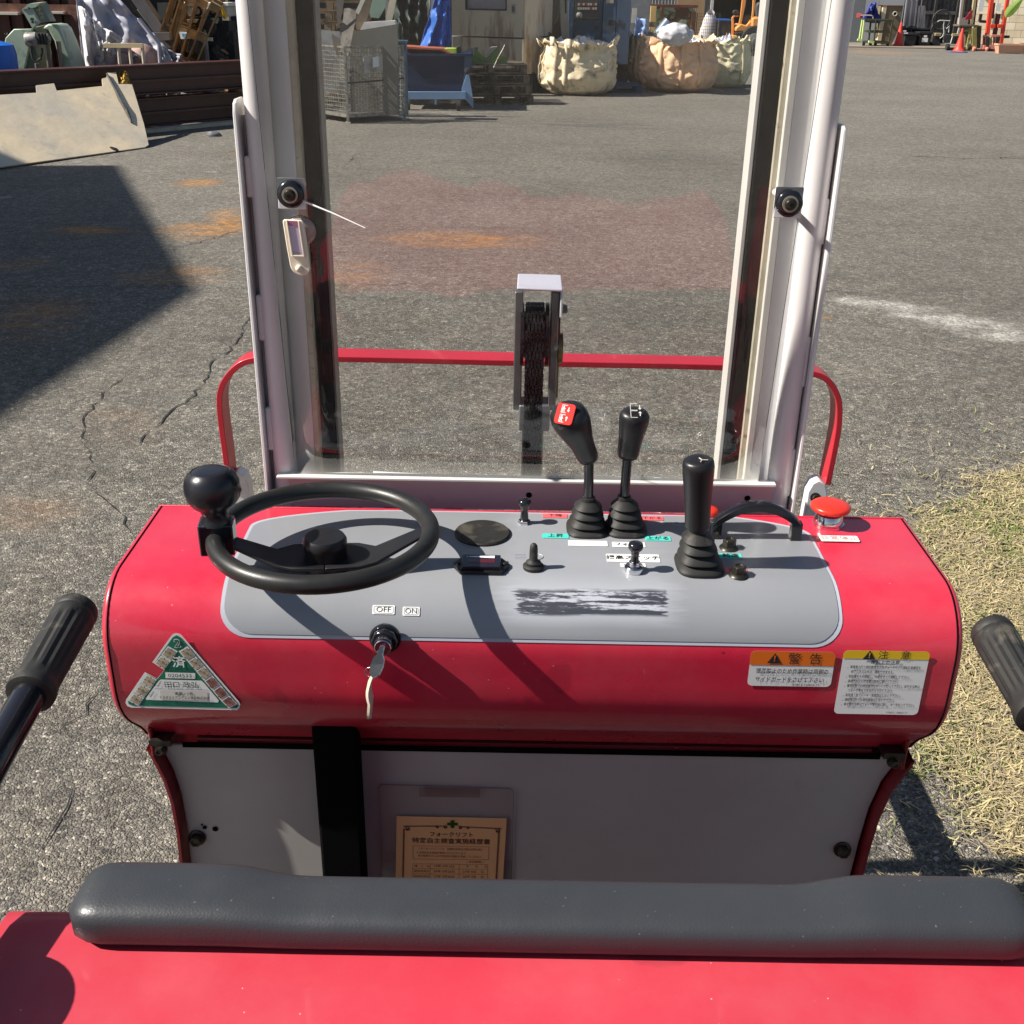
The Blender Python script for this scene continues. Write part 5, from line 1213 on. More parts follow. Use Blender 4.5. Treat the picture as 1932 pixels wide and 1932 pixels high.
def pallet(loc, rz=0, m=WOOD, label='', group=None, w=1.1, d=1.1, wheels=False):
    t = thing('pallet', label, 'pallet', loc, group)
    hh = .14
    for k in range(7): MB().box(Vector(loc) + Vector((0, -d / 2 + .05 + k * (d - .10) / 6, hh - .01)), (w, .095, .020)).build('top_board', m, t)
    for k in range(3):
        for j in range(3): MB().box(Vector(loc) + Vector((-w / 2 + .05 + k * (w - .10) / 2, -d / 2 + .06 + j * (d - .12) / 2, .070)), (.10, .12, .098)).build('block', m, t)
    for k in range(3): MB().box(Vector(loc) + Vector((0, -d / 2 + .05 + k * (d - .10) / 2, .011)), (w, .10, .020)).build('bottom_board', m, t)
    t.rotation_euler = (0, 0, rz); return t
def put(o, loc, rot=None, label=None):
    o.location = loc
    if rot is not None: o.rotation_euler = rot
    if label: o['label'] = label
    return o
def pbox(px0, py0, px1, py1, Y, depth):
    X0, X1, z0, z1 = span(px0, py0, px1, py1, Y); return X0, X1, Y, Y + depth, z0, z1
def grounded(px, py): return at_z(px, py)
def pp(pts, Y): return [at_y(a, b, Y) for a, b in pts]
def slab(name, pts, Y, th, m, parent=None, bevel=None, loc=None, dY=None):
    P = [at_y(a, b, Y if dY is None else Y + dY[i]) for i, (a, b) in enumerate(pts)]
    return MB().prism(P, (0, th, 0)).build(name, m, parent, bevel=bevel, loc=loc)

# ---- two brown H beams lying one on the other
def hbeam(z0, hgt, label, a, b):
    a, b = Vector((a.x, a.y, z0)), Vector((b.x, b.y, z0))
    t = thing('steel_beam', label, 'steel beam', tuple(a), 'brown steel beams stacked behind the leaning plate')
    up = Vector((0, 0, 1)); d = (b - a).normalized(); s = Vector((-d.y, d.x, 0))
    for sz in (.010, hgt - .010): MB().bar(a + up * sz, b + up * sz, .24, .020).build('flange', BROWN, t, bevel=.003)
    MB().bar(a + up * hgt / 2, b + up * hgt / 2, .016, hgt - .042).build('web', BROWN, t)
    MB().bar(a + up * hgt * .46 - s * .045, b + up * hgt * .46 - s * .045, .09, .03).build('rib', BROWN, t)
    return t
ea, eb = Vector((-8.3, 10.34, 0)), Vector((-3.4, 16.64, 0))
bd_ = (eb - ea); dd_ = bd_.normalized(); nb_ = Vector((dd_.y, -dd_.x, 0))
hbeam(.04, .34, 'lower dark brown steel beam lying near the ground behind the leaning plate', ea, eb)
hbeam(.42, .35, 'upper dark brown steel beam resting on the lower one', ea, eb)
for f, w in ((.15, 'left'), (.5, 'middle'), (.90, 'right')):
    p = ea + bd_ * f; o = MB().box(p + Vector((0, 0, .02)), (.5, .1, .038), rz=math.atan2(dd_.y, dd_.x) + PI / 2).box(p + Vector((0, 0, .40)), (.38, .09, .036), rz=math.atan2(dd_.y, dd_.x) + PI / 2).build('timber_spacer', ORW, None, loc=tuple(p))
    tag(o, 'timber spacers under and between the two brown beams, at the %s of their length' % w, 'timber', 'timber spacers under and between the steel beams')
MB_ = MB().bar(eb + nb_ * .30 + Vector((0, 0, .02)) - dd_ * 2.9, eb + nb_ * .22 + Vector((0, 0, .02)), .16, .04).build('timber_bearer', wmat('pale_timber', (.48, .42, .32), .8, var=.2), None, loc=tuple(eb)); tag(MB_, 'pale timber lying along the foot of the brown beams', 'timber')
# ---- leaning cream plate
LB0, LB1 = at_z(0, 314, .03), at_z(280, 273, .03); rr_ = ray(222, 137); LTP = CAM + rr_ * ((ea + nb_ * .15 - CAM).dot(nb_) / rr_.dot(nb_))
ln_ = (LB1 - LB0).cross(LTP - LB0).normalized(); ln_ = ln_ if ln_.z > 0 else -ln_
def on_lean(px, py):     # plane from its foot on the ground up to the edge of the beams
    r = ray(px, py); return CAM + r * ((LB0 - CAM).dot(ln_) / r.dot(ln_))
z1 = lambda a, b: (a * .2515, b * .2515)
plq = [(-160, 720), (275, 695), (270, 640), (405, 625), (425, 680), (770, 645), (765, 590), (800, 580), (805, 545), (870, 540), (890, 630), (990, 632), (1080, 930), (1115, 1085), (1090, 1103), (0, 1252), (-160, 1275)]
P = [on_lean(*z1(a, b)) for a, b in plq]
def plate_mat():
    t = NT('stained_cream_plate'); n = t.noise(1.3, 6, .6); c = t.mix(t.ramp(n, [(.38, 0.0), (.62, 1.0)]), (.74, .61, .42), (.56, .50, .40))
    c = t.mix(t.ramp(t.noise(5, 6, .7), [(.55, 0.0), (.75, .5)]), c, (.33, .29, .24)); c = t.mix(t.ramp(t.noise(9, 7, .7, stretch=(1, 1, .3)), [(.62, 0.0), (.72, .5)]), c, (.30, .22, .14))
    return t.fin(c, .5, 0, .4, 0, t.bump(t.noise(3, 3), .2, .05))
lp = MB().prism(P, ln_ * -.012).build('leaning_plate', plate_mat(), None, loc=tuple(P[0])); tag(lp, 'large cream steel plate with notched top leaning on the brown beams', 'metal plate')
q = [on_lean(*z1(a, b)) + ln_ * .012 for a, b in ((800, 560), (830, 615), (870, 690), (900, 760), (940, 820), (955, 855), (985, 925))]
o = MB().tube(q, .018, 6, rs=[.012, .016, .018, .022, .025, .022, .010]).build('rope', BLACKISH, None, loc=tuple(q[0]), smooth=60); tag(o, 'dark rope hanging down over the cream plate', 'rope')
def cloth(name, P00, P10, P11, P01, amp, fr, m, nu=16, nv=14, seed=0, parent=None, loc=None, fn=None, th=.006):
    P00, P10, P11, P01 = map(Vector, (P00, P10, P11, P01))
    def f(u, v):
        p = (P00 * (1 - u) + P10 * u) * (1 - v) + (P01 * (1 - u) + P11 * u) * v
        w = amp * (math.sin(u * fr + seed + 2 * v) * .6 + mnoise.noise(Vector((u * 5, v * 5, seed))) * 1.1 + mnoise.noise(Vector((u * 13, v * 9, seed + 3))) * .45)
        p = p + Vector((w * .35, -w, w * .25))
        return fn(u, v, p) if fn else p
    return MB().grid(f, nu, nv).build(name, m, parent, smooth=70, solid=th, loc=loc)
c0 = at_y(*z1(930, 585), 14.35)
ysk = [at_y(a, b, 14.35 + d) for a, b, d in ((225, 134, .2), (241, 136, .2), (246, 158, 0), (223, 159, -.1))]
o = cloth('yellow_sack', *ysk, .05, 7, wmat('ochre_cloth', (.40, .23, .03), .8, var=.5, vs=10), seed=3, loc=tuple(c0)); tag(o, 'crumpled yellow sack hung over the top brown beam', 'sack')
# ---- blue bin at the left edge
P = at_y(0, 140, 14.2); o = MB().lathe((P.x - .05, P.y, .0), EZ, [(.24, 0), (.27, .9), (.25, 1.0), (.12, 1.04), (.01, 1.05)], 20).build('blue_drum', wmat('bright_blue_plastic', (.01, .13, .55), .4), None, smooth=50, loc=(P.x, P.y, 0)); tag(o, 'bright blue plastic drum half hidden at the left edge', 'drum')
# ---- pale green frame machine with tilted control box
YM = 15.0
gm = thing('green_machine', 'pale green arched machine stand carrying a tilted control box', 'machine', tuple(at_z(60, 250) * 0 + Vector((at_y(60, 140, YM).x, YM, 0))))
zz = lambda a, b: (a * .1389, b * .1389)
def gq(name, pts, dy, th, m, dY=None, bevel=.01): return slab(name, [zz(a, b) for a, b in pts], YM + dy, th, m, gm, bevel=bevel, dY=dY)
gq('front_panel', [(115, 470), (185, 395), (435, 390), (395, 640), (305, 1060), (200, 1640), (-120, 1640), (0, 1000), (70, 520)], 0, .06, PALEGREEN)
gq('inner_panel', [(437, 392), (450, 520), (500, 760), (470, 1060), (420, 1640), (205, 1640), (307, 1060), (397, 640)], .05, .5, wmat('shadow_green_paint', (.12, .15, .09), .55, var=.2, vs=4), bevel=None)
gq('arch_leg', [(575, 388), (610, 350), (650, 325), (740, 335), (800, 390), (870, 550), (960, 800), (1030, 1010), (1160, 1640), (1000, 1640), (880, 1005), (790, 780), (735, 560), (650, 410)], .0, .45, PALEGREEN, bevel=.02)
gq('cross_head', [(437, 370), (640, 330), (600, 390), (650, 420), (640, 470), (440, 500)], .1, .3, DGREEN)
for (a, b, c, d) in ((640, 560, 700, 1200), (790, 560, 880, 1200), (500, 860, 545, 1200)):
    MB().tube(pp([zz(a, b), zz(c, d), zz(c + 60, d + 400)], YM - .05), .030, 8).build('guide_rod', wmat('dull_rod', (.20, .18, .16), .4, metal=.6), gm, smooth=60)
c0 = at_y(*zz(500, 540), YM - .12)
MB().lathe(c0 + Vector((-.13, -.03, 0)), (1, .15, .05), [(.07, 0), (.085, .02), (.085, .14), (.06, .16), (.06, .28), (.03, .3)], 14).build('motor', wmat('oily_aluminium', (.30, .28, .26), .4, metal=.1, dirt=(.05, .05, .05), dscale=12, damt=.5), gm, smooth=40)
for k in range(3): MB().cyl(c0 + Vector((.05 + .04 * k, -.05, -.05)), c0 + Vector((.06 + .04 * k, -.07, .08)), .02, n=8).build('motor_fin', BLACKISH, gm)
MB().tube([at_y(*zz(a, b), YM - .16) for a, b in ((430, 620), (420, 700), (440, 790), (490, 835), (550, 800), (575, 720), (570, 650))], .014, 6).build('cable', BLACKISH, gm, smooth=60)
for a, b in ((90, 450), (385, 450)): MB().tube([at_y(*zz(a + 18 * math.cos(q), b + 22 * math.sin(q)), YM - .08) for q in [PI * k / 6 - 1 for k in range(9)]], .012, 6).build('hook', BLACKISH, gm, smooth=60)
MB().prism([at_y(*zz(a, b), YM - .30) for a, b in ((295, 130), (385, 55), (525, 308), (440, 385))] , (.02, .02, 0)).build('box_side', PALEGREEN, gm)
F4 = [at_y(*zz(a, b), YM - .30 + d) for a, b, d in ((385, 55, 0), (555, 40, .18), (680, 295, .18), (525, 308, 0))]
MB().prism(F4, (-.02, .25, .0)).build('control_box', wmat('grey_green_box', (.17, .22, .18), .5, var=.15, vs=5), gm)
MB().prism([at_y(*zz(a, b), YM - .31) for a, b in ((300, 128), (388, 52), (550, 36), (480, 100))], (0, .2, .01)).build('box_top', PALEGREEN, gm)
mb = MB(); 
for a, b, r in ((440, 262, .020), (448, 302, .014), (398, 110, .010)): p = at_y(*zz(a, b), YM - .305); mb.cyl(p, p + Vector((0, -.02, 0)), r, n=10)
mb.build('push_button', BLACKISH, gm)
mb = MB()
for a, b, w in ((492, 85, .022), (520, 125, .02), (550, 190, .018), (565, 232, .018)): p = at_y(*zz(a, b), YM - .26); mb.box(p, (w * 2, .012, w * 2.2), R=Matrix.Rotation(.3, 3, 'Y'))
mb.build('name_plate', wmat('worn_yellow_plate', (.42, .36, .14), .6), gm)
# ---- dark brown container behind
YC = 17.5
X0, X1 = at_y(-70, 100, YC).x, at_y(160, 100, YC).x
bc = thing('brown_container', 'dark brown ribbed steel container standing behind the green machine', 'container', ((X0 + X1) / 2, YC, 0))
for k in range(14):
    a = X0 + (X1 - X0) * k / 14; w = (X1 - X0) / 14; MB().bb(a, a + w * .93, YC + (.0 if k % 2 else .05), YC + .12, .1, 2.6).build('wall_panel', BROWN, bc)
for za in (.05, 1.26, 1.95, 2.6): MB().bb(X0 - .03, X1 + .03, YC - .12, YC + .1, za, za + .13).build('frame_rail', wmat('rust_brown_rail', (.14, .06, .04), .6, var=.3, dirt=(.25, .12, .07), dscale=6, damt=.5), bc)
for a in (X0, (X0 + X1) / 2, X1 - .1, X1 - .55): MB().bb(a, a + .1, YC - .10, YC + .1, .05, 2.6).build('frame_post', BROWN, bc)
slab('gusset', [zz(930, 155), zz(1040, 180), zz(1040, 340), zz(1010, 250)], YC - .14, .04, wmat('rust_brown_rail', (.14, .06, .04)), bc)
o = MB().bb(at_y(-20, 24, YC).x, at_y(45, 24, YC).x, YC - .22, YC - .12, at_y(10, 27, YC).z, at_y(10, 22, YC).z).build('white_batten', wmat('whitish_batten', (.6, .56, .5), .7), None, loc=(X0, YC - .2, 2)); tag(o, 'pale batten lying on the brown container rail at the far left', 'batten')
MB().bb(at_y(95, 22, YC).x, at_y(130, 22, YC).x, YC - .22, YC - .12, at_y(110, 25, YC).z, at_y(110, 21, YC).z).build('label_strip', wmat('whitish_batten', (.6, .56, .5), .7), bc)
# ---- silver tarpaulin
YT = 16.0
st = thing('silver_tarpaulin', 'crumpled silver tarpaulin hanging down behind the brown beams', 'tarpaulin', (at_y(200, 100, YT).x, YT, 0))
def tarp(name, px, Y, m, amp=.09, nu=26, nv=22, seed=1, parent=None, dY=(0, 0, 0, 0), loc=None, fr=9):
    q = [at_y(a, b, Y + d) for (a, b), d in zip(px, dY)]
    return cloth(name, q[0], q[1], q[2], q[3], amp, fr, m, nu, nv, seed, parent, loc)
tarp('main_sheet', [(143, -6), (222, -6), (322, 100), (158, 138)], YT, SILVER, .10, 40, 34, 2, st, (.0, .2, .1, -.2), fr=16)
tarp('hanging_fold', [(147, 8), (196, 52), (222, 92), (164, 140)], YT - .25, wmat('bright_silver_cloth', (.62, .60, .62), .6, var=.12), .14, 26, 24, 5, st, fr=11)
tarp('hanging_fold', [(176, 40), (232, 72), (214, 106), (188, 92)], YT - .40, wmat('bright_silver_cloth', (.7, .68, .72)), .08, 18, 14, 8, st)
tarp('loose_corner', [(298, 84), (312, 92), (330, 124), (302, 132)], YT - .30, wmat('bright_silver_cloth', (.7, .68, .72)), .05, 14, 12, 3, st)
tarp('loose_corner', [(300, 84), (346, 106), (338, 128), (326, 126)], YT - .15, wmat('grey_tarp_cloth', (.28, .28, .31), .5, var=.15), .05, 14, 12, 6, st)
tarp('under_fold', [(180, 96), (206, 104), (212, 142), (184, 142)], YT - .1, wmat('slate_tarp_cloth', (.10, .12, .16), .5, var=.2), .08, 14, 12, 9, st)
MB().tube(pp([(262, 36), (300, 84), (304, 136)], YT - .32), .03, 8).build('white_rope', SILVER, st, smooth=60)
# ---- diagonal beam and posts behind the tarp
q = pp([(244, -30), (352, 128)], 17.0); o = MB().bar(q[0], q[1], .16, .20, (0, 1, 0)).build('diagonal_girder', wmat('dark_grey_girder', (.13, .125, .13), .5, var=.15), None, loc=tuple(q[1])); tag(o, 'dark grey girder sloping down behind the silver tarpaulin', 'girder')
q = pp([(212, -30), (318, 112)], 17.6); o = MB().bar(q[0], q[1], .10, .12, (0, 1, 0)).build('diagonal_girder', BLACKISH, None, loc=tuple(q[1])); tag(o, 'thin black strut sloping behind the dark grey girder', 'strut')
q = pp([(226, 71), (322, 68)], 16.8); o = MB().bar(q[0], q[1], .10, .14, (0, 1, 0)).build('cross_girder', wmat('dark_grey_girder', (.13, .125, .13)), None, loc=tuple(q[1])); tag(o, 'level dark grey girder crossing behind the tarpaulin foot', 'girder')
X = pbox(296, 4, 317, 60, 17.6, .1); mb = MB(); q = pp([(296, 5), (314, 5), (321, 62), (302, 58)], 17.6); o = MB().prism(q, (0, .08, 0)).build('grey_green_post', wmat('grey_green_post', (.14, .18, .18), .5), None, loc=tuple(q[3])); tag(o, 'flat grey green panel standing upright behind the girder', 'panel')
# yellow rack frame
YR = 15.2
rk = thing('yellow_rack', 'small pale yellow tubular rack standing behind the brown beams', 'rack', (at_y(235, 140, YR).x, YR, 0))
q = pp([(196, 86), (270, 86)], YR); MB().bar(q[0], q[1], .05, .05).build('top_rail', wmat('pale_yellow_paint', (.68, .55, .32), .5), rk)
for a, b in ((197, 203), (223, 228), (244, 250), (268, 274)):
    q = pp([(a, 86), (b, 140)], YR); q.append(Vector((q[1].x, YR, 0))); MB().tube(q, .022, 8).build('upright', wmat('cream_tube', (.6, .52, .40), .5) if a > 200 else wmat('dull_rod', (.2, .18, .16)), rk, smooth=60)
# pinkish pump behind rack
YP = 15.9; c0 = at_y(262, 112, YP)
pm = thing('old_pump', 'dusty pink rounded pump casting behind the yellow rack', 'pump', (c0.x, YP, 0))
PK = wmat('dusty_pink_casting', (.36, .23, .20), .7, var=.3, vs=8)
MB().lathe(c0 + Vector((.03, .1, -.25)), (0.1, -.2, 1), [(.16, 0), (.20, .1), (.21, .25), (.16, .38), (.06, .44), (.01, .45)], 18).build('casing', PK, pm, smooth=50)
MB().lathe(c0 + Vector((-.15, .02, -.12)), (-.3, -.5, .6), [(.12, 0), (.13, .1), (.08, .2), (.02, .22)], 16).build('outlet', PK, pm, smooth=50)
MB().tube([c0 + Vector((.03 + .075 * math.cos(a), -.18, -.02 + .075 * math.sin(a))) for a in [2 * PI * k / 16 for k in range(16)]], .022, 8, True).build('ring', GALV, pm, smooth=60)
MB().bb(c0.x - .25, c0.x + .22, YP - .05, YP + .3, 0, c0.z - .22).build('base', BLACKISH, pm)
# leaning pallets
def leaning(px0, py0, px1, py1, Y, lab, m, roll=0.12, s=1.05):
    a, b = at_y(px0, py0, Y), at_y(px1, py1, Y)   # top, foot of the visible edge
    d = (a - b).normalized(); t = pallet((0, 0, 0), 0, m, lab, 'pallets leaning in the left pile', w=s, d=s)
    u = d; w = Vector((-.20, .98, 0)).normalized(); w = (w - u * w.dot(u)).normalized(); n = u.cross(w)
    # local x along u (height), local y along w (depth), local z = thickness
    R = Matrix((u, w, u.cross(w))).transposed().to_4x4(); t.matrix_world = Matrix.Translation(b + u * s * .5 + w * s * .5) @ R; return t
leaning(349, -26, 317, 76, 16.9, 'tall orange brown pallet leaning steeply behind the girder', ORW, s=1.2)
leaning(364, -10, 340, 96, 17.3, 'second leaning pallet, close behind the tall orange one', WOOD, s=1.2)
leaning(352, 72, 337, 128, 16.4, 'leaning wooden pallet under the white and blue sign', ORW, s=.95)
leaning(369, 78, 351, 134, 16.3, 'middle leaning pallet of the three beside the grey machine box', ORW, s=.95)
leaning(386, 86, 364, 138, 16.2, 'leaning pallet nearest the mast, lowest of the three', ORW, s=.95)
# grey sewing-like machine on a stand
YG = 16.7
gx = thing('grey_machine_box', 'grey electric machine box on a stand with a yellow handle', 'machine', (at_y(392, 60, YG).x, YG, 0))
X0, X1, y0, y1, z0, z1_ = pbox(352, 7, 430, 31, YG, .5)
MB().bb(X0, X1, y0, y1, z0, z1_ - .03).build('housing', wmat('mid_grey_machine_paint', (.50, .48, .43), .5, var=.1), gx, bevel=.02)
MB().bb(X0 - .02, X1 + .02, y0 - .02, y1, z1_ - .03, z1_ + .02).build('lid', wmat('cream_lid', (.80, .77, .66), .5), gx, bevel=.01)
for a in (373, 404):
    p = at_y(a, 21, YG - .02); MB().tube([p + Vector((.055 * math.cos(q), -.03, .055 * math.sin(q))) for q in [2 * PI * k / 16 for k in range(16)]], .016, 6, True).build('reel', BLACKISH, gx, smooth=60)
X0, X1, y0, y1, z0, z1_ = pbox(383, 12, 394, 17, YG - .02, .02); MB().bb(X0, X1, y0, y1, z0, z1_).build('white_tag', M['white'], gx)
p = at_y(420, 20, YG - .05); MB().tube([p + Vector((-.03, 0, .11)), p + Vector((-.01, -.02, .02)), p + Vector((.03, -.02, -.05)), p + Vector((.02, 0, -.10))], .035, 8, rs=[.035, .028, .036, .02]).build('yellow_handle', wmat('yellow_plastic', (.72, .42, .02), .4), gx, smooth=60)
X0, X1, y0, y1, z0, z1_ = pbox(353, 37, 380, 43, YG - .1, .3); MB().bb(X0, X1, y0, y1, z0, z1_).build('bench_plate', wmat('cream_lid', (.80, .77, .66)), gx)
X0, X1, y0, y1, z0, z1_ = pbox(382, 34, 404, 45, YG - .1, .3); MB().bb(X0, X1, y0, y1, z0, z1_).build('gear_case', PALEGREEN, gx, bevel=.01)
MB().lathe(at_y(392, 50, YG), (0, -1, 0), [(.13, 0), (.13, .1), (.06, .14)], 18).build('motor', BLACKISH, gx, smooth=40)
X0, X1, y0, y1, z0, z1_ = pbox(378, 40, 432, 60, YG + .12, .4); MB().bb(X0, X1, y0, y1, z0, z1_).build('motor_bed', BLACKISH, gx)
q = pp([(386, 56), (392, 118), (394, 150)], YG - .12); MB().tube(q, .03, 8).build('stand_post', wmat('grey_tube', (.30, .30, .28), .5), gx, smooth=60)
q = pp([(374, 73), (401, 74)], YG - .1); MB().bar(q[0], q[1], .05, .045).build('stand_arm', wmat('cream_lid', (.80, .77, .66)), gx)
MB().bb(at_y(384, 100, YG).x, at_y(440, 100, YG).x, YG + .1, YG + .5, 0, at_y(410, 60, YG).z).build('plinth', BLACKISH, gx)
q = pp([(338, 60), (376, 62), (377, 72), (341, 73.5)], YG - .35)
sgn = thing('blue_white_sign', 'small white sign with a blue band in front of the leaning pallets', 'sign', tuple(q[3]))
MB().prism(q, (0, .02, 0)).build('sign_board', M['white'], sgn)
q = pp([(343, 63), (374, 65), (374.5, 70), (344, 70.5)], YG - .356); MB().prism(q, (0, .004, 0)).build('blue_band', wmat('sky_blue_band', (.16, .46, .72), .5), sgn)
cq = (q[0] + q[2]) / 2; write([tx('安全第一注意', .036, cq + Vector((0, -.008, 0)), EX, EZ)], wmat('sign_ink', (.03, .08, .18), .6), sgn)
# scrap heap near the mast
def scrap_heap(name, lab, cat, c, rx, ry, hz, n, mats, seed, smin=.06, smax=.25):
    rs = random.Random(seed); t = thing(name, lab, cat, c)
    for j, m in enumerate(mats):
        mb = MB()
        for k in range(n):
            a = rs.uniform(0, 2 * PI); r = math.sqrt(rs.random()); h = hz * (1 - r * .8) * rs.uniform(.1, 1)
            p = Vector(c) + Vector((rx * r * math.cos(a), ry * r * math.sin(a), h)); R = Matrix.Rotation(rs.uniform(0, 3), 3, 'X') @ Matrix.Rotation(rs.uniform(0, 3), 3, 'Z')
            mb.box(p, (rs.uniform(smin, smax), rs.uniform(smin * .5, smax * .5), rs.uniform(.02, .08)), R=R)
        o = mb.build('offcuts', m, t); o['kind'] = 'stuff'
    return t
p = at_y(415, 118, 16.3); scrap_heap('scrap_heap', 'jumbled heap of dark and grey scrap beside the left mast post', 'scrap', (p.x, 16.4, .25), .55, .3, .75, 34, (BLACKISH, GALV, wmat('blue_scrap', (.08, .14, .25), .6), ORW), 3)
p = at_y(300, 118, 16.8); scrap_heap('scrap_heap', 'low dark heap of scrap under the sloping girder', 'scrap', (p.x, 16.8, .1), 1.3, .4, .8, 40, (BLACKISH, wmat('dark_grey_girder', (.13, .125, .13)), DGREEN), 4)
o = MB().bb(at_y(560 - 440, 20, 21).x, at_y(600, 20, 21).x, 20.6, 20.8, 0, 2.2)
# dark store shed behind the left pile
YB = 21.0
xs0, xs1 = at_y(130, 50, YB).x, at_y(842, 50, YB).x
sh = thing('dark_shed', 'dark open storage shed behind the left scrap pile', 'shed', (xs0, YB, 0))
MB().bb(xs0, xs1, YB + 1.5, YB + 1.7, 0, 3.4).build('back_wall', wmat('dark_shed_wall', (.035, .035, .04), .8, var=.3), sh)
MB().bb(xs0, xs1, YB - .2, YB + 1.7, 3.3, 3.5).build('roof', wmat('dark_shed_wall', (.035, .035, .04)), sh)
for f in (0, .2, .42, .63, .85, 1):
    x = xs0 + (xs1 - xs0) * f; MB().bb(x - .06, x + .06, YB - .05, YB + .07, 0, 3.3).build('shed_post', wmat('grey_tube', (.30, .30, .28)), sh)
for z in (.9, 1.75, 2.5): MB().bb(xs0, xs1, YB + .9, YB + 1.5, z, z + .06).build('shelf', BLACKISH, sh)
rr = random.Random(4)
for k in range(6):
    x = at_y(228 + k * 14, 30, YB + .9).x; z = (.96, 1.81)[k % 2]; w = rr.uniform(.15, .45); hh = rr.uniform(.15, .5)
    m, cn = ((BLACKISH, 'black'), (GALV, 'galvanised'), (wmat('blue_scrap', (.08, .14, .25)), 'dull blue'), (WOODG, 'wooden'), (DGREEN, 'dark green'), (wmat('cream_lid', (.80, .77, .66)), 'cream'))[k]
    o = MB().bb(x, x + w, YB + .95, YB + 1.35, z, z + hh).build('stored_box', m, None, loc=(x, YB + 1, z), bevel=.01); tag(o, cn + ' box on the %s shelf of the dark storage shed' % ('lower', 'middle')[k % 2], 'box', 'boxes on the shelves of the dark shed')
# ================================================================== CAGE PALLET WITH SCRAP SHEETS
zb = lambda a, b: (409 + a * .2515, b * .2515)
Cn = at_z(657, 233); H1 = .86
P_r = at_y(763, 216, Cn.y + .62); R1 = Vector((P_r.x, Cn.y + .62, 0)); dirR = (R1 - Cn).normalized(); 
dirL = Vector((-dirR.y, dirR.x, 0)); wR, wL = (R1 - Cn).length, .95
R1 = Cn + dirR * wR; L1 = Cn + dirL * wL; B1_ = R1 + dirL * wL
zf = .10
cg = thing('cage_pallet', 'galvanised wire cage pallet full of scrap sheets behind the windscreen', 'cage', (Cn.x, Cn.y, 0))
def mesh_panel(a, b, z0, z1, nx, nz, sag=0):
    mb = MB(); 
    for k in range(nx + 1):
        p = a + (b - a) * k / nx; mb.bar(Vector((p.x, p.y, z0)), Vector((p.x, p.y, z1)), .006, .006, (b - a))
    for k in range(nz + 1):
        z = z0 + (z1 - z0) * k / nz; q = [a + (b - a) * f / 6 + Vector((0, 0, z - sag * math.sin(PI * f / 6) * (k / nz))) for f in range(7)]
        for u, v in zip(q, q[1:]): mb.bar(u, v, .007, .007)
    o = mb.build('wire_mesh', GALV, cg); o['kind'] = 'stuff'; return o
mesh_panel(Cn, R1, zf, zf + H1, 20, 16, .02); mesh_panel(Cn, L1, zf, zf + H1, 17, 16, .01); mesh_panel(R1, B1_, zf, zf + H1, 12, 12); mesh_panel(L1, B1_, zf, zf + H1, 12, 12)
for p in (Cn, R1, L1, B1_): MB().bb(p.x - .018, p.x + .018, p.y - .018, p.y + .018, .0, zf + H1 + .02).build('corner_post', GALV, cg, bevel=.003)
for a, b in ((Cn, R1), (Cn, L1), (R1, B1_), (L1, B1_)):
    MB().bar(a + Vector((0, 0, zf + H1)), b + Vector((0, 0, zf + H1)), .022, .022).build('top_rail', GALV, cg); MB().bar(a + Vector((0, 0, zf)), b + Vector((0, 0, zf)), .04, .045).build('base_rail', GALV, cg)
MB().bar(Cn + Vector((0, 0, zf + H1 * .48)) - dirL * .01, R1 + Vector((0, 0, zf + H1 * .52)) - dirL * .01, .02, .02).build('hinge_rail', BLACKISH, cg)
MB().prism([Cn + dirL * .02 + dirR * .02 + Vector((0, 0, zf)), R1 + dirL * .02 + Vector((0, 0, zf)), B1_ + Vector((0, 0, zf)), L1 + dirR * .02 + Vector((0, 0, zf))], (0, 0, .01)).build('base_plate', GALV, cg)
for p in (Cn, R1, L1): MB().bb(p.x - .035, p.x + .035, p.y - .035, p.y + .035, 0, .02).build('foot', wmat('pale_foot', (.5, .47, .4), .6), cg)
c = Cn + dirR * wR * .45 - dirL * .012; 
MB().prism([c + dirR * a + Vector((0, 0, b)) for a, b in ((-.14, .62), (.18, .66), (.18, .88), (-.14, .84))], dirL * .006).build('plate_holder', SHEET, cg)
MB().prism([c - dirL * .008 + dirR * a + Vector((0, 0, b)) for a, b in ((.0, .70), (.1, .71), (.1, .84), (.0, .83))], dirL * .003).build('paper_note', M['white'], cg)
def cage_sheet(pts, off, m, lab, cat='sheet metal', th=.01, nm='scrap_sheet', tilt=0):
    Y = Cn.y + off; q = pp([zb(a, b) for a, b in pts], Y)
    for p in q: p.y += tilt * (p.z - .9)
    o = MB().prism(q, (0, th, 0)).build(nm, m, None, loc=tuple(q[-1])); return tag(o, lab, cat)
cage_sheet([(700, 222), (750, 222), (920, 236), (1000, 430), (1000, 700), (700, 700)], .50, wmat('pale_steel_sheet', (.46, .46, .47), .35, metal=.3, var=.15, vs=3, dirt=(.30, .29, .28), dscale=3, damt=.5), 'smooth pale steel sheet standing in the left of the wire cage')
cage_sheet([(1010, 252), (1100, 222), (1350, 182), (1362, 420), (1368, 860), (1005, 890)], .38, wmat('olive_grey_panel', (.17, .165, .14), .5, var=.06, vs=2), 'large olive grey panel filling the right of the wire cage', th=.06)
cage_sheet([(1075, 225), (1105, 168), (1332, 155), (1342, 182), (1100, 222)], .55, wmat('bright_white_board', (.80, .78, .74), .5), 'bright white board lying behind the olive grey panel in the cage', th=.25, nm='white_board')
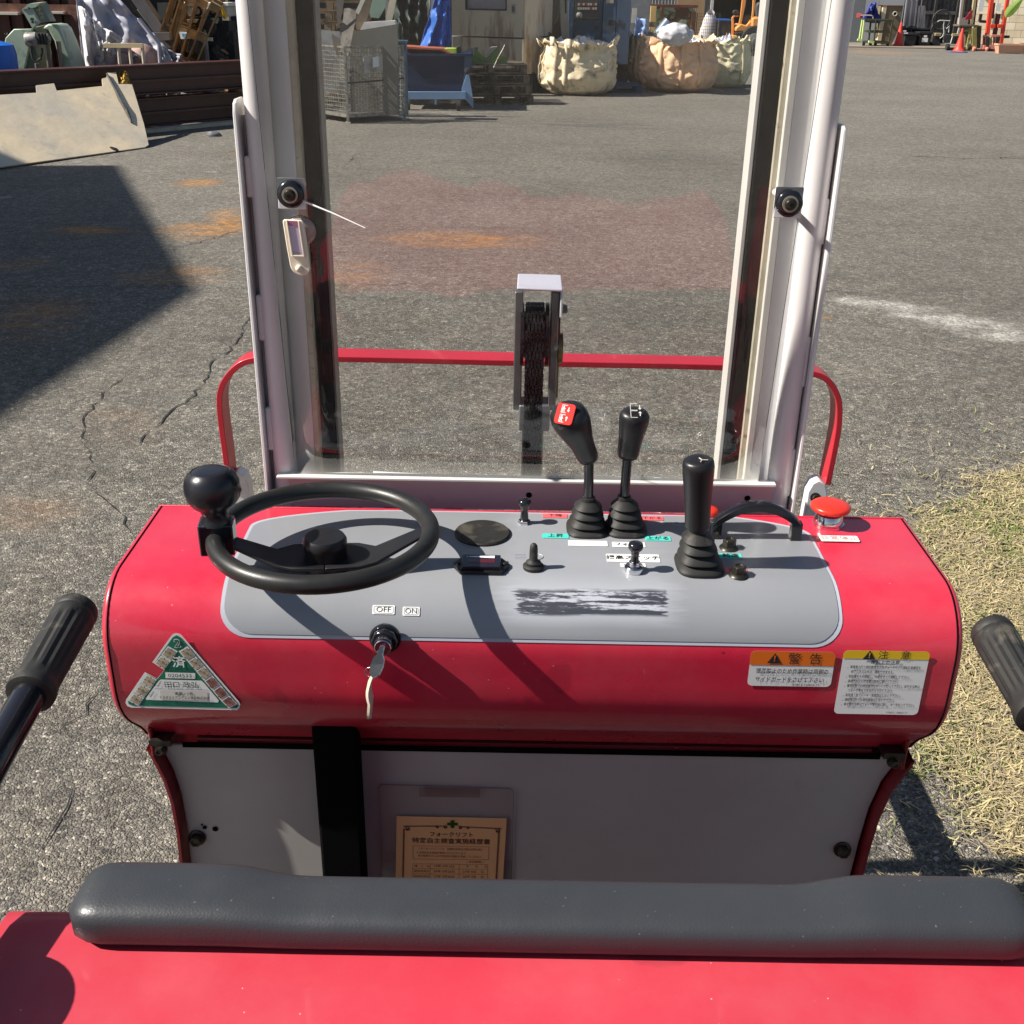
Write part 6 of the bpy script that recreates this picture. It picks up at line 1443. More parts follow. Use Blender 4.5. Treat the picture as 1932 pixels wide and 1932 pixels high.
cage_sheet([(952, 62), (990, 60), (1045, 95), (1030, 190), (1005, 330), (985, 440), (960, 600), (905, 600), (925, 430), (935, 230)], .22, wmat('torn_steel_sheet', (.42, .38, .33), .5, var=.25, vs=6, dirt=(.24, .2, .16), dscale=8, damt=.5), 'torn upright strip of sheet metal sticking highest out of the cage', th=.012, tilt=.1)
cage_sheet([(862, 256), (925, 290), (930, 360), (918, 425), (905, 424), (872, 340)], .12, wmat('bent_sheet_edge', (.22, .19, .15), .5, var=.2), 'small bent brown scrap piece hooked over the cage front')
cage_sheet([(918, 180), (950, 170), (975, 190), (1040, 140), (1048, 155), (985, 215), (930, 250)], .14, BLACKISH, 'dark torn edge of scrap across the upright strip')
cage_sheet([(1040, 150), (1095, -30), (1175, -30), (1150, 60), (1120, 170), (1070, 225), (1045, 222)], .65, wmat('brown_weathered_board', (.16, .12, .085), .8, var=.3, vs=6), 'brown weathered board rising behind the torn metal strip', 'board', th=.03, nm='weathered_board')
q = pp([zb(1052, 100), zb(1110, -30)], Cn.y + .6); o = MB().bar(q[0], q[1], .05, .04, (0, 1, 0)).build('white_batten', wmat('white_batten', (.7, .68, .62), .6), None, loc=tuple(q[0])); tag(o, 'white batten leaning against the brown weathered board', 'batten')
cage_sheet([(895, -40), (965, -40), (945, 60), (920, 210), (905, 200)], .9, wmat('brown_grey_panel', (.17, .15, .13), .7, var=.2), 'narrow grey brown panel behind the torn strip', 'panel', nm='narrow_panel')
cage_sheet([(1135, 60), (1165, -40), (1270, -40), (1262, 60), (1215, 138), (1155, 130)], 1.4, wmat('pale_green_glass', (.30, .42, .34), .3, var=.1), 'pale green broken sheet behind the cage', nm='green_sheet')
q = pp([zb(1290, 155), zb(1330, -40)], Cn.y + 1.0); o = MB().bar(q[0], q[1], .09, .05, (0, 1, 0)).build('cream_plank', wmat('cream_plank', (.58, .52, .40), .7), None, loc=tuple(q[0])); tag(o, 'cream plank leaning beside the dark green tarpaulin', 'plank')
# blue steel bin corner standing beside the cage
X0, X1 = at_y(751, 150, 16.9).x, at_y(767, 150, 16.9).x; z1_ = at_y(759, 80, 16.9).z
bb = thing('blue_steel_post', 'upright blue steel channel between the wire cage and the blue hopper', 'steel channel', ((X0 + X1) / 2, 16.9, 0))
MB().bb(X0, X1, 16.9, 16.92, 0, z1_).bb(X1 - .015, X1, 16.92, 17.1, 0, z1_).build('channel', wmat('blue_grey_steel', (.06, .13, .21), .5, var=.15), bb, bevel=.004)
MB().bb(X0 - .02, X1 + .02, 16.88, 17.1, z1_, z1_ + .025).build('top_cap', wmat('blue_grey_steel', (.06, .13, .21)), bb)
# ================================================================== BLUE HOPPER ON CASTERS
YH = 18.0
hx = thing('blue_hopper', 'dark blue tipping hopper on a light blue wheeled frame', 'hopper', (at_y(825, 200, YH).x, YH, 0))
q = pp([(758, 103), (888, 103), (880, 135), (872, 173), (758, 173)], YH)
MB().prism(q, (0, .9, 0)).build('hopper_body', wmat('navy_hopper_paint', (.010, .024, .070), .5, var=.12, vs=2, spec=.3), hx, bevel=.01)
q = pp([(877, 104), (892, 103), (889, 130), (873, 172)], YH - .012); MB().prism(q, (0, .008, 0)).build('end_plate', wmat('light_navy', (.05, .10, .19), .4), hx)
q = pp([(756, 104.5), (892, 103.5)], YH - .03); MB().bar(q[0], q[1], .06, .035).build('rim', wmat('navy_hopper_paint', (.018, .042, .10)), hx)
LB = wmat('light_blue_frame', (.16, .27, .45), .4, var=.08, coat=.2)
q = pp([(760, 180), (879, 180)], YH - .12); MB().bar(q[0], q[1], .06, .11).build('frame_rail', LB, hx, bevel=.005)
q = pp([(760, 178), (879, 178)], YH + .85); MB().bar(q[0], q[1], .06, .11).build('frame_rail', LB, hx, bevel=.005)
q = pp([(872, 186), (871, 168), (880, 140), (885, 138), (893, 190), (893, 205), (880, 190)], YH - .09); MB().prism(q, (0, .05, 0)).build('side_bracket', LB, hx, bevel=.004)
q = pp([(872, 186), (871, 168), (880, 140), (885, 138), (893, 190)], YH + .8); MB().prism(q, (0, .05, 0)).build('side_bracket', LB, hx, bevel=.004)
p = at_y(882, 134, YH - .1); MB().lathe(p, (0, -1, 0), [(.05, 0), (.05, .04), (.02, .05)], 12).build('pivot', BLACKISH, hx, smooth=40)
for px, yy in ((865, YH - .1), (884, YH + .75), (770, YH - .1), (780, YH + .75)):
    x = at_y(px, 195, yy).x; w = MB().cyl((x - .025, yy, .085), (x + .025, yy, .085), .085, n=20).build('caster', TYRE, hx, smooth=30)
    MB().cyl((x - .03, yy, .085), (x + .03, yy, .085), .035, n=12).build('hub', GALV, w); MB().prism([Vector((x - .035, yy - .04, .20)), Vector((x - .035, yy + .04, .20)), Vector((x - .035, yy + .01, .07)), Vector((x - .035, yy - .01, .07))], (.07, 0, 0)).build('fork', GALV, w)
q = [at_y(822, 186, YH), at_y(822, 197, YH)]; MB().bar(q[0], q[1], .03, .03, (0, 1, 0)).build('foot_rod', LB, hx)
q = pp([(764, 87), (800, 89), (832, 91), (850, 101), (850, 104), (764, 104)], YH + .2)
o = thing('rusty_red_tray', 'rusty red steel tray lying on top of the blue hopper', 'tray', tuple(q[0]))
MB().prism(pp([(762, 87.5), (836, 92), (852, 101), (846, 101), (832, 95), (762, 91.5)], YH + .15), (0, .55, 0)).build('tray_top', wmat('rust_red_paint', (.42, .11, .055), .6, var=.2, vs=5), o)
MB().prism(pp([(762, 91), (834, 95), (850, 104), (762, 104)], YH + .25), (0, .45, 0)).build('tray_side', wmat('dark_rust', (.13, .035, .02), .7, var=.3, vs=5), o)
p = at_y(852, 97, YH + .4); o = MB().bb(p.x - .10, p.x + .08, YH + .3, YH + .55, p.z - .03, p.z + .05).build('lime_block', wmat('lime_plastic', (.38, .55, .06), .5), None, loc=tuple(p), bevel=.01); tag(o, 'small lime green block on the hopper rim', 'block')
p = at_y(864, 95, YH + .5); o = MB().prism(pp([(854, 91), (868, 86), (871, 97), (862, 102), (852, 98)], YH + .45), (0, .2, 0)).build('black_bracket', BLACKISH, None, loc=tuple(p), bevel=.01); tag(o, 'dark angled bracket behind the lime block', 'bracket')
# dark green tarp and blue tarp
gt = cloth('green_tarpaulin', at_y(730, -40, 19.3), at_y(812, -20, 19.3), at_y(802, 92, 19.0), at_y(752, 92, 19.0), .16, 22, DKTARP, 44, 20, 4, loc=(at_y(770, 90, 19).x, 19.1, 0)); tag(gt, 'dark green tarpaulin draped over goods behind the hopper', 'tarpaulin')
gt = cloth('green_tarpaulin', at_y(770, -20, 19.9), at_y(836, 40, 19.9), at_y(846, 120, 19.7), at_y(775, 120, 19.7), .12, 14, DKTARP, 30, 16, 7, loc=(at_y(800, 90, 19).x, 19.8, 0)); tag(gt, 'second dark green tarpaulin lying lower beside the blue one', 'tarpaulin')
bt_ = cloth('blue_tarpaulin', at_y(829, -30, 19.0), at_y(850, -30, 19.2), at_y(849, 104, 18.9), at_y(793, 92, 18.7), .10, 15, BLUET, 30, 26, 3, loc=(at_y(830, 90, 19).x, 19, 0)); tag(bt_, 'bright blue tarpaulin hanging beside the beige machine', 'tarpaulin')
X0, X1, y0, y1, z0, z1_ = pbox(780, -60, 824, 36, 20.4, .3); o = MB().bb(X0, X1, y0, y1, 0, z1_).build('pale_cabinet', wmat('blue_grey_panel', (.32, .34, .39), .5), None, loc=(X0, y0, 0)); tag(o, 'pale blue grey cabinet above the dark green tarpaulin', 'cabinet')
# pallets stacked behind the mast (seen left of the cage)
Xp = at_y(618, 30, 18.8).x
base = pallet((Xp, 19.3, .10), .05, WOOD, 'pallet at the foot of the stack left of the torn strip', 'stacked pallets behind the wire cage', w=1.2)
names = ['second pallet up in the stack behind the wire cage', 'third pallet up in the stack behind the wire cage', 'fourth pallet up in the stack behind the wire cage', 'fifth pallet up in the stack behind the wire cage', 'sixth pallet up in the stack behind the wire cage', 'seventh pallet up in the stack behind the wire cage', 'eighth pallet up in the stack behind the wire cage', 'ninth pallet up in the stack behind the wire cage', 'topmost pallet in the stack behind the wire cage']
for k, nm in enumerate(names): copy_tree(base, (Xp + .03 * math.sin(k * 2), 19.3, .10 + .155 * (k + 1)), nm, rz=.05 + .03 * math.cos(k * 3))
# ================================================================== PALLETS WITH GREEN V BLOCKS
zc = lambda a, b: (830.5 + a * .1852, b * .1852)
pb = at_z(928, 198); ws = 1.15
q0 = pallet((pb.x, pb.y + .5, .0), .22, WOODG, 'lowest pallet under the green cradles', 'pallet stack carrying the green cradles', w=ws, d=1.0)
for k, nm in enumerate(('second pallet from the ground under the green cradles', 'third pallet from the ground under the green cradles', 'top pallet directly under the green cradles')):
    copy_tree(q0, (pb.x - .03 - .02 * k, pb.y + .5 + .03 * k, .155 * (k + 1)), nm, rz=.22 - .05 * k)
VG = wmat('green_cradle_paint', (.13, .24, .045), .5, var=.2, vs=6, dirt=(.08, .1, .05), dscale=8, damt=.5)
YV = pb.y + .15
vb = thing('green_cradle', 'green steel V shaped cradle on top of the pallet stack', 'cradle', tuple(at_y(*zc(480, 640), YV)))
MB().prism(pp([zc(275, 575), zc(345, 555), zc(350, 485), zc(380, 482), zc(385, 520), zc(430, 570), zc(470, 590), zc(500, 565), zc(580, 482), zc(588, 570), zc(685, 580), zc(685, 640), zc(275, 660)], YV), (0, .06, 0)).build('v_plate', VG, vb, bevel=.004)
MB().prism(pp([zc(500, 500), zc(520, 485), zc(580, 482), zc(500, 560), zc(470, 575)], YV - .01), (0, .35, 0)).build('v_face', wmat('worn_cradle_face', (.35, .33, .32), .45), vb)
MB().prism(pp([zc(235, 540), zc(290, 485), zc(345, 490), zc(340, 560), zc(270, 580)], YV + .25), (0, .06, 0)).build('rear_plate', wmat('worn_cradle_face', (.35, .33, .32)), vb, bevel=.004)
MB().prism(pp([zc(275, 655), zc(560, 640), zc(560, 650), zc(520, 668), zc(275, 672)], YV - .03), (0, .4, 0)).build('tray', GALV, vb)
q = pp([zc(660, 455), zc(640, 500), zc(585, 600), zc(545, 690)], YV - .1); o = MB().tube(q, .012, 6).build('hanging_cable', GALV, None, smooth=60, loc=tuple(q[3])); tag(o, 'thin grey cable hanging over the green cradle', 'cable')
# ================================================================== BEIGE MACHINE
YK = 21.4
bm_ = thing('beige_machine', 'stained beige enclosed machine tool with a window and door handle', 'machine', (at_y(920, 160, YK).x, YK, 0))
def beige_mat():
    t = NT('rust_streaked_beige'); c = t.mix(t.ramp(t.noise(.9, 6), [(.3, 0.0), (.7, 1.0)]), (.56, .48, .36), (.70, .60, .45))
    st_ = t.ramp(t.noise(2.6, 7, .65, stretch=(2.2, 1, .35)), [(.50, 0.0), (.62, 1.0)]); z = t.sep()[2]
    low = t.ramp(t.math('MULTIPLY', z, 1 / 2.4), [(.2, .85), (.9, .25)]); c = t.mix(t.math('MULTIPLY', st_, low), c, (.22, .115, .055))
    c = t.mix(t.ramp(t.noise(5, 5), [(.58, 0.0), (.7, .5)]), c, (.55, .50, .42)); return t.fin(c, .5, 0, .4)
BG = beige_mat()
x0 = at_y(846, 80, YK).x; x1 = at_y(994, 80, YK).x; zs = zrow(71, YK); zbm = at_y(940, 135, YK).z
wx0, wx1, _, _, wz0, _ = pbox(875, 0, 958, 18, YK, .1)
MB().bb(x0, wx0, YK, YK + 1.4, zs + .01, 2.6).bb(wx1, x1, YK, YK + 1.4, zs + .01, 2.6).bb(wx0, wx1, YK, YK + 1.4, zs + .01, wz0).build('upper_door', BG, bm_)
MB().bb(x0, x1 - .35, YK + .015, YK + 1.4, zbm, zs - .012).build('lower_panel', BG, bm_)
MB().bb(x1 - .35, x1, YK - .02, YK + 1.4, zbm - .02, zs - .012).build('lower_panel', BG, bm_, bevel=.01)
MB().bb(wx0, wx1, YK + .05, YK + .06, wz0, 2.6).build('window_pane', wmat('dusty_pane', (.40, .37, .38), .25, var=.08, vs=3, coat=.3), bm_)
MB().bb(wx0 - .01, wx1 + .01, YK - .012, YK + .05, wz0 - .012, wz0 + .012).bb(wx0 - .012, wx0 + .012, YK - .01, YK + .05, wz0, 2.6).bb(wx1 - .012, wx1 + .012, YK - .01, YK + .05, wz0, 2.6).build('window_seal', BLACKISH, bm_, bevel=.004)
hx0, hx1, _, _, hz0, hz1 = pbox(969, 8, 977, 25, YK, .1)
MB().bb(hx0, hx1, YK - .015, YK, hz0, hz1).build('handle_plate', wmat('grey_tube', (.30, .30, .28)), bm_, bevel=.004); MB().bb(hx0 + .02, hx1 - .02, YK - .02, YK - .014, hz0 + .03, hz1 - .03).build('door_handle', BLACKISH, bm_)
x2 = at_y(1003, 80, YK).x; MB().prism([Vector((x1 + .002, YK, zbm - .02)), Vector((x1 + .002, YK, 2.6)), Vector((x2 + .05, YK + .35, 2.6)), Vector((x2 + .05, YK + .35, zbm - .02))], (0, .05, 0)).build('corner_panel', BG, bm_)
for a in (850, 985): x = at_y(a, 150, YK).x; MB().bb(x, x + .18, YK + .2, YK + .5, 0, zbm).build('leg', BLACKISH, bm_)
MB().bb(x0 + .1, x1 + .5, YK + .55, YK + 1.3, .06, zbm).build('underframe', BLACKISH, bm_)
bm_.rotation_euler = (0, 0, -.38)
# open bay between beige and blue machines
YO = 22.6
ob = thing('open_machine_bay', 'grimy open machine bay between the beige and the blue machine', 'machine', (at_y(1030, 160, YO).x, YO, 0))
xa, xb = at_y(1000, 60, YO).x, at_y(1075, 60, YO).x
MB().bb(xa, xb, YO + .9, YO + 1.0, 0, 2.6).build('back_wall', BLACKISH, ob)
slab('splash_guard', [(1019, -30), (1060, -30), (1060, 18), (1038, 52), (1036, 62), (1024, 62)], YO + .2, .03, wmat('grimy_grey_guard', (.17, .16, .13), .45, var=.25, vs=3), ob)
slab('lower_guard', [(1040, 55), (1058, 30), (1058, 75), (1036, 75)], YO + .12, .03, wmat('brown_grime', (.16, .12, .08), .6, var=.25, vs=3), ob)
slab('chip_pan', [(997, 70), (1040, 62), (1046, 70), (1046, 108), (1000, 124)], YO - .3, .5, wmat('brown_grime', (.16, .12, .08)), ob, bevel=.02)
q = pp([(999, 66), (1030, 61), (1042, 66)], YO - .32); MB().tube(q, .03, 8).build('pan_lip', wmat('grimy_grey_guard', (.17, .16, .13)), ob, smooth=60)
slab('door_column', [(1056, -30), (1073, -30), (1073, 74), (1060, 72), (1057, 40)], YO - .1, .2, wmat('cream_column', (.42, .38, .30), .5, var=.2, vs=3), ob, bevel=.01)
slab('column_slot', [(1066, -5), (1069, -5), (1069, 25), (1066, 25)], YO - .115, .02, BLACKISH, ob)
slab('blue_bin', [(998, 45), (1022, 48), (1020, 60), (1000, 62)], YO - .05, .3, wmat('blue_scrap', (.08, .14, .25)), ob)
p = at_y(1003, 39, YO); MB().bb(p.x, p.x + .09, YO, YO + .1, p.z - .02, p.z + .025).build('white_tip', M['white'], ob)
slab('machine_base', [(1000, 120), (1075, 96), (1075, 172), (1000, 182)], YO + .3, .5, BLACKISH, ob)
# ================================================================== BLUE MACHINE
YU = 23.2
bl = thing('blue_machine', 'tall blue machine cabinet with a black control panel', 'machine', (at_y(1130, 150, YU).x, YU, 0))
zL = at_y(1130, 120, YU).z
def ub(a, b, c, d, dy, th, m, nm, bev=.008): 
    X0, X1, _, _, z0, z1 = pbox(a, b, c, d, YU + dy, th); return MB().bb(X0, X1, YU + dy, YU + dy + th, z0, z1).build(nm, m, bl, bevel=bev)
ub(1073, -80, 1083, 122, 0, 1, BLUE, 'side_frame'); ub(1083.5, -80, 1137, 121, .04, .9, BLUE, 'cabinet_door'); ub(1138, -80, 1163, 121, .0, .9, wmat('lighter_blue_paint', (.04, .10, .19), .4, var=.2, vs=2, dirt=(.16, .2, .26), dscale=3, damt=.55), 'cabinet_door')
ub(1164, -80, 1190, 122, 0, .9, wmat('grey_blue_paint', (.06, .10, .17), .4, var=.15, vs=2), 'cabinet_door')
ub(1086, -80, 1132, 37, -.04, .08, wmat('black_control_panel', (.035, .035, .035), .4, var=.2), 'control_panel')
rr = random.Random(8)
mb = MB(); mb2 = MB()
for k in range(16):
    a, b = 1092 + (k % 8) * 4.6, 8 + (k // 8) * 8; p = at_y(a, b, YU - .045); (mb if rr.random() < .7 else mb2).bb(p.x - .018, p.x + .018, YU - .06, YU - .04, p.z - .02, p.z + .02)
mb.build('push_buttons', wmat('pale_button', (.45, .43, .38), .5), bl); mb2.build('push_buttons', wmat('red_button', (.30, .04, .03), .5), bl)
p = at_y(1093, 29, YU - .05); MB().lathe(p, (0, -1, 0), [(.06, 0), (.06, .04), (.03, .06)], 14).build('rotary_switch', GALV, bl, smooth=40)
for a, b, c, d in ((1148, 38, 1160, 48), (1166, 38, 1172, 48), (1122, 49, 1129, 56)): ub(a, b, c, d, -.012, .01, BLACKISH, 'door_latch', None)
ub(1102, 69, 1120, 79, -.0, .05, wmat('grey_blue_paint', (.06, .10, .17)), 'name_plate', None)
ub(1144, -10, 1158, 6, -.01, .01, wmat('cream_plate', (.45, .40, .30), .5), 'notice', None)
MB().bb(at_y(1080, 150, YU).x, at_y(1188, 150, YU).x, YU + .35, YU + .8, 0, zL).build('base_frame', BLACKISH, bl)
# blue plastic pallet + things under it
o = pallet((at_y(1180, 160, 21.6).x - .2, 22.0, 0), 0, wmat('dark_blue_plastic_pallet', (.02, .05, .13), .5), 'dark blue plastic pallet on the ground between the bags', w=1.0, d=.8)
p = at_y(1095, 145, 21.9); o = MB().bb(at_y(1070, 150, 22).x, at_y(1107, 150, 22).x, 22.3, 22.6, .14, .34).build('timber_block', ORW, None, loc=tuple(p), bevel=.01); tag(o, 'short brown timber block behind the first big bag', 'timber')

# ================================================================== BIG BAGS
def bigbag(cx, ybase, wpx, ytop, lab, m, seed, Yoff=0, straps=3, liner=None, squash=1.0, flap=1.0):
    B = at_z(cx, ybase); D = proj(B)[2]; R = wpx * D / F_PX / 2; c = Vector((B.x, B.y + R * .85, 0)); Hh = at_y(cx, ytop, c.y - R * .5).z
    t = thing('bulk_bag', lab, 'bulk bag', tuple(c), 'bulk bags standing in the yard')
    def body(u, v):
        a = 2 * PI * u
        prof = .80 + .20 * math.sin(PI * min(.5, v * 1.4)) if v < .5 else 1.0 - .12 * ((v - .5) / .5) ** 1.5
        if v < .06: prof *= .86 + v * 2.3
        sq = (abs(math.cos(a)) ** 3.2 + abs(math.sin(a)) ** 3.2) ** (-1 / 3.2)
        r = R * prof * (.72 + .28 * sq) * 1.04
        nz = mnoise.noise(Vector((math.cos(a) * 2.2, math.sin(a) * 2.2, v * 3 + seed))); nz2 = mnoise.noise(Vector((math.cos(a) * 6, math.sin(a) * 6, v * 4.5 + seed * 2)))
        rid = 1 - abs(mnoise.noise(Vector((math.cos(a) * 3.3 + seed, math.sin(a) * 3.3, v * 5.5)))) * 2
        nz3 = mnoise.noise(Vector((math.cos(a) * 11, math.sin(a) * 11, v * 7 + seed * 3)))
        r *= 1 + .07 * nz + .040 * nz2 + .055 * rid * rid + .012 * nz3
        z = Hh * .86 * v * (1 + .06 * nz * v) + (0.02 if v > 0 else 0)
        z += (.05 * math.sin(a * 3 + seed) + .10 * nz) * max(0, v - .7) * 2.2
        return c + Vector((math.cos(a) * r, math.sin(a) * r * squash, max(0, z)))
    MB().grid(body, 96, 44, wrap=True).build('sack', m, t, smooth=75, solid=.006)
    def skirt(u, v):     # crumpled collar folded outwards at the mouth
        a = 2 * PI * u; e = body(u, .97) - c; nz = mnoise.noise(Vector((math.cos(a) * 3, math.sin(a) * 3, seed + v * 2))); nz2 = mnoise.noise(Vector((math.cos(a) * 8, math.sin(a) * 8, seed + v * 3)))
        k = 1 + v * (.03 + .16 * nz + .14 * nz2) * flap; z = e.z + math.sin(v * 2.6) * (Hh * (.05 + .15 * nz + .07 * nz2)) - v * v * .05
        return c + Vector((e.x * k, e.y * k, z))
    MB().grid(skirt, 72, 8, wrap=True).build('mouth_collar', m, t, smooth=75, solid=.006)
    rs = random.Random(seed)
    for s in range(straps):
        a = rs.uniform(PI * 1.05, PI * 1.95) if s else PI * 1.3; pts = []
        for k in range(9):
            v = .10 + .85 * k / 8; e = body((a / (2 * PI)) % 1, v) - c; e2 = Vector((e.x * 1.035, e.y * 1.035, e.z)); pts.append(c + e2)
        tip = pts[-1] + Vector((rs.uniform(-.15, .15), -.05, .12)); pts += [tip, tip + Vector((rs.uniform(-.12, .12), -.08, -.14))]
        mb = MB(); w = .045; tn = Vector((-math.sin(a), math.cos(a), 0)); vs = []
        for p in pts: vs += [p + tn * w, p - tn * w]
        mb.add(vs, [(2 * i, 2 * i + 1, 2 * i + 3, 2 * i + 2) for i in range(len(pts) - 1)]); mb.build('lifting_strap', m, t, smooth=60, solid=.008)
    def fill(u, v):
        a = 2 * PI * u; e = body(u, .95) - c; r = 1 - v; nz = mnoise.noise(Vector((math.cos(a) * r * 4, math.sin(a) * r * 4, seed + 9))); nz2 = mnoise.noise(Vector((math.cos(a) * r * 11, math.sin(a) * r * 11, seed)))
        return c + Vector((e.x * r * .96, e.y * r * .96, e.z - .05 + v * .10 + (.16 * abs(nz) + .10 * nz2) * min(1, v * 3)))
    MB().grid(fill, 48, 12, wrap=True).build('plastic_liner', liner or wmat('white_liner', (.66, .66, .70), .35, var=.12), t, smooth=60)
    return t
bag_y = wmat('yellowish_woven_bag', (.88, .73, .49), .7, var=.12, vs=3, dirt=(.33, .29, .20), dscale=4, damt=.52)
bag_o = wmat('peach_woven_bag', (.90, .58, .36), .7, var=.10, vs=3, dirt=(.45, .26, .16), dscale=5, damt=.6)
bag_g = wmat('olive_woven_bag', (.36, .36, .26), .7, var=.15, vs=3, dirt=(.2, .2, .14), dscale=4, damt=.55)
bag_p = wmat('pale_yellow_woven_bag', (.80, .74, .50), .7, var=.12, vs=3, dirt=(.30, .29, .20), dscale=4, damt=.55)
bigbag(1091, 181, 142, 68, 'yellowish bulk bag standing alone in front of the blue machine', bag_y, 3)
bigbag(1219, 160, 74, 58, 'olive bulk bag covered in bluish film, behind the peach one', bag_g, 11, liner=wmat('bluish_liner', (.32, .38, .50), .35, var=.15))
bigbag(1368, 166, 96, 66, 'pale yellow bulk bag half behind the peach one, beside the orange forklift', bag_p, 17)
bigbag(1284, 175, 136, 68, 'peach coloured bulk bag with white plastic bulging out of its mouth', bag_o, 6)
P = at_y(1275, 62, 21.7)
def puff(u, v):
    a, b = 2 * PI * u, PI * v; d = Vector((math.cos(a) * math.sin(b), math.sin(a) * math.sin(b), math.cos(b)))
    rr_ = .95 + .20 * mnoise.noise(d * 2.2) + .10 * mnoise.noise(d * 5); return P + Vector((d.x * .32, d.y * .26, d.z * .20 - .03)) * rr_
o = MB().grid(puff, 48, 28, wrap=True).build('plastic_bag', wmat('white_liner', (.66, .66, .70)), None, smooth=70, loc=tuple(P)); tag(o, 'white plastic bag puffed up on the peach bulk bag', 'plastic bag')
q = pp([(1243, 64), (1262, 40)], 22.6); o = MB().cyl(q[0], q[1], .10, n=16).build('blue_grey_tube', wmat('blue_grey_tube', (.14, .20, .30), .4), None, loc=tuple(q[0]), smooth=30); tag(o, 'short blue grey tube sticking out behind the peach bag', 'tube')
# ================================================================== RUSTY GREEN CONTAINER, CAGE, POSTS
YS = 38.0
def rustgreen():
    t = NT('peeling_green_paint'); n = t.ramp(t.noise(3.2, 8, .68, dist=.4), [(.49, 0.0), (.53, 1.0)]); c = t.mix(n, t.mix(t.noise(8, 4), (.07, .03, .015), (.16, .075, .035)), (.30, .42, .27)); return t.fin(c, .7, 0, .3)
RG = rustgreen()
X0, X1, y0, y1, z0, z1_ = pbox(1214, 10, 1312, 84, YS, 1.2)
gc = thing('rusty_green_skip', 'rusty green steel skip with peeling paint behind the bags', 'skip', ((X0 + X1) / 2, YS, 0))
MB().bb(X0, X1, YS, YS + 1.2, .1, z1_ - .06).build('skip_wall', RG, gc); MB().bb(X0 - .03, X1 + .03, YS - .05, YS + 1.25, z1_ - .06, z1_ + .02).build('skip_rim', wmat('dark_rust', (.13, .035, .02)), gc)
for a in (1214, 1244, 1303): x = at_y(a, 50, YS).x; MB().bb(x, x + .12, YS - .06, YS, .1, z1_ - .06).build('skip_rib', RG, gc)
x = at_y(1226, 40, YS - .3).x; o = MB().bb(x, x + .17, YS - .4, YS - .25, 0, at_y(1226, 11, YS - .3).z).build('timber_post', wmat('yellow_timber', (.62, .42, .16), .8, var=.15), None, loc=(x, YS - .3, 0)); tag(o, 'yellow timber post leaning on the rusty green skip', 'timber post')
q = pp([(1212, 46), (1240, 46)], YS - .6); o = MB().bar(q[0], q[1], .15, .14).build('timber_beam', WOODG, None, loc=tuple(q[0])); tag(o, 'short grey timber beam left of the rusty green skip', 'timber beam')
x0_, x1_ = at_y(1199, 40, 29).x, at_y(1206, 40, 29).x; o = MB().bb(x0_ - .15, x1_ + .25, 29.0, 29.1, 0, at_y(1200, -40, 29).z).build('grey_locker', wmat('grey_locker', (.20, .21, .23), .5, var=.2), None, loc=(x0_, 29, 0)); tag(o, 'narrow grey locker beside the blue machine', 'locker')
o = MB().bb(at_y(1192, 30, 28.9).x, at_y(1201, 30, 28.9).x, 28.85, 28.9, at_y(1197, 43, 28.9).z, at_y(1197, 15, 28.9).z).build('mirror_panel', wmat('pale_panel', (.55, .52, .48), .3), None, loc=(x0_, 28.9, 1)); tag(o, 'small pale panel hung on the narrow grey locker', 'panel')
p = at_y(1208, 52, 27); o = cloth('blue_bag', p + Vector((-.12, 0, .20)), p + Vector((.10, 0, .18)), p + Vector((.13, 0, -.3)), p + Vector((-.12, 0, -.3)), .06, 5, wmat('light_blue_film', (.25, .38, .70), .4), 12, 14, 2, loc=tuple(p)); tag(o, 'light blue plastic bag by the grey timber beam', 'plastic bag')
# wire cage with white sack
YW = 36.0; X0, X1, y0, y1, z0, z1_ = pbox(1314, 25, 1357, 72, YW, .8)
wc = thing('wire_trolley', 'dark wire cage holding a white sack beside the rusty skip', 'cage', ((X0 + X1) / 2, YW, 0))
mb = MB()
for k in range(13): x = X0 + (X1 - X0) * k / 12; mb.bb(x - .004, x + .004, YW, YW + .008, z0 - .3, z1_)
for k in range(12): z = z0 - .3 + (z1_ - z0 + .3) * k / 11; mb.bb(X0, X1, YW, YW + .008, z - .004, z + .004)
o = mb.build('wire_mesh', BLACKISH, wc); o['kind'] = 'stuff'
for x in (X0, X1): MB().bb(x - .015, x + .015, YW - .01, YW + .02, 0, z1_).build('upright', BLACKISH, wc)
MB().bb(X0, X1, YW, YW + .8, .12, .16).build('floor', BLACKISH, wc)
P = pp([(1317, 66), (1318, 40), (1340, 32), (1352, 24), (1355, 40), (1352, 66)], YW + .3)
def sackf(u, v):
    a = 2 * PI * u; cx_ = (P[0].x + P[-1].x) / 2; w = (P[-1].x - P[0].x) / 2; z0_ = .2; zt = P[3].z; r = w * (.95 - .55 * v ** 3); sh_ = .25 * w * v
    return Vector((cx_ + sh_ + math.cos(a) * r * (1 + .12 * mnoise.noise(Vector((a, v * 4, 1)))), YW + .42 + math.sin(a) * r * .7, z0_ + (zt - z0_) * v + .08 * math.sin(a) * v))
o = MB().grid(sackf, 28, 14, wrap=True).build('white_sack', wmat('white_sack_cloth', (.72, .68, .68), .6, var=.1), None, smooth=60, loc=tuple(P[0])); tag(o, 'bulging white sack inside the dark wire cage', 'sack')
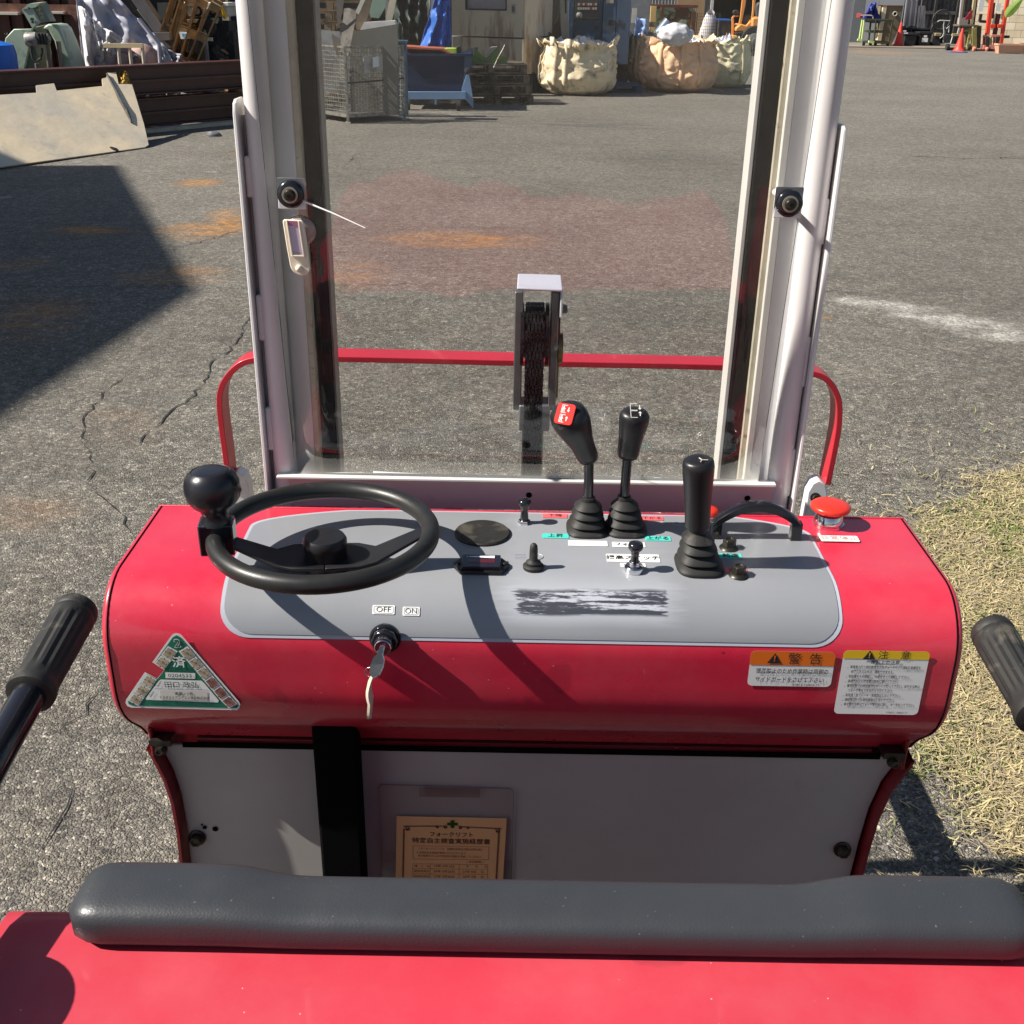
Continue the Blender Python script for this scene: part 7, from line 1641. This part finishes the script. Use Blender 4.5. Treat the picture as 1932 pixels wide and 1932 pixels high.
# ================================================================== ORANGE FORKLIFT
YF = 35.6
fk = thing('orange_forklift', 'orange forklift parked by the dark opening, partly behind the windscreen post', 'forklift', (at_y(1430, 100, YF).x, YF, 0))
zd = lambda a, b: (1150 + a * .1654, b * .1654)
def fs(nm, pts, dy, th, m, bev=.03): return slab(nm, [zd(a, b) for a, b in pts], YF + dy, th, m, fk, bevel=bev)
fs('counterweight', [(1625, 200), (1680, 195), (2050, 195), (2080, 400), (2050, 575), (1780, 575), (1700, 560), (1690, 470), (1640, 405), (1620, 400)], 0, 1.1, ORANGE, .05)
fs('cowl', [(1440, 320), (1500, 270), (1560, 290), (1600, 240), (1640, 240), (1640, 360), (1440, 360)], .1, .9, ORANGE, .03)
fs('front_body', [(1400, 400), (1500, 410), (1560, 430), (1590, 560), (1500, 565), (1400, 540)], .1, .9, ORANGE, .03)
fs('guard_post', [(1520, -60), (1565, -60), (1550, 60), (1520, 200), (1495, 320), (1465, 320), (1490, 200)], .15, .08, ORANGE, .01)
fs('guard_post', [(1640, -60), (1675, -60), (1655, 120), (1640, 240), (1618, 240), (1632, 100)], .05, .08, ORANGE, .01)
fs('guard_post', [(1395, 200), (1420, 175), (1420, 400), (1396, 400)], .3, .08, ORANGE, .01)
fs('grab_rail', [(1398, 205), (1410, 180), (1470, 172), (1475, 188), (1420, 194), (1412, 215)], .25, .05, ORANGE, .01)
fs('seat_back', [(1675, 60), (1700, 25), (1800, 20), (1900, 30), (1920, 190), (1680, 190)], .3, .25, wmat('dark_seat', (.06, .065, .07), .6), .04)
fs('steering_wheel', [(1500, 230), (1530, 180), (1600, 165), (1620, 200), (1560, 280), (1510, 290)], .2, .06, BLACKISH, .02)
fs('head_lamp', [(1410, 130), (1430, 112), (1470, 115), (1480, 150), (1450, 175), (1415, 160)], .2, .15, BLACKISH, .02)
fs('step_plate', [(1440, 370), (1620, 360), (1630, 395), (1450, 400)], -.05, .3, BLACKISH, .01)
for cxp, cyp, r in ((1645, 500, .42), (2000, 560, .34)):
    p = at_y(*zd(cxp, cyp), YF); w = MB().lathe((p.x, YF + .18, r * .98), (0, -1, 0), [(r * .6, 0), (r * .96, .02), (r, .06), (r, .22), (r * .94, .27), (r * .6, .28)], 30).build('wheel', TYRE, fk, smooth=40)
    MB().lathe((p.x, YF - .09, r * .98), (0, -1, 0), [(r * .55, 0), (r * .5, .02), (r * .2, .03), (r * .18, .06), (.01, .06)], 24).build('rim', wmat('dirty_grey_rim', (.18, .18, .17), .5, var=.2), w, smooth=40)
fs('chassis', [(1400, 560), (2050, 570), (2050, 615), (1430, 620)], .3, .6, BLACKISH, None)
# ================================================================== REAR WAREHOUSE WALLS
YA = 50.0
wh = thing('warehouse', 'long grey corrugated warehouse closing the back of the yard', 'warehouse', (at_y(1300, 60, YA).x, YA, 0))
def corr(x0, x1, z0, z1, Y, m, nm='corrugated_sheet', pitch=.12, amp=.03, per=12, parent=wh):
    n = max(1, int((x1 - x0) / (pitch * per)))
    for k in range(n):
        a = x0 + (x1 - x0) * k / n; b = x0 + (x1 - x0) * (k + 1) / n; N = per * 4; vs = []
        for i in range(N + 1): x = a + (b - a) * i / N; y = Y + amp * math.cos(2 * PI * i / 4) * (1 if i % 2 == 0 else 0) + (.012 if k % 2 else 0); vs += [(x, y, z0), (x, y, z1)]
        MB().add(vs, [(2 * i, 2 * i + 2, 2 * i + 3, 2 * i + 1) for i in range(N)]).build(nm, m, parent)
GW = wmat('grey_corrugated_sheet', (.26, .27, .28), .55, var=.15, vs=1.5, dirt=(.17, .14, .12), dscale=1.5, damt=.58)
DW = wmat('dark_corrugated_sheet', (.115, .105, .105), .6, var=.2, vs=1.5, dirt=(.07, .055, .05), dscale=2, damt=.55)
xw = lambda px, Y=YA: at_y(px, 50, Y).x
corr(xw(700), xw(1273), 0, 4.5, YA, GW); 
mb = MB().bb(xw(1274), xw(1326), YA - .06, YA - .02, 0, 4.5).build('plywood_sheet', wmat('brown_plywood', (.40, .25, .13), .7, var=.1, vs=1), wh)
corr(xw(1326), xw(1340), 0, 4.5, YA, GW, per=6); MB().bb(xw(1337), xw(1342), YA - .12, YA + .1, 0, 4.5).build('door_post', wmat('white_post', (.6, .6, .58), .5), wh)
MB().bb(xw(1341), xw(1480), YA + 3, YA + 3.1, 0, 4.5).build('dark_interior_wall', M['void'], wh)
MB().bb(xw(1335), xw(1485), YA, YA + 3.1, 4.2, 4.5).build('lintel', GW, wh); MB().bb(xw(1480), xw(1482), YA, YA + 3.1, 0, 4.5).bb(xw(1341), xw(1343), YA, YA + 3.1, 0, 4.5).build('reveal', DW, wh)
MB().bb(xw(1480), xw(1530), YA - .02, YA + .1, 0, 4.5).build('pale_wall', wmat('pale_wall_panel', (.42, .43, .45), .6, var=.06, vs=.8), wh)
MB().bb(xw(700), xw(1273), YA - .09, YA - .04, 1.9, 2.0).build('sill_rail', GALV, wh)
o = MB().bb(at_y(1356, 60, 36).x, at_y(1383, 60, 36).x, 36, 37, 0, at_y(1370, 39, 36).z).build('workbench', BLACKISH, None, loc=(xw(1370), 36, 0)); tag(o, 'dark bench in the opening left of the orange forklift', 'bench')
o = MB().bb(at_y(1356, 60, 36).x, at_y(1378, 60, 36).x, 35.95, 37, at_y(1370, 39, 36).z, at_y(1370, 36.5, 36).z).build('blue_sheet', wmat('bright_blue_plastic', (.01, .13, .55)), None, loc=(xw(1370), 36, 1)); tag(o, 'flat blue sheet lying on the dark bench', 'sheet')
# ---- right of the mast
YD = 46.0
wh2 = thing('right_shed', 'dark corrugated shed with pale panels behind the cart and cones', 'shed', (at_y(1700, 80, YD).x, YD, 0))
x_ = lambda px: at_y(px, 50, YD + 1.6).x
for a, b, m in ((1530, 1627, wmat('dull_grey_panel', (.20, .21, .22), .6, var=.06)), (1627.5, 1652, wmat('pale_wall_panel', (.42, .43, .45))), (1652.5, 1700, wmat('pale_wall_panel', (.42, .43, .45)))):
    MB().bb(x_(a), x_(b), YD + 1.6, YD + 1.7, 0, 4.2).build('wall_panel', m, wh2)
MB().bb(x_(1700), x_(1712), YD + 1.65, YD + 1.75, 0, 4.2).build('dark_gap', BLACKISH, wh2)
corr(x_(1712), x_(1850), 0, 4.2, YD + 1.7, DW, per=8, parent=wh2, pitch=.13)
for z in (1.05, 2.0): MB().bb(x_(1712), x_(1850), YD + 1.5, YD + 1.62, z, z + .12).build('wall_rail', DW, wh2)
MB().bb(x_(1712), x_(1850), YD + .9, YD + 1.7, 4.1, 4.2).build('canopy', DW, wh2)
for px in (1712, 1758, 1800, 1840): MB().bb(x_(px) - .05, x_(px) + .05, YD + 1.45, YD + 1.6, 0, 4.1).build('shed_post', BLACKISH, wh2)
# apron strip
a0, a1 = at_z(1590, 92), at_z(1800, 93)
o = MB().bb(a0.x - 2, a0.x + 5, a1.y, a1.y + 3, -.05, .035).build('concrete_apron', wmat('stained_concrete', (.24, .20, .155), .8, var=.2, vs=1), None, loc=(a0.x, a1.y, 0)); tag(o, kind='structure')
ze = lambda a, b: (1597.5 + a * .0992, b * .0992)
# green cart
YE = 43.4
ct = thing('green_cart', 'olive green open frame cart with three shelves on casters', 'cart', (at_y(1650, 80, YE).x, YE, 0))
OG = wmat('olive_cart_paint', (.040, .048, .020), .6, var=.2, vs=5); LG = wmat('lime_cart_paint', (.50, .62, .25), .5, var=.1)
def gtube(pts, r, m, nm, par, Y): 
    q = pp([ze(a, b) for a, b in pts], Y); return MB().tube(q, r, 6).build(nm, m, par, smooth=60)
for a, b, y in (((560, 370), (520, 800), YE), ((880, 365), (800, 800), YE), ((460, 390), (415, 790), YE + .3), ((300, 375), (240, 760), YE + .3)):
    gtube((a, b), .035, LG if a[0] < 320 else OG, 'corner_post', ct, y)
gtube(((335, 380), (285, 770)), .035, LG, 'corner_post', ct, YE + .1)
def deck(y0p, y1p, xa, xb, m=OG):
    q = [at_y(*ze(xa, y0p), YE), at_y(*ze(xb, y0p), YE)]; MB().bb(q[0].x, q[1].x, YE - .02, YE + .7, q[0].z - .05, q[0].z + .02).build('shelf', m, ct)
deck(375, 0, 345, 885); deck(595, 0, 440, 850); deck(795, 0, 415, 805)
q = pp([ze(205, 755), ze(285, 770)], YE); MB().bar(q[0], q[1], .1, .07).build('foot_rail', LG, ct); q = pp([ze(415, 790), ze(515, 805)], YE - .03); MB().bar(q[0], q[1], .1, .08).build('foot_rail', LG, ct)
for a in (320, 450, 545, 780): p = at_y(*ze(a, 850), YE + .1); MB().cyl((p.x - .03, YE + .1, .09), (p.x + .03, YE + .1, .09), .09, n=14).build('caster', TYRE, ct, smooth=30)
# cabinet, blue bag, red crate
YQ = 44.6
def stand(name, lab, cat, pts, Y, th, m, bev=.02, parent=None):
    q = pp([ze(a, b) for a, b in pts], Y); o = MB().prism(q, (0, th, 0)).build(name, m, parent, bevel=bev, loc=None if parent else (q[-1].x, Y, 0)); 
    return tag(o, lab, cat) if not parent else o
cb_ = thing('old_cabinet', 'old brown cabinet with a round pipe hole behind the cart', 'cabinet', (at_y(1680, 85, YQ).x, YQ, 0))
stand('cabinet_front', None, None, [(770, 110), (1080, 108), (1010, 520), (850, 860), (640, 860)], YQ, .5, wmat('brown_cabinet', (.17, .14, .09), .6, var=.15, vs=2), parent=cb_)
stand('cabinet_side', None, None, [(700, 105), (768, 110), (650, 800), (590, 760)], YQ - .02, .3, wmat('cream_cabinet_edge', (.62, .56, .38), .6), parent=cb_, bev=None)
stand('cabinet_edge', None, None, [(655, 95), (700, 105), (590, 770), (560, 700)], YQ + .1, .3, wmat('brown_cabinet', (.17, .14, .09)), parent=cb_, bev=None)
stand('cabinet_top', None, None, [(655, 92), (1082, 100), (1080, 112), (700, 110)], YQ - .03, .55, wmat('rusty_top', (.33, .17, .09), .6), parent=cb_, bev=None)
p = at_y(*ze(910, 262), YQ - .01); MB().tube([p + Vector((.07 * math.cos(a), -.06, .07 * math.sin(a))) for a in [2 * PI * k / 16 for k in range(16)]], .018, 6, True).build('pipe_rim', wmat('cream_pipe', (.6, .54, .42), .5), cb_, smooth=60); MB().cyl(p, p + Vector((0, -.03, 0)), .065, n=16).build('pipe_hole', M['void'], cb_)
p = at_y(*ze(490, 270), 44.6); o = cloth('blue_bag', p + Vector((-.15, 0, .35)), p + Vector((.08, 0, .42)), p + Vector((.4, 0, -.3)), p + Vector((-.42, 0, -.25)), .12, 5, wmat('deep_blue_cloth', (.012, .025, .20), .6), 14, 12, 6, loc=tuple(p)); tag(o, 'deep blue bag piled behind the green cart', 'bag')
o = MB().bb(at_y(*ze(250, 300), 44.7).x, at_y(*ze(375, 300), 44.7).x, 44.7, 45.2, at_y(*ze(300, 345), 44.7).z, at_y(*ze(300, 255), 44.7).z).build('red_crate', wmat('dull_red_crate', (.25, .04, .04), .6), None, loc=(at_y(1625, 60, 44.7).x, 44.7, .6), bevel=.02); tag(o, 'dull red crate behind the green cart near the mast', 'crate')
q = pp([ze(270, 290), ze(460, 292), ze(500, 310), ze(500, 350)], 44.2); o = MB().tube(q, .02, 6).build('trolley_rail', wmat('pale_rail', (.55, .5, .45), .4), None, smooth=60, loc=tuple(q[-1])); tag(o, 'bent pale handrail in front of the red crate', 'handrail')
# cones
def cone(px, pyb, pyt, lab, base_m, rest=None):
    B = at_z(px, pyb); Hh = at_y(px, pyt, B.y).z; t = thing('traffic_cone', lab, 'traffic cone', (B.x, B.y, 0), 'traffic cones at the far side of the yard')
    MB().lathe((B.x, B.y, .03), EZ, [(.20, 0), (.18, .03), (.15, .07), (.135, .12), (.03, Hh - .06), (.022, Hh - .03), (.012, Hh - .028)], 24).build('cone_body', CONE, t, smooth=40)
    r = .22; MB().prism([Vector((B.x + r * math.cos(a), B.y + r * math.sin(a), 0)) for a in [PI / 8 + PI / 4 * k for k in range(8)]], (0, 0, .03)).build('cone_base', base_m, t, bevel=.005); return t
cone(1694, 88, 42, 'orange traffic cone standing between the green cart and the black bins', CONE)
c2_ = cone(1809, 97, 53, 'orange traffic cone on a blue rubber ring in front of the stackers', CONE)
B = at_z(1806, 99); o = MB().lathe((B.x, B.y + .05, 0), EZ, [(.34, 0), (.35, .015), (.33, .03), (.20, .035), (.19, .0)], 24).build('cone_weight', wmat('violet_rubber_ring', (.10, .11, .22), .6, var=.2), None, loc=(B.x, B.y, 0), smooth=30); tag(o, 'flat blue violet rubber ring around the foot of the right cone', 'cone weight')
# black bins
def bin_(px0, px1, pyt, pyb, lab, notes, Y):
    X0, X1, z0, z1 = span(px0, pyt, px1, pyb, Y); z0 = 0; t = thing('black_bin', lab, 'bin', ((X0 + X1) / 2, Y, 0), 'black plastic bins beside the cone')
    BK = wmat('black_bin_plastic', (.018, .019, .022), .5, var=.2)
    i = .035; MB().prism([Vector((X0 + i, Y, 0)), Vector((X1 - i, Y, 0)), Vector((X1, Y, z1 - .08)), Vector((X0, Y, z1 - .08))], (0, .5, 0)).build('bin_body', BK, t, bevel=.02)
    MB().bb(X0 - .03, X1 + .03, Y - .03, Y + .53, z1 - .08, z1).build('bin_lid', BK, t, bevel=.015)
    for a, b, c, d in notes: q0, q1 = at_y(a, b, Y - .04), at_y(c, d, Y - .04); MB().bb(q0.x, q1.x, Y - .038, Y - .034, q1.z, q0.z).build('paper_note', M['white'], t)
    return t
bin_(1706, 1729, 62, 88, 'left black bin with paper notes on its rim', ((1705, 56 + 1, 1710, 60), (1706, 61, 1713, 64)) , 44.2)
bin_(1733, 1757, 60, 87, 'right black bin with a square white notice on its front', ((1740, 71.5, 1750, 79.5), (1743.5, 66.5, 1749, 70.5)) , 44.3)
bin_(1703, 1718, 52, 86, 'tall black bin half hidden behind the left one', (), 44.9); bin_(1720, 1757, 53, 80, 'wide black bin standing behind the other bins', (), 45.2)
# ducts
for k, (pts, lab) in enumerate((([(1150, -60), (1350, -60), (1290, 495), (1080, 495)], 'wide silver duct leaning upright behind the black bins'), ([(1380, 110), (1470, 110), (1410, 515), (1345, 515)], 'narrow silver duct leaning beside the wide one'), ([(1440, 130), (1480, 140), (1470, 545), (1410, 540)], 'shortest silver duct at the right of the leaning ducts'))):
    q = pp([ze(a, b) for a, b in pts], 45.6); d = thing('silver_duct', lab, 'duct', tuple(q[3]), 'silver ducts leaning behind the bins')
    MB().prism(q, (0, .12, 0)).build('duct_face', wmat('dull_zinc_duct', (.30, .30, .32), .35, metal=.4, var=.2, vs=2), d)
    for f in (.04, .5, .96): a = q[0].lerp(q[1], f); b = q[3].lerp(q[2], f); MB().bar(a + Vector((0, -.02, 0)), b + Vector((0, -.02, 0)), .05, .05, (0, 1, 0)).build('duct_rib', wmat('dull_zinc_duct', (.3, .3, .32)), d)
# dark bicycle-like scrap in the shed
zg = lambda a, b: (1763.6 + a * .0873, b * .0873)
mt = thing('old_machine', 'dark cluttered engine and frame in the shade of the corrugated shed', 'machine', (at_y(1775, 80, 38.6).x, 44.9, 0))
for cx_, cy_, r in ((150, 430, .33), (90, 640, .28)):
    p = at_y(*zg(cx_, cy_), 45.0); MB().tube([p + Vector((r * math.cos(a), 0, r * math.sin(a))) for a in [2 * PI * k / 20 for k in range(20)]], .035, 6, True).build('wheel_hoop', BLACKISH, mt, smooth=60)
for pts in (((60, 470), (110, 440), (205, 445), (330, 450)), ((205, 450), (190, 560), (200, 700), (170, 790), (110, 830)), ((180, 870), (190, 940), (340, 940), (400, 730)), ((250, 620), (310, 560), (300, 700))):
    MB().tube([at_y(*zg(a, b), 44.6) for a, b in pts], .02, 6).build('frame_tube', wmat('pale_tube', (.42, .43, .42), .4), mt, smooth=60)
X0, X1, z0, z1_ = span(*zg(180, 740), *zg(380, 930), 44.8); MB().bb(X0, X1, 44.8, 45.2, z0, z1_).build('tank', BLACKISH, mt, bevel=.03)
X0, X1, z0, z1_ = span(*zg(-60, 700), *zg(150, 960), 44.9); MB().bb(X0, X1, 44.9, 45.4, 0, z1_).build('engine_block', BLACKISH, mt, bevel=.04)
X0, X1, z0, z1_ = span(*zg(10, 715), *zg(150, 785), 44.8); MB().bb(X0, X1, 44.8, 45.0, z0, z1_).build('fuel_cap', wmat('brass_dull', (.30, .24, .13), .5), mt, bevel=.02)
# block wall
YL = 47.2
bw = thing('block_wall', 'cream concrete block wall at the right edge of the yard', 'wall', (at_y(1880, 85, YL).x, YL, 0))
BKM = [wmat('cream_block_a', (.66, .56, .40), .85, var=.08, vs=3), wmat('cream_block_b', (.72, .62, .46), .85, var=.08, vs=3), wmat('cream_block_c', (.60, .50, .35), .85, var=.1, vs=3)]
xb0, xb1 = at_y(1838, 50, YL).x, at_y(1990, 50, YL).x; MB().bb(xb0 + .01, xb1 - .01, YL + .02, YL + .14, 0, 2.71).build('mortar', wmat('wall_mortar', (.42, .36, .27), .9), bw)
bw_, bh_ = .52, .27; me0 = None; rr = random.Random(2)
for r in range(10):
    x = xb0 - (bw_ / 2 if r % 2 else 0)
    while x < xb1:
        a, b = max(x, xb0), min(x + bw_ - .012, xb1)
        if b - a > .06:
            if me0 is None or b - a < bw_ - .02:
                o = MB().bb(a, b, YL, YL + .12, r * bh_ + .012, (r + 1) * bh_).build('block', rr.choice(BKM), bw)
                if b - a >= bw_ - .02 and me0 is None: me0 = o; m0 = (a, r)
            else:
                o = bpy.data.objects.new('block', me0.data); S.collection.objects.link(o); o.parent = bw; o.location = (a - m0[0], rr.uniform(-.004, .004), (r - m0[1]) * bh_)
                o.material_slots[0].link = 'OBJECT'; o.material_slots[0].material = rr.choice(BKM)
        x += bw_
MB().bb(xb0 - .03, xb1, YL - .04, YL + .18, 10 * bh_ + .002, 10 * bh_ + .10).build('coping', BKM[1], bw)
bw.rotation_euler = (0, 0, -.22)
X0, X1, z0, z1_ = span(*zg(1320, 70), *zg(1425, 245), YL - .05); o = MB().bb(X0, X1, YL - .05, YL - .03, z0, z1_).build('wall_notice', M['white'], None, loc=(X0, YL - .04, z0)); tag(o, 'white notice board on the block wall between the red stacker posts', 'notice')
X0, X1, z0, z1_ = span(*zg(955, -60), *zg(1065, 245), YL - .05); o = MB().bb(X0, X1, YL - .05, YL - .03, z0, z1_).build('wall_notice', M['white'], None, loc=(X0, YL - .04, z0)); tag(o, 'tall white board on the block wall left of the red stacker', 'notice')
# stackers
YX = 41.7
def gz_(nm, pts, r, m, par, Y, n=6): return MB().tube([at_y(*zg(a, b), Y) for a, b in pts], r, n).build(nm, m, par, smooth=60)
OL = wmat('olive_stacker_paint', (.30, .26, .09), .55, var=.15, vs=4); RD = wmat('red_stacker_paint', (.72, .06, .025), .45, var=.1, vs=4)
def bars(nm, pts, w, m, par, Y):
    q = [at_y(*zg(a, b), Y) for a, b in pts]; 
    for a, b in zip(q, q[1:]): MB().bar(a, b, w, w, (0, 1, 0)).build(nm, m, par, bevel=.006)
os_ = thing('olive_stacker', 'olive hand stacker with a raised platform behind the right cone', 'stacker', (at_y(1815, 95, YX).x, YX, 0))
bars('mast_post', [(600, -60), (535, 545)], .09, wmat('grey_post', (.38, .36, .33), .5), os_, YX + .3); bars('mast_post', [(640, -60), (590, 545)], .07, WOOD, os_, YX + .35)
bars('mast_post', [(870, -60), (790, 530)], .10, wmat('tan_post', (.42, .36, .20), .6), os_, YX + .3); bars('mast_post', [(905, -60), (830, 540)], .08, BLACKISH, os_, YX + .35)
X0, X1, z0, z1_ = span(*zg(505, 535), *zg(940, 575), YX); MB().bb(X0, X1, YX - .1, YX + .5, z0, z1_).build('platform', wmat('brown_platform', (.14, .10, .07), .6), os_, bevel=.01)
X0, X1, z0, z1_ = span(*zg(600, 385), *zg(780, 530), YX); MB().bb(X0, X1, YX + .25, YX + .5, z0, z1_).build('wire_box', wmat('light_grey_box', (.30, .28, .24), .6), os_)
bars('leg', [(770, 600), (700, 1060)], .09, OL, os_, YX); bars('leg', [(840, 600), (845, 1060)], .16, OL, os_, YX - .03); bars('leg', [(535, 600), (500, 740)], .07, wmat('grey_post', (.38, .36, .33)), os_, YX)
bars('cross_bar', [(715, 790), (850, 790)], .13, OL, os_, YX - .02); bars('cross_bar', [(640, 660), (760, 660)], .06, OL, os_, YX); bars('cross_bar', [(690, 1040), (900, 1040)], .10, OL, os_, YX)
bars('cross_bar', [(370, 755), (740, 745)], .08, wmat('tan_post', (.42, .36, .20)), os_, YX + .2)
bars('rear_column', [(930, 560), (900, 1040)], .2, wmat('dark_olive', (.08, .065, .03), .6), os_, YX + .1)
for a, b in ((270, 1060), (720, 1090)): p = at_y(*zg(a, b), YX); MB().cyl((p.x - .05, YX, .11), (p.x + .05, YX, .11), .11, n=16).build('wheel', TYRE, os_, smooth=30)
bars('base_leg', [(300, 1060), (700, 1050)], .10, wmat('dark_olive', (.08, .065, .03)), os_, YX + .05)
bars('box_leg', [(620, 760), (615, 1000)], .12, wmat('tan_post', (.42, .36, .20)), os_, YX + .15)
rs_ = thing('red_stacker', 'bright red hand stacker with two tall posts against the block wall', 'stacker', (at_y(1865, 95, YX).x, YX, 0))
bars('mast_post', [(1235, -60), (1130, 760)], .13, RD, rs_, YX + .2); bars('mast_post', [(1580, -60), (1430, 940)], .11, RD, rs_, YX + .2)
bars('cross_bar', [(1190, 565), (1300, 565)], .12, RD, rs_, YX + .18); bars('cross_bar', [(1350, 565), (1465, 565)], .12, RD, rs_, YX + .18); bars('cross_bar', [(1045, 780), (1440, 770)], .07, wmat('worn_pink_red', (.75, .28, .2), .5), rs_, YX)
bars('chain_column', [(1280, 60), (1240, 400)], .08, wmat('dark_red', (.14, .02, .02), .6), rs_, YX + .3); bars('chain_column', [(1380, 300), (1290, 760)], .12, wmat('dark_red', (.14, .02, .02)), rs_, YX + .25)
bars('fork', [(1130, 790), (1120, 1050)], .13, BLACKISH, rs_, YX - .05); bars('fork', [(1350, 790), (1330, 1050)], .13, BLACKISH, rs_, YX - .05)
bars('carriage_post', [(1060, 790), (1045, 1040)], .05, RD, rs_, YX); bars('carriage_post', [(1280, 790), (1275, 1000)], .05, RD, rs_, YX)
bars('base_block', [(1030, 1020), (1090, 1020)], .13, wmat('worn_pink_red', (.75, .28, .2)), rs_, YX - .05); bars('base_block', [(1150, 1015), (1300, 1015)], .13, wmat('worn_pink_red', (.75, .28, .2)), rs_, YX - .05)
bars('base_leg', [(820, 1105), (1380, 1095)], .12, wmat('dark_red', (.14, .02, .02)), rs_, YX - .15)
for a in (835, 1110, 1160): p = at_y(*zg(a, 1120), YX - .2); MB().cyl((p.x - .03, YX - .2, .07), (p.x + .03, YX - .2, .07), .07, n=14).build('roller', wmat('worn_pink_red', (.75, .28, .2)) if a < 1150 else TYRE, rs_, smooth=30)
p = at_y(*zg(1195, 860), YX); MB().lathe(p + Vector((0, 0, -.15)), EZ, [(.08, 0), (.09, .1), (.05, .2), (.07, .26), (.02, .3)], 12).build('hydraulic_pump', wmat('brass_pump', (.5, .38, .16), .5), rs_, smooth=40)
# dark brackets with shadows on the wall
for pts, lab in ((((1000, 300), (970, 460), (1120, 470)), 'black bracket tool leaning on the wall left of the red stacker'), (((1380, 300), (1350, 480)), 'dark hanging tool between the red stacker posts'), (((1480, 795), (1610, 795)), 'short black rod at the right of the red stacker')):
    q = [at_y(*zg(a, b), YX + .6) for a, b in pts]; mb = MB()
    for a, b in zip(q, q[1:]): mb.bar(a, b, .09, .08, (0, 1, 0))
    o = mb.build('black_tool', BLACKISH, None, loc=tuple(q[-1])); tag(o, lab, 'tool')
p = at_y(*zg(765, 330), YX + .2); o = cloth('red_cloth', p + Vector((-.02, 0, .14)), p + Vector((.07, 0, .18)), p + Vector((.08, 0, -.13)), p + Vector((-.18, 0, -.13)), .03, 3, wmat('pink_red_cloth', (.65, .05, .08), .6), 8, 8, 1, loc=tuple(p)); tag(o, 'small pink red cloth on the olive stacker box', 'cloth')
# planters
def planter(px0, px1, pyt, pyb, lab, rz=0):
    P0, P1 = at_z(px0, pyb), at_z(px1, pyb); Y = P0.y; z1 = at_y((px0 + px1) / 2, pyt, Y).z; w = (P1.x - P0.x); c = Vector(((P0.x + P1.x) / 2, Y + .15, 0))
    t = thing('planter', lab, 'planter', tuple(c), 'terracotta coloured troughs by the wall')
    hw, hd = w * .42, .13; b = [Vector((c.x + sx * hw, c.y + sy * hd, 0)) for sx, sy in ((-1, -1), (1, -1), (1, 1), (-1, 1))]; tp = [Vector((c.x + sx * w * .5, c.y + sy * .19, z1 - .04)) for sx, sy in ((-1, -1), (1, -1), (1, 1), (-1, 1))]
    MB().add(b + tp, [(0, 1, 2, 3), (0, 1, 5, 4), (1, 2, 6, 5), (2, 3, 7, 6), (3, 0, 4, 7)]).build('trough', PINKP, t, solid=.02)
    r = MB(); 
    for a, b_ in ((0, 1), (1, 2), (2, 3), (3, 0)): r.bar(tp[a] + Vector((0, 0, .02)), tp[b_] + Vector((0, 0, .02)), .05, .045)
    r.build('rim', PINKP, t); MB().bb(c.x - hw, c.x + hw, c.y - hd, c.y + hd, .1, z1 - .09).build('soil', wmat('planter_soil', (.06, .045, .03), .9), t); return t
planter(1881, 1922, 83, 101, 'terracotta plastic trough beside the red stacker'); planter(1920, 1962, 82, 100, 'terracotta plastic trough cut off by the right edge')
# ================================================================== LEAF IN THE TOP RIGHT CORNER
YLf = 2.4
lf = thing('hanging_twig', 'bright green leaf on a twig reaching in at the top right corner', 'leaf', tuple(at_y(1945, -30, YLf)))
cl = [(1936, -12, 0), (1924, 2, 5), (1914, 12, 9), (1905, 22, 9.5), (1899, 29, 6), (1896.5, 33, .3)]
vs = []; 
for k, (a, b, w) in enumerate(cl):
    s = .75; vs += [at_y(a - w * s, b - w * .62, YLf - .02), at_y(a, b, YLf + .008), at_y(a + w * s, b + w * .62, YLf - .015)]
def leaf_mat():
    t = NT('fresh_leaf'); w = t.n('ShaderNodeTexWave'); w.inputs['Scale'].default_value = 60; w.inputs['Distortion'].default_value = 1; t.l(t.map(t.pos, rot=(0, .6, 0)), w.inputs['Vector'])
    c = t.mix(t.math('MULTIPLY', w.outputs['Fac'], .4), (.40, .56, .16), (.52, .66, .26)); t.fin(c, .4, 0, .4)
    tr = t.n('ShaderNodeBsdfTranslucent'); t.l(c, tr.inputs[0]); mx = t.n('ShaderNodeMixShader'); mx.inputs[0].default_value = .4; t.l(t.b.outputs[0], mx.inputs[1]); t.l(tr.outputs[0], mx.inputs[2]); t.l(mx.outputs[0], t.out.inputs[0]); return t.m
LM = leaf_mat()
MB().add(vs, [(3 * i + j, 3 * i + j + 1, 3 * i + j + 4, 3 * i + j + 3) for i in range(5) for j in range(2)]).build('leaf', LM, lf, smooth=60, subd=2)
q = [at_y(1936, -12, YLf), at_y(1990, -60, YLf), at_y(2100, -140, YLf + .2)]; MB().tube(q, .003, 6, rs=[.0012, .0025, .004]).build('twig', wmat('twig_bark', (.12, .09, .05), .8), lf, smooth=60)
# small clutter on the ground
for (px, py, sx, sy, lab, m) in ((208, 287, .10, .05, 'small black lump of rubber at the foot of the cream plate', BLACKISH), (404, 257, .09, .04, 'crumpled grey rag on the asphalt in front of the brown beams', wmat('grey_rag', (.12, .12, .13), .8, var=.5, vs=20)), (1388, 945, .0, .0, '', None)):
    if m is None: continue
    p = at_z(px, py); rs2 = random.Random(px); mb = MB().lathe((p.x, p.y, 0), (0.1, 0, 1), [(sx, 0), (sx * 1.1, .02), (sx * .7, .05), (.02, .06)], 9, 1.0, .6)
    o = mb.build('ground_litter', m, None, loc=(p.x, p.y, 0), smooth=60); tag(o, lab, 'litter')
